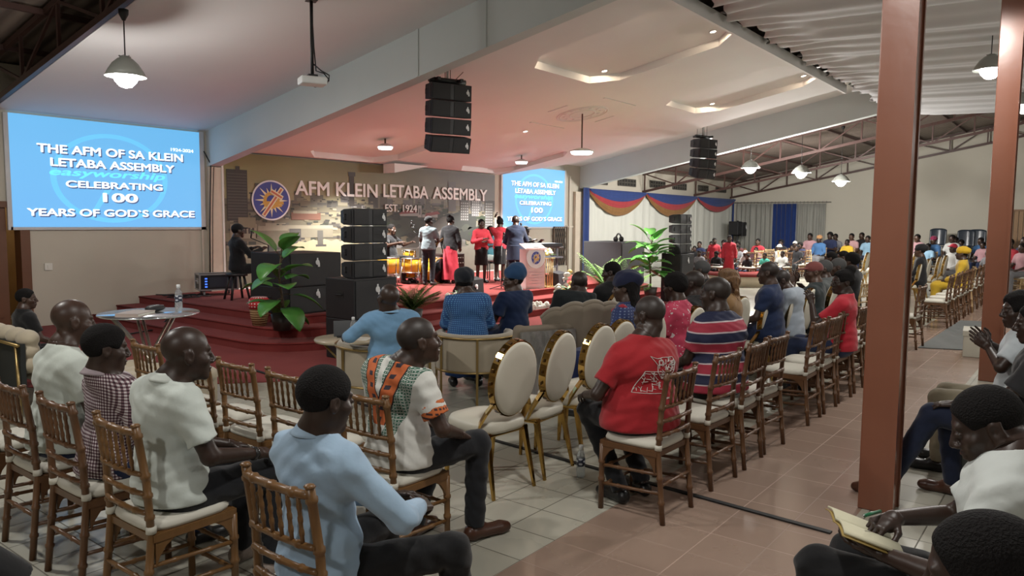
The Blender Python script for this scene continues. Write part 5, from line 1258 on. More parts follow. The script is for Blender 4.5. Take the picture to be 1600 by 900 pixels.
for y, xs_ in ((3.35, (16.6, 17.4, 19.2, 19.7, 20.2, 21.8, 22.8)), (4.4, (21.6, 22.4, 23.2, 24.0, 24.8)), (5.4, (23.4, 24.4, 25.4))):
    for i, x in enumerate(xs_): chair_at(O, x, y, RND.uniform(-.1, .1), 'cream oval back chair beyond the thick pillar, %s row, number %d from the left' % ({3.35: 'front', 4.4: 'middle', 5.4: 'back'}[y], i+1), 'cream oval back chairs beyond the pillar')
# velvet barrel armchairs with gold cages
m_vel = M('beige velvet', (.31, .265, .195), .8, sheen=.35); m_vel.vary((.25, .21, .15), (.36, .31, .23), 2.2, 4); m_vel = m_vel.m
m_brass = plain('brushed brass', (.34, .24, .10), .35, .85)
def barrel(x, y, rz, label, r=.42):
    t = thing('barrel_armchair', label, 'armchair', (x, y, .0), rz, 'velvet barrel armchairs'); a0, a1 = math.radians(158), math.radians(382)
    arc = lambda q, rr: (rr*math.cos(a0+(a1-a0)*q), rr*math.sin(a0+(a1-a0)*q))
    b = MB()
    def f(u, v):
        pr = ((.0, .33), (-.0, .67), (-.02, .70), (-.06, .705), (-.085, .68), (-.09, .36), (-.08, .33), (0, .33))[round(v*7)]
        p = arc(u, r+pr[0]); return (p[0], p[1], pr[1])
    b.grid(f, 36, 7); n = 37; b.f += [tuple(range(0, n*8, n)), tuple(range(n*8-1, -1, -n))]; b.mi += [0, 0]; b.sm += [False]*2; b.obj('backrest', m_vel, t)
    b = MB(); b.lathe([(0, .30), (r-.09, .30), (r-.08, .40), (r-.10, .455), (0, .47)], 32); b.obj('seat_cushion', m_vel, t)
    b = MB()
    for z in (.325, .672): b.tube([(*arc(q/30, r+.012), z) for q in range(31)], .012, 6)
    b.obj('gold_rail', m_brass, t)
    for q in (.01, .25, .5, .75, .99): b = MB(); p = arc(q, r+.015); b.tube([(*p, 0), (*p, .672)], 1, 4, sq=(.012, .008)); b.obj('leg', m_brass, t)
    return t
barrel(5.0, 5.38, math.radians(-42), 'beige velvet barrel armchair under the man in light blue', .47); barrel(6.05, 5.14, math.radians(-47), 'beige velvet barrel armchair under the woman in bright blue')
m_plas = M('clear plastic wrap', (.30, .29, .27), .12, spec=.8); m_plas.b.inputs['Transmission Weight'].default_value = .25; m_plas.bump(m_plas.noise(14, 5, stretch=(1, 1, .4)), 1.0, .03)
t = thing('wrapped_armchair', 'brown armchair with its back still wrapped in clear plastic', 'armchair', (6.42, 4.72, 0), math.radians(-24))
m_bv = plain('brown velvet', (.19, .155, .115), .8)
soft_obj('backrest', [solid([cone((-.3, -.28, .42), (-.3, -.34, .76), .05, .055, .03), cone((.3, -.28, .42), (.3, -.34, .76), .05, .055, .03)]+[cone((-.3, -.28-.06*u, .42+.34*u), (.3, -.28-.06*u, .42+.34*u), .045, .05, .04) for u in (0, .25, .5, .75, 1)], .018)], m_bv, t)
soft_obj('seat_cushion', [solid([cone((-.26, y, .38), (.26, y, .38), .085, .085, .05) for y in (-.2, -.05, .1, .24)], .02)], m_bv, t)
for s in (1, -1): soft_obj('armrest', [solid([cone((s*.36, -.28, .56), (s*.36, .26, .54), .05, .05, .02), cone((s*.36, .26, .54), (s*.36, .26, .2), .045, .04, .03), cone((s*.36, -.28, .56), (s*.36, -.28, .2), .045, .04, .03)], .018)], m_bv, t)
b = MB(); b.grid(lambda u, v: (-.33+.66*u+.01*math.sin(17*v), -.385-.055*v*1.0-.014*math.sin(31*u+6*v)*math.sin(9*v), .06+.70*v), 24, 24); b.obj('plastic_wrap', m_plas, t)
for sx in (.32, -.32):
    for sy in (.24, -.28): b = MB(); b.tube([(sx, sy, .32), (sx, sy, 0)], .02, 8); b.obj('leg', m_blk, t)
m_sv = M('taupe velvet', (.22, .18, .13), .8, sheen=.35); m_sv.vary((.17, .14, .10), (.26, .215, .16), 2.4); m_sv = m_sv.m
t = thing('shell_armchair', 'taupe velvet shell back armchair behind the man in the black suit', 'armchair', (7.02, 4.52, 0), math.radians(-38))
b = MB(); ns = 5
def sh(u, v, o=0):
    a = (u-.5)*1.9; ri = abs(math.sin(u*ns*PI)); R = .40+.16*v; z = .34+v*(.66+.035*ri-.30*abs(u-.5)**2*2)
    return ((R)*math.sin(a)*(1+.06*v), -(R-.03)*math.cos(a)-.05*v-.02*ri*v+o, z)
b.grid(lambda u, v: sh(u, v), 72, 10); b.obj('shell_back', m_sv, t, solid=.07)
b = MB(); b.tube([sh(u/72, 1) for u in range(73)], .03, 8); b.obj('rolled_edge', m_sv, t)
soft_obj('seat_cushion', [solid([ell((0, .02, .38), (.36, .36, .10), None, .03)], .02)], m_sv, t)
for sx in (.24, -.24):
    for sy in (.2, -.22): b = MB(); b.tube([(sx, sy, .34), (sx*1.15, sy*1.15, 0)], [.022, .013], 8); b.obj('leg', m_brass, t)
# tufted sofa seen from behind and a tufted bench
m_tuf = M('tufted linen', (.40, .345, .25), .85, sheen=.2); m_tuf.vary((.36, .31, .225), (.44, .38, .28), 3); m_tuf = m_tuf.m
t = thing('tufted_sofa', 'cream tufted sofa with dark rear panel and gold frame at the left edge', 'sofa', (3.02, 8.62, 0), EAST)
P = []
for i in range(9):
    for z in (.52, .64, .75): P.append(ell((-.94+.235*i, -.30, z), (.135, .09, .085), None, .012))
soft_obj('tufted_back', [solid(P, .016)], m_tuf, t)
MB().b2((-1.05, -.40, .22), (1.05, -.36, .72)).obj('rear_panel', plain('dark rear fabric', (.012, .015, .014), .7), t)
b = MB()
for x in (-1.0, -.5, 0, .5, 1.0): b.tube([(x, -.42, .70), (x+.12, -.44, .0)], .014, 6)
b.tube([(-1.06, -.42, .71), (1.06, -.42, .71)], .016, 6); b.obj('gold_frame', m_brass, t)
soft_obj('seat', [solid([ell((-.78+.39*i, .1, .38), (.23, .38, .09), None, .02) for i in range(5)], .02)], m_tuf, t)
for s in (-1.0, 1.0): soft_obj('armrest', [solid([cone((s, -.3, .52), (s, .42, .50), .08, .08, .03), cone((s, .42, .5), (s, .42, .1), .07, .06, .03)], .02)], m_tuf, t)
t = thing('tufted_bench', 'beige tufted bench with rolls below the glass table', 'bench', (3.17, 6.50, 0), math.radians(-62))
soft_obj('tufted_seat', [solid([ell((-.44+.22*i, -.2+.2*j, .48+.02*((i+j) % 2)), (.15, .14, .085), None, .012) for i in range(5) for j in range(3)], .016)], m_tuf, t)
MB().b2((-.54, -.31, .22), (.54, .31, .46)).obj('base', m_tuf, t, bevel=.02)
for sx in (.48, -.48):
    for sy in (.27, -.27): b = MB(); b.tube([(sx, sy, .25), (sx, sy, 0)], .016, 8); b.obj('leg', m_brass, t)
# round glass table reflecting the screen
t = thing('glass_table', 'round glass topped table on crossed steel legs left of the stage', 'table', (3.68, 7.34, 0))
m_gl = M('mirror glass top', (.75, .80, .85), .16, metal=.95).m
b = MB(); b.lathe([(0, .915), (.46, .915), (.465, .922), (.46, .93), (0, .93)], 56); b.obj('table_top', m_gl, t)
for k in range(3):
    a = PI*k/3+.35; b = MB()
    for o_ in (-.025, .025): b.tube([(.36*math.cos(a)-o_*math.sin(a), .36*math.sin(a)+o_*math.cos(a), .915), (-.36*math.cos(a)-o_*math.sin(a), -.36*math.sin(a)+o_*math.cos(a), .012)], .015, 8)
    b.tube([(-.36*math.cos(a), -.36*math.sin(a), .012), (-.36*math.cos(a+1.05), -.36*math.sin(a+1.05), .012)], .012, 8)
    b.obj('leg', plain('steel leg', (.55, .50, .44), .25, .9), t)
m_pet = M('clear bottle', (.75, .8, .82), .08, spec=.6); m_pet.b.inputs['Transmission Weight'].default_value = .75; m_pet.b.inputs['IOR'].default_value = 1.2; m_pet = m_pet.m
def bottle(loc, label, h=.235):
    t = thing('water_bottle', label, 'bottle', loc, 0, 'water bottles'); k = h/.235
    b = MB(); b.lathe([(0, .002), (.028, 0), (.031, .01), (.031, .07), (.029, .075), (.031, .08), (.031, .145), (.028, .17), (.014, .2), (.0125, .213), (0, .213)], 20); b.obj('bottle_body', m_pet, t)
    b = MB(); b.lathe([(0, .204), (.0155, .204), (.0155, .232), (.013, .235), (0, .235)], 16); b.obj('cap', plain('cap white', (.75, .77, .78), .4), t)
    b = MB(); b.lathe([(.0316, .085), (.0316, .14)], 20); m = M('bottle wrap', (.03, .04, .08), .4); x, y, z = m.xyz(); m.col(m.mix(((y.at2(x)*3).sin()*(z*170).sin()) > .25, (.02, .025, .05), (.5, .52, .55))); b.obj('wrap_label', m, t)
    t.scale = (k,)*3; return t
bottle((3.92, 7.22, .93), 'clear water bottle standing on the round glass table', .27); bottle((4.57, 2.87, 0), 'clear water bottle standing on the floor tiles by the red tee', .24)
t = thing('notebook', 'pale closed book lying on the round glass table', 'book', (3.50, 7.24, .93), math.radians(35))
MB().b2((-.16, -.11, 0), (.16, .11, .006)).b2((-.16, -.11, .026), (.16, .11, .032)).b2((-.165, -.11, 0), (-.158, .11, .032)).obj('cover', plain('book cover', (.35, .28, .24), .6), t); MB().b2((-.156, -.105, .006), (.155, .105, .026)).obj('pages', plain('paper', (.62, .6, .53), .8), t)
t = thing('pouch', 'small black pouch beside the bottle on the glass table', 'pouch', (3.76, 7.38, .93), .4)
soft_obj('pouch_body', [solid([ell((0, 0, .035), (.115, .075, .035), None, .01)], .009)], plain('pouch black', (.012, .012, .013), .6), t)
b = MB(); b.tube([(-.1, -.02, .055), (0, -.03, .068), (.1, -.02, .055)], .004, 5); b.obj('zip', m_chr, t)
t = thing('side_table', 'round gold rimmed side table left of the light blue sleeve', 'table', (5.42, 6.55, 0)); t.location = (5.55, 6.6, .0)
b = MB(); b.lathe([(0, .50), (.36, .50), (.37, .52), (.36, .535), (0, .53)], 40); b.obj('table_top', plain('marble beige', (.42, .36, .26), .25), t)
b = MB()
for k in range(4): a = PI*k/2+.5; b.tube([(.33*math.cos(a), .33*math.sin(a), .5), (.08*math.cos(a), .08*math.sin(a), .25), (.28*math.cos(a), .28*math.sin(a), .0)], .014, 6)
b.obj('hourglass_frame', m_brass, t)
bottle((5.48, 6.42, .533), 'clear water bottle on the gold rimmed side table, left of two', .26); bottle((5.80, 6.28, .533), 'clear water bottle behind the light blue shoulder, right of two', .24)
t = thing('tablet', 'dark tablet standing on the gold rimmed side table', 'tablet', (5.62, 6.72, .533), -.6)
b = MB(); b.box((0, 0, .09), (.26, .012, .18), mat=Matrix.Rotation(math.radians(-14), 4, 'X')); b.obj('tablet_body', plain('tablet black', (.012, .013, .016), .3), t); b = MB(); b.box((0, -.05, .005), (.2, .1, .008)); b.obj('foot', m_blk, t)
t = thing('napkin', 'sheet of white paper on the gold rimmed side table', 'paper', (5.60, 6.42, .534), .5); MB().b2((-.12, -.09, 0), (.12, .09, .004)).obj('sheet', plain('paper', (.62, .6, .53), .8), t)
t = thing('white_box', 'small white box on an oval chair seat beside the red tee', 'box', (4.99, 3.40, .515), .2); MB().b2((-.1, -.07, 0), (.1, .07, .06)).obj('carton', plain('carton white', (.62, .6, .55), .7), t); MB().b2((-.102, -.072, .04), (.102, .072, .064)).obj('lid', plain('carton white', (.62, .6, .55), .7), t)
t = thing('floor_mat', 'grey and brown floor mat lying in the aisle by the farther pillar', 'mat', (0, 0, 0))
b = MB(); b.prism([(12.7, 2.02), (13.0, 1.25), (17.2, 1.3), (16.9, 1.98)], .001, .014); b.obj('grey_field', plain('mat grey', (.10, .105, .10), .85), t); b = MB(); b.prism([(12.95, 1.42), (13.05, 1.15), (17.3, 1.2), (17.2, 1.45)], .002, .018); b.obj('brown_border', plain('mat brown', (.14, .065, .05), .85), t)
t = thing('floor_box', 'small cream box on the tiles by the clapping hands', 'box', (12.6, 1.22, 0), .1); MB().b2((-.3, -.2, 0), (.3, .2, .36)).obj('carton', plain('carton cream', (.42, .40, .33), .7), t, bevel=.01); MB().b2((-.31, -.21, .30), (.31, .21, .37)).obj('lid', plain('carton cream', (.46, .44, .37), .7), t)
for i, (x, y, z, l) in enumerate(((34.5, 5.25, 1.70, 'left'), (34.5, 4.28, 1.66, 'middle'), (34.5, 3.9, 1.68, 'right of the close pair'), (34.5, 3.2, 1.50, 'lowest, beside the farther pillar'))):
    t = thing('plastic_chair', 'dark plastic chair back raised against the end wall, '+l, 'chair', (x, y-.25, z-1.15), math.radians(90), 'dark plastic chairs at the end wall')
    m_pc = plain('dark plastic', (.03, .04, .055), .25)
    b = MB(); b.grid(lambda u, v: (-.3+.6*u, .0-.08*math.sin(PI*u)-.1*v, .5+.68*v-.06*abs(2*u-1)**4*v), 12, 10); b.obj('backrest', m_pc, t, solid=.03)
    b = MB(); b.grid(lambda u, v: (-.3+.6*u, .5*v, .48-.03*math.sin(PI*u)), 8, 8); b.obj('seat', m_pc, t, solid=.03)
    for sx in (.27, -.27):
        for sy in (.0, .48): b = MB(); b.tube([(sx, sy, .48), (sx*1.1, sy*1.1-.02, -z+1.15 if z > 1.2 else 0)], .025, 6); b.obj('leg', m_pc, t)

# ---------------------------------------------------------------- clothes patterns
def pat_dots(c1, c2, per=.03, r=.22):
    m = M('dotted print', c1, .85, sheen=.1); x, y, z = m.xyz(); u = (y.at2(x)*.16/per); v = z/per
    d = ((u.fr()-.5)*(u.fr()-.5)+(v.fr()-.5)*(v.fr()-.5)).sq(); m.col(m.mix(d < r, c1, c2)); m.bump(m.noise(14, 3), .35, .012); return m.m
def pat_check(c1, c2, c3, per=.017):
    m = M('gingham', c1, .85); x, y, z = m.xyz(); a = ((y.at2(x)*.17/per).fr() > .5)+((z/per+x*6).fr() > .5); m.col(m.mix((a > 1.5), m.mix((a > .5), c1, c2), c3)); m.bump(m.noise(12, 3), .4, .012); return m.m
def pat_stripe():
    m = M('striped jersey', (.3, .02, .03), .8); x, y, z = m.xyz(); n_ = m.noise(6, 2); t = ((z+n_*.012+x*x*.12)/.152).fr()
    edge = ((t < .06)+((t-.53).abs() < .035)); m.col(m.mix(edge, m.mix((t < .5), (.33, .025, .05), (.012, .016, .05)), (.50, .42, .44))); m.bump(m.noise(12, 3), .3, .012); return m.m
def pat_dashiki():
    m = M('patterned white shirt', (.6, .6, .56), .8); x, y, z = m.xyz(); ax = (x-.0).abs(); back = (y < .03)
    xc = (z-.775)*.36; q = ax-xc; top = (z > .765)*back
    org = (q.abs() < .042)*top; bord = (q.abs() < .05)*top*((z > .755)); pat = ((q > .05)*(q < .125)+(q > -.085)*(q < -.05)*(ax > .02))*back*(z > .70)
    lines = ((z*115+(x*40).sin()).fr() > .5)*1.0; zig = (((z*60).fr() > .4)*((x*70).fr() > .35))
    blk = ((z*17+.3).fr() > .62)*((q+.01).abs() < .017)
    base = m.mix(pat*(lines.mx(zig)), (.62, .62, .58), (.05, .13, .09))
    c = m.mix(bord, base, (.015, .012, .012)); c = m.mix(org, c, (.50, .115, .03)); c = m.mix(org*blk, c, (.03, .02, .03)); m.col(c); m.bump(m.noise(11, 3), .45, .014); return m.m
def pat_print(c1, c2, sc=16):
    m = M('abstract print', c1, .8); n_ = m.noise(sc, 1); w_ = ((n_*9).sin()); m.col(m.mix(w_ > .15, c1, c2)); m.bump(m.noise(12, 3), .3, .012); return m.m
BLK, NAVY, WH, LB = cloth((.007, .007, .008)), cloth((.010, .016, .045)), cloth((.56, .60, .57)), cloth((.30, .43, .56))
BRN = plain('brown leather', (.06, .022, .012), .35); SBLK = plain('black leather', (.008, .008, .009), .35)
GP = 'seated congregation'
SE = -PI/2
def cuff(root, K, C, RH, shirt):
    for q in 'RL':
        sh, el = K['sh'+q], K['el'+q]; soft_obj('sleeve_cuff', [solid([capped(sh*.52+el*.48, sh*.26+el*.74, .071, .073, 0)], .008)], m_cuff, root)
m_cuff = M('orange cuff', (.5, .12, .03), .8); _x, _y, _z = m_cuff.xyz(); m_cuff.col(m_cuff.mix((((_z*40).fr() > .55)*((_y*45).fr() > .4)), (.50, .125, .03), (.05, .02, .02))); m_cuff = m_cuff.m
def watch(q):
    def f(root, K, C, RH, shirt):
        e, w_ = K['el'+q], K['wr'+q]; d = (w_-e)/np.linalg.norm(w_-e); soft_obj('wristwatch', [solid([capped(w_-d*.035, w_-d*.012, .034, .034, 0)], .006)], plain('watch dark', (.02, .02, .02), .25), root)
    return f
def glasses(root, K, C, RH, shirt):
    g = lambda x, y, z: Vector(C+RH@A3((x, y, z))); b = MB()
    for s in (1, -1): b.tube([g(s*.034+.023*math.cos(k*PI/6), .101, .004+.018*math.sin(k*PI/6)) for k in range(12)], .0028, 5, closed=True); b.tube([g(s*.057, .1, .008), g(s*.082, .02, .01), g(s*.08, -.015, .0)], .0028, 5)
    b.tube([g(-.012, .104, .006), g(.012, .104, .006)], .0028, 5); b.obj('glasses', m_blk, root)
def collar(mat):
    def f(root, K, C, RH, shirt):
        nb = K['nb']; b = MB()
        b.grid(lambda u, v: Vector(nb)+Vector(((.066+.026*v)*math.sin(2*PI*u), (.068+.03*v)*math.cos(2*PI*u)-.006, .062-.045*v-.012*math.cos(2*PI*u)*v)), 32, 4); b.obj('collar', mat, root, solid=.006)
    return f
def headband(root, K, C, RH, shirt):
    g = lambda x, y, z: C+RH@A3((x, y, z))*1.07
    soft_obj('headband', [solid([ell(g(0, -.012, .045), (.108, .128, .05), RH, .02), ell(g(0, .12, -.045), (.14, .09, .085), RH, .01, -1)], .008)], pat_dots((.02, .08, .22), (.10, .25, .44), .02), root)
def tee_print(root, K, C, RH, shirt):
    """white line drawing and a small line of lettering on the back of the red tee"""
    me = shirt.data; bv = BVHTree.FromPolygons([v.co for v in me.vertices], [p.vertices for p in me.polygons])
    b = MB(); r_ = random.Random(4)
    def onb(x, z):
        x, z = (x-.02)*1.3+.01, (z-.86)*1.25+.885
        h = bv.ray_cast(Vector((x, -.8, z)), Vector((0, 1, 0))); return (h[0]-Vector((0, .0035, 0))) if h[0] else Vector((x, -.15, z))
    def ln(p, q, w_=.004):
        n = 5; P = [onb(p[0]+(q[0]-p[0])*i/n, p[1]+(q[1]-p[1])*i/n) for i in range(n+1)]; b.tube(P, 1, 4, sq=(w_, .0012))
    W = lambda u, v: (-.135+.25*u, .775+.19*v)
    up_ = [(.36, 1.0), (.5, .93), (.64, .95), (.92, .93), (1, .78), (.95, .57), (.86, .43), (.72, .36), (.6, .42), (.5, .57), (.5, .75)]
    lo_ = [(.22, .62), (.64, .57), (.80, .50), (.83, .36), (.70, 0), (.03, .05)]
    def inside(P, x, y):
        r = False
        for i in range(len(P)):
            (x1, y1), (x2, y2) = P[i], P[i-1]
            if (y1 > y) != (y2 > y) and x < (x2-x1)*(y-y1)/(y2-y1)+x1: r = not r
        return r
    for P in (up_, lo_):
        for i in range(len(P)): ln(W(*P[i-1]), W(*P[i]), .0022)
        k = 0
        while k < 46:
            u, v = r_.random(), r_.random(); a = r_.choice((.1, -.25, 1.2, 1.5, -.9)); l = r_.uniform(.03, .14); u2, v2 = u+l*math.cos(a), v+l*math.sin(a)
            if inside(P, u, v) and inside(P, u2, v2): ln(W(u, v), W(u2, v2), r_.uniform(.0012, .0026)); k += 1
    for u, v in ((.57, .82), (.92, .77), (.66, .44)):
        c = W(u, v); q = [(c[0]+dx*.011, c[1]+dz*.011) for dx, dz in ((-1, -1), (1, -1), (1, 1), (-1, 1))]
        for i in range(4): ln(q[i-1], q[i], .003)
    for k in range(9): ln((.01+.007*k, .745), (.013+.007*k, .753), .0016)
    b.obj('printed_drawing', plain('white ink', (.66, .63, .6), .7), root)

# ---------------------------------------------------------------- the near left rows, all facing along the hall
person('man in a plain white tee, head turned from us, leftmost in the near row', (1.80, 4.68), SE, head=(-8, -4, 0), g=1.12, tone=1, hair='bald', top=('tee', cloth((.55, .60, .55))), bottom=('trousers', NAVY), shoes=SBLK, res=.011, lean=6, J={'hd': (.0, .10, 1.25)}, wrinkle=.0035)
person('man in a maroon and white checked shirt with short black hair', (1.80, 4.10), SE, s=.95, head=(-14, -6, 0), g=1.0, tone=0, hair='wave', top=('tee', pat_check((.60, .57, .58), (.20, .12, .14), (.035, .012, .02))), bottom=('trousers', NAVY), shoes=SBLK, res=.010, hres=.006, lean=8, J={'hd': (.05, .0, 1.235), 'nb': (.02, -.02, 1.08)}, extras=(collar(cloth((.3, .25, .27))),))
person('bald man in a white button shirt, seen in profile looking right', (1.80, 3.43), SE, head=(-16, -3, 0), g=1.1, tone=0, hair='bald', top=('tee', cloth((.56, .61, .57))), bottom=('trousers', cloth((.010, .011, .014))), shoes=plain('white sandal', (.25, .2, .17), .6), res=.009, hres=.005, fres=.0045, wrinkle=.004, s=1.0, J={'hd': (.09, .05, 1.22), 'nb': (.04, -.0, 1.08), 'elR': (.26, .05, .76), 'wrR': (.21, .33, .70), 'wrL': (-.08, .36, .68)}, curl=(.5, .5), faced=True, extras=(collar(cloth((.58, .62, .58))), watch('R')))
person('man in a light blue long sleeved shirt with clasped hands, nearest of all', (1.77, 2.27), SE, s=.95, head=(-6, -10, 0), g=1.05, tone=0, hair='flat', top=('long', cloth((.33, .46, .60))), bottom=('trousers', cloth((.006, .006, .007))), shoes=SBLK, res=.009, hres=.005, fres=.0045, wrinkle=.0045, J={'hd': (.04, .0, 1.245), 'knR': (.33, .42, .575), 'anR': (.36, .46, .085), 'elR': (.30, .16, .78), 'wrR': (.13, .42, .71), 'elL': (-.27, .16, .76), 'wrL': (-.05, .44, .71)}, hd=((-.3, .9, -.1), (.4, .85, -.1)), hn=((-.5, -.2, -.8), (.5, -.3, -.8)), curl=(.7, .7), extras=(collar(cloth((.35, .48, .62))),))
person('bald man in a white shirt with an orange patterned panel on the back', (2.86, 2.98), SE, head=(-26, 6, 0), g=1.12, tone=1, hair='shaved', top=('tee', pat_dashiki()), bottom=('trousers', cloth((.010, .011, .014))), shoes=BRN, res=.0095, hres=.0055, fres=.0045, wrinkle=.004, J={'hd': (.13, .03, 1.205), 'nb': (.06, -.01, 1.06), 'knR': (.20, .44, .57), 'anR': (.21, .40, .085), 'toR': (.27, .56, .035), 'elR': (.30, .03, .75), 'wrR': (.22, .26, .66), 'anL': (-.08, .2, .085)}, extras=(cuff,), faced=True)
# ---------------------------------------------------------------- armchair row
person('man in a light blue shirt leaning back, one arm along the armchair', (4.72, 5.02), math.radians(-42), head=(24, 14, 0), g=1.15, tone=0, hair='bald', top=('long', cloth((.17, .33, .52))), bottom=('trousers', BLK), shoes=SBLK, res=.012, J={'hd': (-.02, -.17, 1.17), 'nb': (0, -.13, 1.02), 'ch': (0, -.08, .90), 'shR': (.19, -.10, .97), 'shL': (-.19, -.12, .96), 'elL': (-.36, -.06, .82), 'wrL': (-.40, .20, .78), 'elR': (.26, .05, .76)}, extras=(collar(cloth((.22, .40, .60))),))
person('woman in a bright blue dotted dress and matching headwrap seen from behind', (6.02, 5.22), math.radians(-47), head=(4, -4, 0), g=1.2, tone=1, hair='short', hat=('wrap', cloth((.008, .010, .016))), extras=(headband,), top=('blouse', pat_dots((.016, .065, .20), (.09, .24, .44), .021, .26)), bottom=('long_skirt', cloth((.012, .04, .14))), shoes=SBLK, res=.012, J={'hd': (-.04, .04, 1.20), 'nb': (-.01, -.01, 1.06)})
person('woman in a navy dress with puffed sleeves and a blue headwrap, in profile', (6.70, 5.12), math.radians(-8), head=(58, -4, 0), g=1.05, tone=1, hair='short', hat=('tall', cloth((.02, .06, .14))), top=('dress', cloth((.010, .022, .065))), bottom=('long_skirt', cloth((.010, .02, .06))), shoes=SBLK, res=.012, J={'hd': (-.02, .0, 1.19), 'nb': (0, -.02, 1.05), 'elL': (-.27, .06, .76), 'wrL': (-.30, .30, .72)}, faced=True)
person('man in a black suit sitting in the shell back armchair', (7.16, 4.62), math.radians(-38), head=(10, -6, 0), g=1.15, tone=0, hair='shaved', top=('suit', cloth((.010, .014, .016))), bottom=('trousers', BLK), shoes=SBLK, res=.013, J={'hd': (.06, .02, 1.165), 'nb': (.03, 0, 1.03)})
person('person in black with short dark hair behind the braided blue hat', (8.0, 4.62), math.radians(-30), head=(45, -6, 0), g=1.0, tone=0, hair='short', top=('suit', BLK), bottom=('trousers', BLK), shoes=SBLK, res=.014)
chair_at(O, 8.0, 4.62, math.radians(-30), 'cream oval back chair under the person in black beyond the shell armchair', GO)
# ---------------------------------------------------------------- white row
person('woman in a blue dotted dress with red shoulder trim and a braided dark hat', (6.2, 3.42), math.radians(8), head=(10, -6, 0), g=1.12, tone=1, hair='braids', hat=('wrap', cloth((.012, .016, .045))), top=('blouse', pat_dots((.016, .03, .11), (.14, .18, .30), .026)), bottom=('long_skirt', cloth((.012, .02, .075))), shoes=SBLK, res=.012, J={'elL': (-.30, .02, .76), 'wrL': (-.20, .26, .72)}, extras=(lambda root, K, C, RH, shirt: soft_obj('shoulder_trim', [solid([cone(K['shL']+A3((-.02, -.02, .085)), K['ch']+A3((-.02, -.13, .03)), .022, .022, .0), cone(K['shL']+A3((-.02, -.02, .085)), K['shL']+A3((.03, .09, .03)), .022, .022, 0)], .011)], cloth((.33, .03, .05)), root),))
person('woman with a dark bob in a red and white print dress', (6.62, 3.12), math.radians(0), head=(-8, -4, 0), g=1.12, tone=1, hair='afro', top=('dress', pat_print((.46, .04, .09), (.62, .55, .55), 26)), bottom=('long_skirt', pat_print((.46, .04, .09), (.62, .55, .55), 26)), shoes=SBLK, res=.012)
person('man in black just right of the red and white print dress', (7.10, 3.15), math.radians(5), head=(0, -6, 0), tone=0, hair='shaved', top=('suit', BLK), bottom=('trousers', BLK), shoes=SBLK, res=.013, s=1.0)
person('person with grey hair in black, beyond the man in black', (9.2, 3.98), math.radians(5), head=(0, -4, 0), tone=1, hair='grey', top=('suit', BLK), bottom=('trousers', BLK), shoes=SBLK, res=.015)
chair_at(O, 9.2, 3.98, 0, 'cream oval back chair under the grey haired person in black', GO)
person('woman with long fair brown hair in a tan dress', (7.66, 3.02), math.radians(12), head=(18, -4, 0), g=1.1, tone=2, hair='long', top=('dress', cloth((.24, .14, .06))), bottom=('long_skirt', cloth((.22, .13, .06))), shoes=SBLK, res=.012)
person('bald man in a navy shirt with white shoulder stripes', (8.72, 2.95), math.radians(6), head=(0, -2, 0), g=1.25, tone=1, hair='shaved', top=('tee', cloth((.012, .024, .07))), bottom=('trousers', NAVY), shoes=SBLK, res=.013, s=1.03, extras=(lambda root, K, C, RH, shirt: [soft_obj('shoulder_stripe', [solid([cone(K['nb']+A3((.05, -.03+o, .045)), K['shR']+A3((.06, -.02+o, .055)), .012, .012, 0)], .007)], cloth((.40, .46, .55)), root) for o in (-.03, 0, .03)],))
person('man with glasses leaning forward right of the navy shirt', (9.15, 2.82), math.radians(0), head=(25, -28, 0), tone=1, hair='shaved', top=('long', cloth((.35, .40, .46))), bottom=('trousers', BLK), shoes=SBLK, res=.013, J={'hd': (-.04, .12, 1.17), 'nb': (-.02, .04, 1.04)}, extras=(glasses,))
person('person in a reddish cap raising both hands to the mouth', (9.9, 2.78), math.radians(0), head=(30, -6, 0), tone=2, hair='bald', hat=('cap', cloth((.17, .05, .045))), top=('tee', cloth((.02, .028, .03))), bottom=('trousers', BLK), shoes=SBLK, res=.013, J={'elL': (-.20, .22, .92), 'wrL': (-.06, .24, 1.10), 'elR': (.26, .12, .92), 'wrR': (.06, .24, 1.12)}, hd=((0, .3, .95), (0, .3, .95)), hn=((-1, .2, 0), (1, .2, 0)))
person('person with grey hair and grey top behind the reddish cap', (10.6, 2.85), 0, head=(20, -4, 0), tone=1, hair='grey', top=('suit', cloth((.10, .11, .11))), bottom=('trousers', BLK), shoes=SBLK, res=.015)
person('person with thin grey hair next to the thick pillar', (11.3, 2.85), 0, head=(20, -4, 0), tone=1, hair='grey', top=('tee', cloth((.03, .03, .035))), bottom=('trousers', BLK), shoes=SBLK, res=.015)
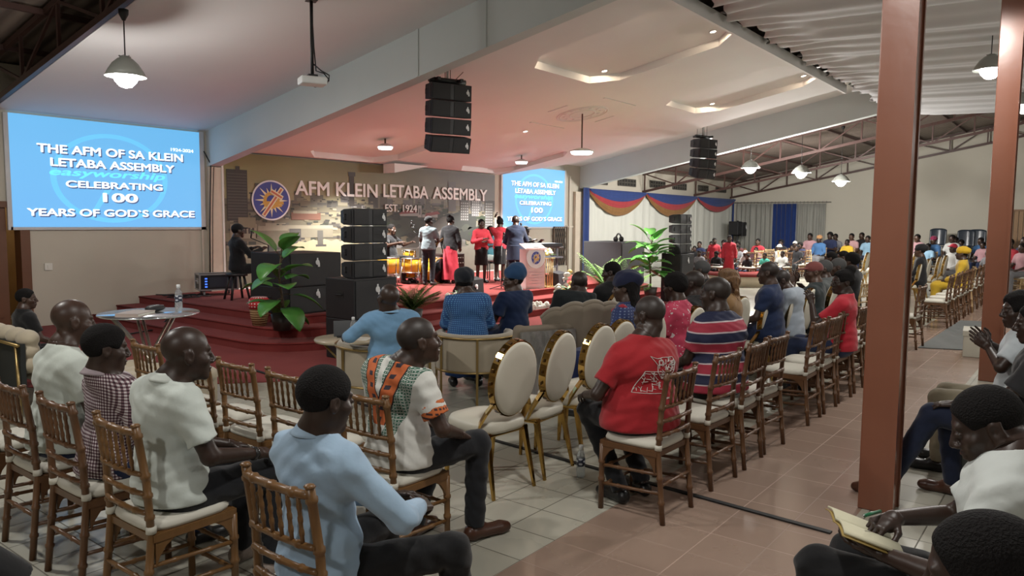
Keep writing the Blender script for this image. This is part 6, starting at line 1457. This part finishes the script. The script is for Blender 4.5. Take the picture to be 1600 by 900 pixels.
# ---------------------------------------------------------------- aisle row
person('man in a red tee with a white line drawing on the back', (4.38, 2.30), math.radians(-22), head=(10, -10, 0), g=1.5, tone=0, hair='shaved', top=('tee', cloth((.33, .016, .022))), bottom=('trousers', cloth((.012, .013, .016))), shoes=SBLK, res=.0095, hres=.006, wrinkle=.0035, belly=.6, J={'hd': (.06, .0, 1.245), 'elL': (-.33, .03, .76), 'wrL': (-.24, .27, .70), 'knL': (-.13, .40, .56), 'anL': (-.10, .06, .085), 'knR': (.15, .42, .56), 'anR': (.12, .10, .085)}, extras=(tee_print,))
person('man in a red and navy striped jersey', (5.66, 2.32), math.radians(-16), head=(14, -3, 0), g=1.5, tone=0, hair='shaved', top=('tee', pat_stripe()), bottom=('trousers', BLK), shoes=SBLK, res=.011, s=1.04, wrinkle=.004, belly=.5)
person('woman in a bright red top beside the thick pillar', (8.42, 2.06), math.radians(2), head=(38, 0, 0), g=1.0, tone=0, hair='bun', top=('tee', cloth((.42, .02, .035))), bottom=('jeans', cloth((.02, .03, .07))), shoes=SBLK, res=.012, J={'elL': (-.24, .22, .80), 'wrL': (-.10, .30, 1.02)}, hd=(None, (0, .3, .9)), faced=True)
# ---------------------------------------------------------------- right of the pillar, near
person('person in a white tee clapping hands at the right edge', (6.5, .38), math.radians(-2), head=(25, -4, 0), tone=0, hair='afro', g=1.1, top=('tee', cloth((.50, .55, .58))), bottom=('trousers', cloth((.22, .19, .13))), shoes=SBLK, res=.011, hres=.007, fres=.0045, J={'elR': (.25, .08, .88), 'wrR': (.05, .20, .98), 'elL': (-.25, .08, .86), 'wrL': (-.05, .19, .97)}, hd=((-.1, .75, .62), (.1, .8, .55)), hn=((-1, 0, .1), (1, 0, .1)), curl=(.16, .2))
person('person in grey trousers mostly hidden at the right edge', (6.02, .12), math.radians(-3), head=(10, -4, 0), tone=0, hair='short', g=1.05, top=('tee', BLK), bottom=('trousers', cloth((.12, .13, .12))), shoes=SBLK, res=.013)
person('person in blue jeans resting a hand on the knee behind the pillar', (5.70, .24), math.radians(4), head=(6, -6, 0), tone=0, hair='short', g=1.1, top=('tee', cloth((.02, .02, .022))), bottom=('jeans', cloth((.012, .018, .042))), shoes=BRN, res=.010, fres=.0045, J={'knL': (-.03, .55, .60), 'anL': (-.10, .80, .085), 'toL': (-.10, .95, .035), 'elL': (-.22, .16, .78), 'wrL': (-.07, .42, .69), 'anR': (.2, .42, .085)}, hd=(None, (.05, 1, -.12)), hn=(None, (.1, -.1, -1)), curl=(.4, .22))
person('person in a white tee writing in a notebook, dark hair toward us', (2.93, .19), math.radians(2), head=(12, -24, 0), tone=0, hair='short', g=1.15, top=('tee', cloth((.52, .55, .53))), bottom=('trousers', cloth((.006, .006, .007))), shoes=SBLK, res=.009, hres=.0055, fres=.0042, wrinkle=.004, J={'hd': (.02, .06, 1.18), 'knL': (-.06, .56, .585), 'anL': (-.1, .56, .085), 'knR': (.2, .5, .56), 'elL': (-.27, .12, .74), 'wrL': (-.14, .33, .72), 'elR': (.24, .16, .78), 'wrR': (.03, .32, .795)}, hd=((-.75, .55, -.2), (.2, .9, .0)), hn=((-.2, .3, -.9), (.3, 0, .9)), curl=(.8, .35))
person('person with short black hair cut off at the lower right corner', (1.68, .10), 0, head=(8, -12, 0), tone=0, hair='short', g=1.0, top=('tee', cloth((.04, .04, .045))), bottom=('trousers', BLK), shoes=SBLK, res=.011, hres=.006, J={'hd': (.0, .03, 1.205)}, s=.97)
person('person at the lower left corner, only part of a bare arm in view', (.60, 2.40), SE, tone=0, hair='short', top=('tee', BLK), bottom=('trousers', BLK), shoes=SBLK, res=.011, J={'elR': (.25, .16, .83), 'wrR': (.04, .2, .72)})
person('person in black slouching on the tufted sofa at the left edge', (3.06, 8.66), SE, tone=1, hair='short', top=('tee', BLK), bottom=('trousers', BLK), shoes=SBLK, res=.016, s=.82, head=(-30, 0, 0))
for x, y, l in ((6.5, .36, 'under the clapping person'), (6.02, .1, 'under the person in grey trousers'), (5.70, .20, 'under the person in jeans'), (2.86, .2, 'under the person writing in a notebook'), (1.80, .05, 'under the person at the lower right corner'), (.60, 2.40, 'under the person at the lower left corner')):
    chair_at(B, x, y, 0 if x > 1 else SE, 'brown bamboo chair '+l, 'brown chairs right of the aisle')
t = thing('notebook', 'open notebook with cream pages held over the knee', 'book', (2.86, .60, .745), math.radians(25))
b = MB()
for s in (1, -1): b.grid(lambda u, v: (s*.15*u, -.10+.20*v, .012+.012*math.sin(PI*u)), 8, 2)
b.obj('pages', plain('paper cream', (.58, .55, .40), .8), t, solid=.008); b = MB()
for s in (1, -1): b.grid(lambda u, v: (s*.154*u, -.104+.208*v, .0+.010*math.sin(PI*u)), 8, 2)
b.obj('cover', plain('cover mustard', (.32, .22, .06), .6), t, solid=.004); t.rotation_euler = (math.radians(18), math.radians(4), math.radians(25))
t = thing('pen', 'green pen held over the open notebook', 'pen', (2.86, .57, .825), math.radians(20)); t.rotation_euler = (0, math.radians(8), math.radians(-10))
b = MB(); b.tube([(-.07, 0, 0), (.07, 0, 0)], .006, 10); b.obj('barrel', plain('pen green', (.02, .16, .07), .35), t); b = MB(); b.tube([(-.07, 0, 0), (-.085, 0, 0)], [.005, .001], 8); b.obj('tip', m_chr, t)
# ---------------------------------------------------------------- on the stage
ST = .40
person('keyboard player in black with a cap and dark glasses', (16.15, 12.0), math.radians(178), tone=1, hair='short', hat=('cap', BLK), top=('long', BLK), bottom=('trousers', BLK), shoes=SBLK, res=.018, hres=.011, fres=.01, s=.98, z0=ST, J={'wrR': (.2, .40, .98), 'wrL': (-.2, .40, .98), 'elR': (.3, .15, .85), 'elL': (-.3, .15, .85)}, extras=(glasses,))
person('drummer in black seated behind the yellow drums', (12.4, 13.15), math.radians(190), tone=1, hair='short', top=('tee', cloth((.012, .012, .014))), bottom=('trousers', BLK), shoes=SBLK, res=.018, hres=.011, fres=.01, s=1.0, z0=ST, J={'wrR': (.25, .42, .95), 'wrL': (-.25, .42, .95), 'elR': (.34, .12, .88), 'elL': (-.34, .12, .88)})
t = thing('drum_stool', 'round black stool under the drummer', 'stool', (12.4, 13.17, ST)); b = MB(); b.lathe([(0, .40), (.17, .40), (.18, .45), (.15, .48), (0, .48)], 20); b.obj('seat', m_blk, t)
for k in range(3): b = MB(); b.tube([(0, 0, .4), (.2*math.cos(2.1*k), .2*math.sin(2.1*k), .0)], .012, 6); b.obj('leg', m_chr, t)
t = thing('keyboard_stool', 'black stool under the keyboard player', 'stool', (16.15, 12.02, ST)); b = MB(); b.box((0, 0, .44), (.45, .32, .07)); b.obj('seat', m_blk, t)
for sx in (.18, -.18): b = MB(); b.tube([(sx, -.13, 0), (sx, .13, .4)], .014, 6); b.tube([(sx, .13, 0), (sx, -.13, .4)], .014, 6); b.obj('leg', m_chr, t)
person('guitarist in a grey tee and dark trousers facing right', (12.42, 11.95), math.radians(-70), 'stand', head=(-20, 0, 0), tone=1, hair='short', hat=('cap', BLK), top=('tee', cloth((.14, .175, .19))), bottom=('trousers', cloth((.012, .016, .022))), shoes=SBLK, res=.015, hres=.010, fres=.009, s=.90, z0=ST, J={'elR': (.25, .06, 1.12), 'wrR': (.10, .28, 1.03), 'elL': (-.25, .08, 1.12), 'wrL': (-.20, .34, 1.10)})
t = thing('guitar', 'dark bass guitar held by the man in the grey tee', 'guitar', (12.66, 12.03, 1.31)); t.rotation_euler = (math.radians(80), math.radians(-18), math.radians(10))
soft_obj('guitar_body', [solid([ell((-.10, 0, 0), (.15, .13, .02), None, .02), ell((.06, .0, 0), (.11, .10, .02), None, .04)], .012)], plain('guitar black', (.015, .013, .012), .25), t)
b = MB(); b.box((.38, 0, .02), (.56, .045, .02)); b.obj('neck', plain('guitar neck', (.16, .08, .03), .4), t); b = MB(); b.box((.72, .0, .02), (.15, .07, .018)); b.obj('head', plain('guitar black', (.015, .013, .012), .25), t)
person('singer in a black jacket and long red skirt, hair in a bun', (13.15, 11.95), math.radians(-75), 'stand', head=(-10, 0, 0), tone=1, hair='bun', top=('suit', cloth((.010, .010, .012))), bottom=('long_skirt', cloth((.42, .03, .05))), shoes=SBLK, res=.016, hres=.010, fres=.009, s=.91, z0=ST, J={'elR': (.25, .02, 1.1), 'wrR': (.18, .20, .92)})
person('singer in a red blouse and black skirt clasping her hands', (13.80, 11.55), math.radians(150), 'stand', tone=1, hair='short', top=('blouse', cloth((.42, .03, .045))), bottom=('skirt', BLK), shoes=SBLK, res=.016, hres=.010, fres=.009, s=.87, z0=ST, J={'elR': (.27, .06, 1.12), 'wrR': (.03, .24, 1.20), 'elL': (-.27, .06, 1.12), 'wrL': (-.05, .24, 1.14)})
person('singer in a red top and black skirt turned away with a raised hand', (14.35, 11.42), math.radians(-62), 'stand', head=(-10, 0, 0), tone=1, hair='bun', top=('tee', cloth((.42, .03, .045))), bottom=('skirt', BLK), shoes=SBLK, res=.016, hres=.010, fres=.009, s=.89, z0=ST, J={'elL': (-.30, .10, 1.55), 'wrL': (-.16, .14, 1.76)}, hd=(None, (.2, .1, .95)))
person('preacher in a long navy suit holding a microphone', (13.9, 10.6), math.radians(-50), 'stand', head=(-18, 2, 0), tone=1, hair='shaved', g=1.15, top=('suit', cloth((.014, .02, .042))), bottom=('trousers', cloth((.010, .014, .03))), shoes=SBLK, res=.015, hres=.009, fres=.008, s=.92, z0=ST, J={'elR': (.28, .10, 1.12), 'wrR': (.16, .30, 1.28), 'elL': (-.26, .12, 1.08), 'wrL': (-.14, .34, .98)}, hd=((-.1, .3, .9), None), hn=((-1, .2, 0), None), curl=(1.0, .4), extras=(lambda root, K, C, RH, shirt: soft_obj('coat_skirt', [solid([capped((0, 0, 1.0), (0, 0, .62), .21, .235, .02)], .016)], cloth((.014, .02, .042)), root),))
t = thing('microphone', 'black microphone in the raised hand of the preacher', 'microphone', (14.25, 10.69, 1.69)); b = MB(); b.tube([(0, 0, -.1), (-.01, .01, .09)], [.014, .02], 10); b.obj('handle', m_blk, t); b = MB(); b.ball((-.012, .012, .115), .03, 12); b.obj('mesh_head', plain('mic mesh', (.05, .05, .05), .5, .6), t)
person('seated musician in teal and grey behind the two singers in red', (14.75, 12.05), math.radians(165), tone=1, hair='short', top=('tee', cloth((.05, .16, .20))), bottom=('trousers', cloth((.30, .36, .34))), shoes=plain('shoe white', (.6, .6, .58), .5), res=.018, hres=.011, fres=.01, s=.98, z0=ST, J={'elR': (.3, .06, .8), 'wrR': (.2, .3, .86)})
t = thing('stage_stool', 'dark stool under the musician in teal', 'stool', (14.75, 12.10, ST)); b = MB(); b.box((0, 0, .44), (.4, .4, .06)); b.obj('seat', m_blk, t)
for sx in (.17, -.17):
    for sy in (.17, -.17): b = MB(); b.tube([(sx, sy, .42), (sx*1.1, sy*1.1, 0)], .016, 6); b.obj('leg', m_blk, t)
person('keyboardist in black with dark glasses seated at the left of the stage', (7.85, 12.35), math.radians(-100), tone=1, hair='short', hat=('cap', BLK), top=('long', BLK), bottom=('trousers', BLK), shoes=SBLK, res=.015, hres=.009, fres=.008, s=1.0, z0=ST, J={'wrR': (.2, .38, .92), 'wrL': (-.2, .38, .92), 'elR': (.3, .12, .82), 'elL': (-.3, .12, .82)}, extras=(glasses,))
t = thing('tall_stool', 'dark stool with splayed legs at the left of the stage', 'stool', (7.82, 12.35, ST)); b = MB(); b.lathe([(0, .43), (.19, .43), (.19, .48), (0, .48)], 20); b.obj('seat', m_blk, t)
for k in range(4): a = PI*k/2+.6; b = MB(); b.tube([(.13*math.cos(a), .13*math.sin(a), .44), (.24*math.cos(a), .24*math.sin(a), 0)], .022, 6); b.obj('leg', m_blk, t)
t = thing('music_keyboard', 'small black keyboard on a stand before the man in dark glasses', 'keyboard', (8.35, 12.25, ST), math.radians(-100)); b = MB(); b.box((0, 0, .76), (.9, .28, .08)); b.obj('case_body', plain('keyboard black', (.015, .015, .017), .35), t); b = MB(); b.box((0, -.05, .803), (.84, .13, .006)); b.obj('keys', plain('keys white', (.7, .7, .68), .4), t)
for s in (1, -1): b = MB(); b.tube([(s*.35, .1, .72), (-s*.3, .1, 0)], .016, 6); b.obj('leg', m_blk, t)
mic_stand(8.05, 11.7, ST, 1.0, 'boom microphone stand before the man in dark glasses', (-.05, .45))

# ---------------------------------------------------------------- the far congregation: a few builds, each dressed anew
LAY = dict(res=.026, hres=.015, fres=.014, wrinkle=0)
def proto(**k): return person('x', (0, -60), 0, **{**LAY, **k})
PR = {'short': proto(top=('tee', BLK), hair='short', bottom=('trousers', BLK)), 'afro': proto(top=('tee', BLK), hair='afro', bottom=('trousers', BLK), J={'wrR': (.05, .3, .8), 'wrL': (-.05, .3, .8)}),
      'capw': proto(top=('long', BLK), hair='short', hat=('cap', WH), bottom=('trousers', BLK)), 'brim': proto(top=('tee', BLK), hair='short', hat=('brim', WH), bottom=('trousers', BLK)),
      'wrap': proto(top=('blouse', BLK), hair='short', hat=('wrap', BLK), bottom=('long_skirt', BLK))}
CC = {'black': (.012, .012, .014), 'maroon': (.10, .02, .03), 'red': (.40, .03, .045), 'purple': (.12, .06, .11), 'white': (.52, .52, .50), 'grey': (.18, .18, .19), 'teal': (.05, .32, .24), 'pink': (.42, .24, .26), 'blue': (.05, .13, .28), 'navy': (.015, .022, .06), 'print': (.42, .25, .25), 'lightblue': (.22, .36, .48), 'yellow': (.52, .34, .03), 'tan': (.3, .2, .1)}
def recol(o, m): o.material_slots[0].link = 'OBJECT'; o.material_slots[0].material = m
USED = {}
def crowd(x, y, hz, colr, kind, label, group, face=None, hatc=None, bot='black', tone=None, chair=True, smax=1.14):
    s = min(smax, hz/1.245); k = {'capb': 'wrap', 'capm': 'wrap', 'capr': 'capw', 'wrapy': 'wrap', 'wrapk': 'wrap'}.get(kind, kind)
    a = math.atan2(10.5-y, 14-x)-PI/2 if face is None else face
    p = dup(PR[k], (x, y, 0), a, label, group, s)
    tn = skin(RND.choice((0, 1, 1, 2)) if tone is None else tone); recol(p, tn)
    for c in p.children:
        n = c.name.split('.')[0]
        if n in ('shirt', 'blouse'): recol(c, cloth(CC[colr]))
        elif n in ('trousers', 'skirt'): recol(c, cloth(CC[bot]))
        elif n in ('cap', 'headwrap', 'hat'): recol(c, cloth(hatc or {'capb': (.30, .16, .07), 'capm': (.20, .02, .06), 'capr': (.50, .03, .06)}.get(kind, (.6, .6, .57))))
    if chair: chair_at(B if group == G1 else Cc, x, y, a, ('brown' if group == G1 else 'pale')+' chair under the '+label, 'chairs of the far congregation')
    return p
G1, G2, G3, G4 = 'young choir in the far corner', 'people seated by the end wall curtain', 'people seated against the end wall', 'people beyond the pillars'
FAR = [((25.39, 11.31, .95, 'black', 'short'), 'person in black at the left end of the back choir row', G1), ((25.51, 11.18, 1.10, 'navy', 'short'), 'person in navy, second in the back choir row', G1), ((25.77, 10.84, 1.1, 'black', 'short'), 'person in black, third in the back choir row', G1), ((25.93, 10.44, 1.15, 'black', 'afro'), 'person with full hair, fourth in the back choir row', G1), ((26.27, 10.06, 1.11, 'maroon', 'afro'), 'person in maroon with full hair in the back choir row', G1), ((25.2, 9.95, 1.1, 'black', 'capw'), 'person in black with a white cap in the choir', G1), ((27.0, 10.36, 1.1, 'grey', 'short'), 'person in grey in front of the far blue drape', G1), ((27.0, 9.6, 1.2, 'red', 'short'), 'person in a red top before the grey end curtain', G1), ((26.0, 9.3, .95, 'purple', 'short'), 'person in dull purple in the middle of the choir', G1), ((27.4, 9.0, 1.0, 'black', 'short'), 'person in black left of the pale hat', G1), ((26.6, 8.7, 1.03, 'white', 'brim'), 'person in white with a pale brimmed hat', G1), ((28.0, 8.7, 1.0, 'black', 'short'), 'person in black at the right end of the choir', G1),
       ((22.65, 9.92, .9, 'grey', 'short'), 'child in grey at the front left of the choir', G1), ((23.0, 9.5, .88, 'black', 'afro'), 'child in black between the two red dresses', G1), ((23.9, 8.9, .89, 'white', 'brim'), 'child in white under a small white hat', G1), ((24.0, 8.3, .84, 'teal', 'short'), 'child in a teal green top', G1), ((24.5, 7.9, .9, 'white', 'short'), 'child in white right of the teal green top', G1), ((23.3, 8.6, .82, 'black', 'short'), 'child in black in front of the white hat', G1),
       ((26.3, 8.0, 1.05, 'black', 'short'), 'person in black low at the right of the choir', G1), ((27.3, 8.2, 1.1, 'navy', 'afro'), 'person in dark navy with full hair right of the choir', G1), ((28.6, 9.3, 1.15, 'black', 'afro'), 'person in black with full hair before the blue end panel', G1), ((29.3, 9.0, 1.1, 'black', 'capw'), 'person in black with a white cap before the blue end panel', G1), ((25.0, 10.4, 1.0, 'black', 'short'), 'person in black in the second choir row, left', G1), ((25.6, 9.8, 1.0, 'grey', 'afro'), 'person in grey with full hair in the second choir row', G1),
       ((31.11, 8.98, 1.36, 'pink', 'short'), 'person in pink before the end wall curtain', G2), ((30.3, 8.4, 1.28, 'blue', 'capb'), 'person in blue with an orange brown headwrap', G2), ((31.6, 8.35, 1.4, 'navy', 'afro'), 'person in navy with full hair by the curtain edge', G2), ((32.4, 8.35, 1.34, 'grey', 'short'), 'person in dark grey right of the curtain', G2), ((31.84, 7.6, 1.37, 'print', 'short'), 'person in a rosy print before the bare end wall', G2), ((32.6, 7.4, 1.4, 'black', 'short'), 'person in black farthest by the bare end wall', G2), ((31.6, 6.95, 1.3, 'lightblue', 'short'), 'person in light blue just left of the thick pillar', G2), ((30.8, 7.5, 1.17, 'yellow', 'short'), 'person in yellow behind the pale empty chairs', G2),
       ((30.29, 5.02, 1.39, 'pink', 'short'), 'person in pink just right of the thick pillar', G3), ((30.9, 4.6, 1.3, 'blue', 'capm'), 'person in blue with a maroon headwrap', G3), ((30.82, 4.0, 1.38, 'white', 'short'), 'person in white below the first dark chair back', G3), ((31.6, 4.0, 1.31, 'navy', 'short'), 'person in navy below the second dark chair back', G3), ((32.3, 3.9, 1.2, 'navy', 'afro'), 'person in navy with full hair against the end wall', G3), ((31.5, 3.2, 1.3, 'blue', 'short'), 'person in blue below the close pair of dark chairs', G3), ((30.7, 3.05, 1.18, 'pink', 'short'), 'person in dusty pink left of the farther pillar', G3), ((32.2, 3.0, 1.21, 'grey', 'capm'), 'person in grey with a maroon headwrap by the farther pillar', G3), ((29.0, 5.3, 1.1, 'blue', 'short'), 'person in blue low behind the oval chairs', G3), ((29.2, 4.5, 1.12, 'lightblue', 'short'), 'person in light blue low behind the oval chairs', G3),
       ((24.15, 3.09, 1.22, 'white', 'capr'), 'person in white with a bright red cap', G4), ((25.11, 1.86, 1.36, 'red', 'short'), 'person in a red top right of the farther pillar', G4), ((24.3, 1.5, 1.27, 'pink', 'short'), 'person in pink at the right edge', G4), ((26.6, 1.6, 1.4, 'navy', 'short'), 'person in navy farthest at the right edge', G4), ((24.7, 2.3, 1.1, 'grey', 'short'), 'person in grey half hidden by the farther pillar', G4),
       ((14.71, 3.84, 1.22, 'grey', 'short'), 'dark headed person in grey, left of two behind the raised hands', G4), ((15.4, 3.8, 1.22, 'maroon', 'short'), 'dark headed person in maroon, right of two behind the raised hands', G4), ((12.8, 3.03, 1.27, 'black', 'afro'), 'person in black with full hair beside the thick pillar', G4)]
for (x, y, hz, c, k), l, g in FAR: crowd(x, y, hz, c, k, l, g, bot=RND.choice(('black', 'navy', 'grey')))
crowd(18.85, 2.24, 1.24, 'yellow', 'wrapy', 'woman all in yellow with a large yellow headwrap', G4, face=.1, hatc=(.55, .34, .02), bot='yellow')
crowd(19.3, 3.12, 1.26, 'black', 'wrapk', 'person draped in black with a wide black headdress', G4, face=.05, hatc=(.012, .012, .014), smax=1.1, chair=False)
for x, y, s, l in ((23.4, 9.75, .80, 'girl standing in a long red dress, left of two'), (22.9, 9.05, .86, 'girl standing in a full red dress, right of two')):
    person(l, (x, y), math.radians(120), 'stand', tone=1, hair='short', top=('blouse', cloth((.42, .03, .045))), bottom=('long_skirt', cloth((.40, .028, .04))), res=.024, hres=.014, fres=.013, s=s*1.0)
for p in PR.values():
    for c in list(p.children): bpy.data.objects.remove(c)
    bpy.data.objects.remove(p)
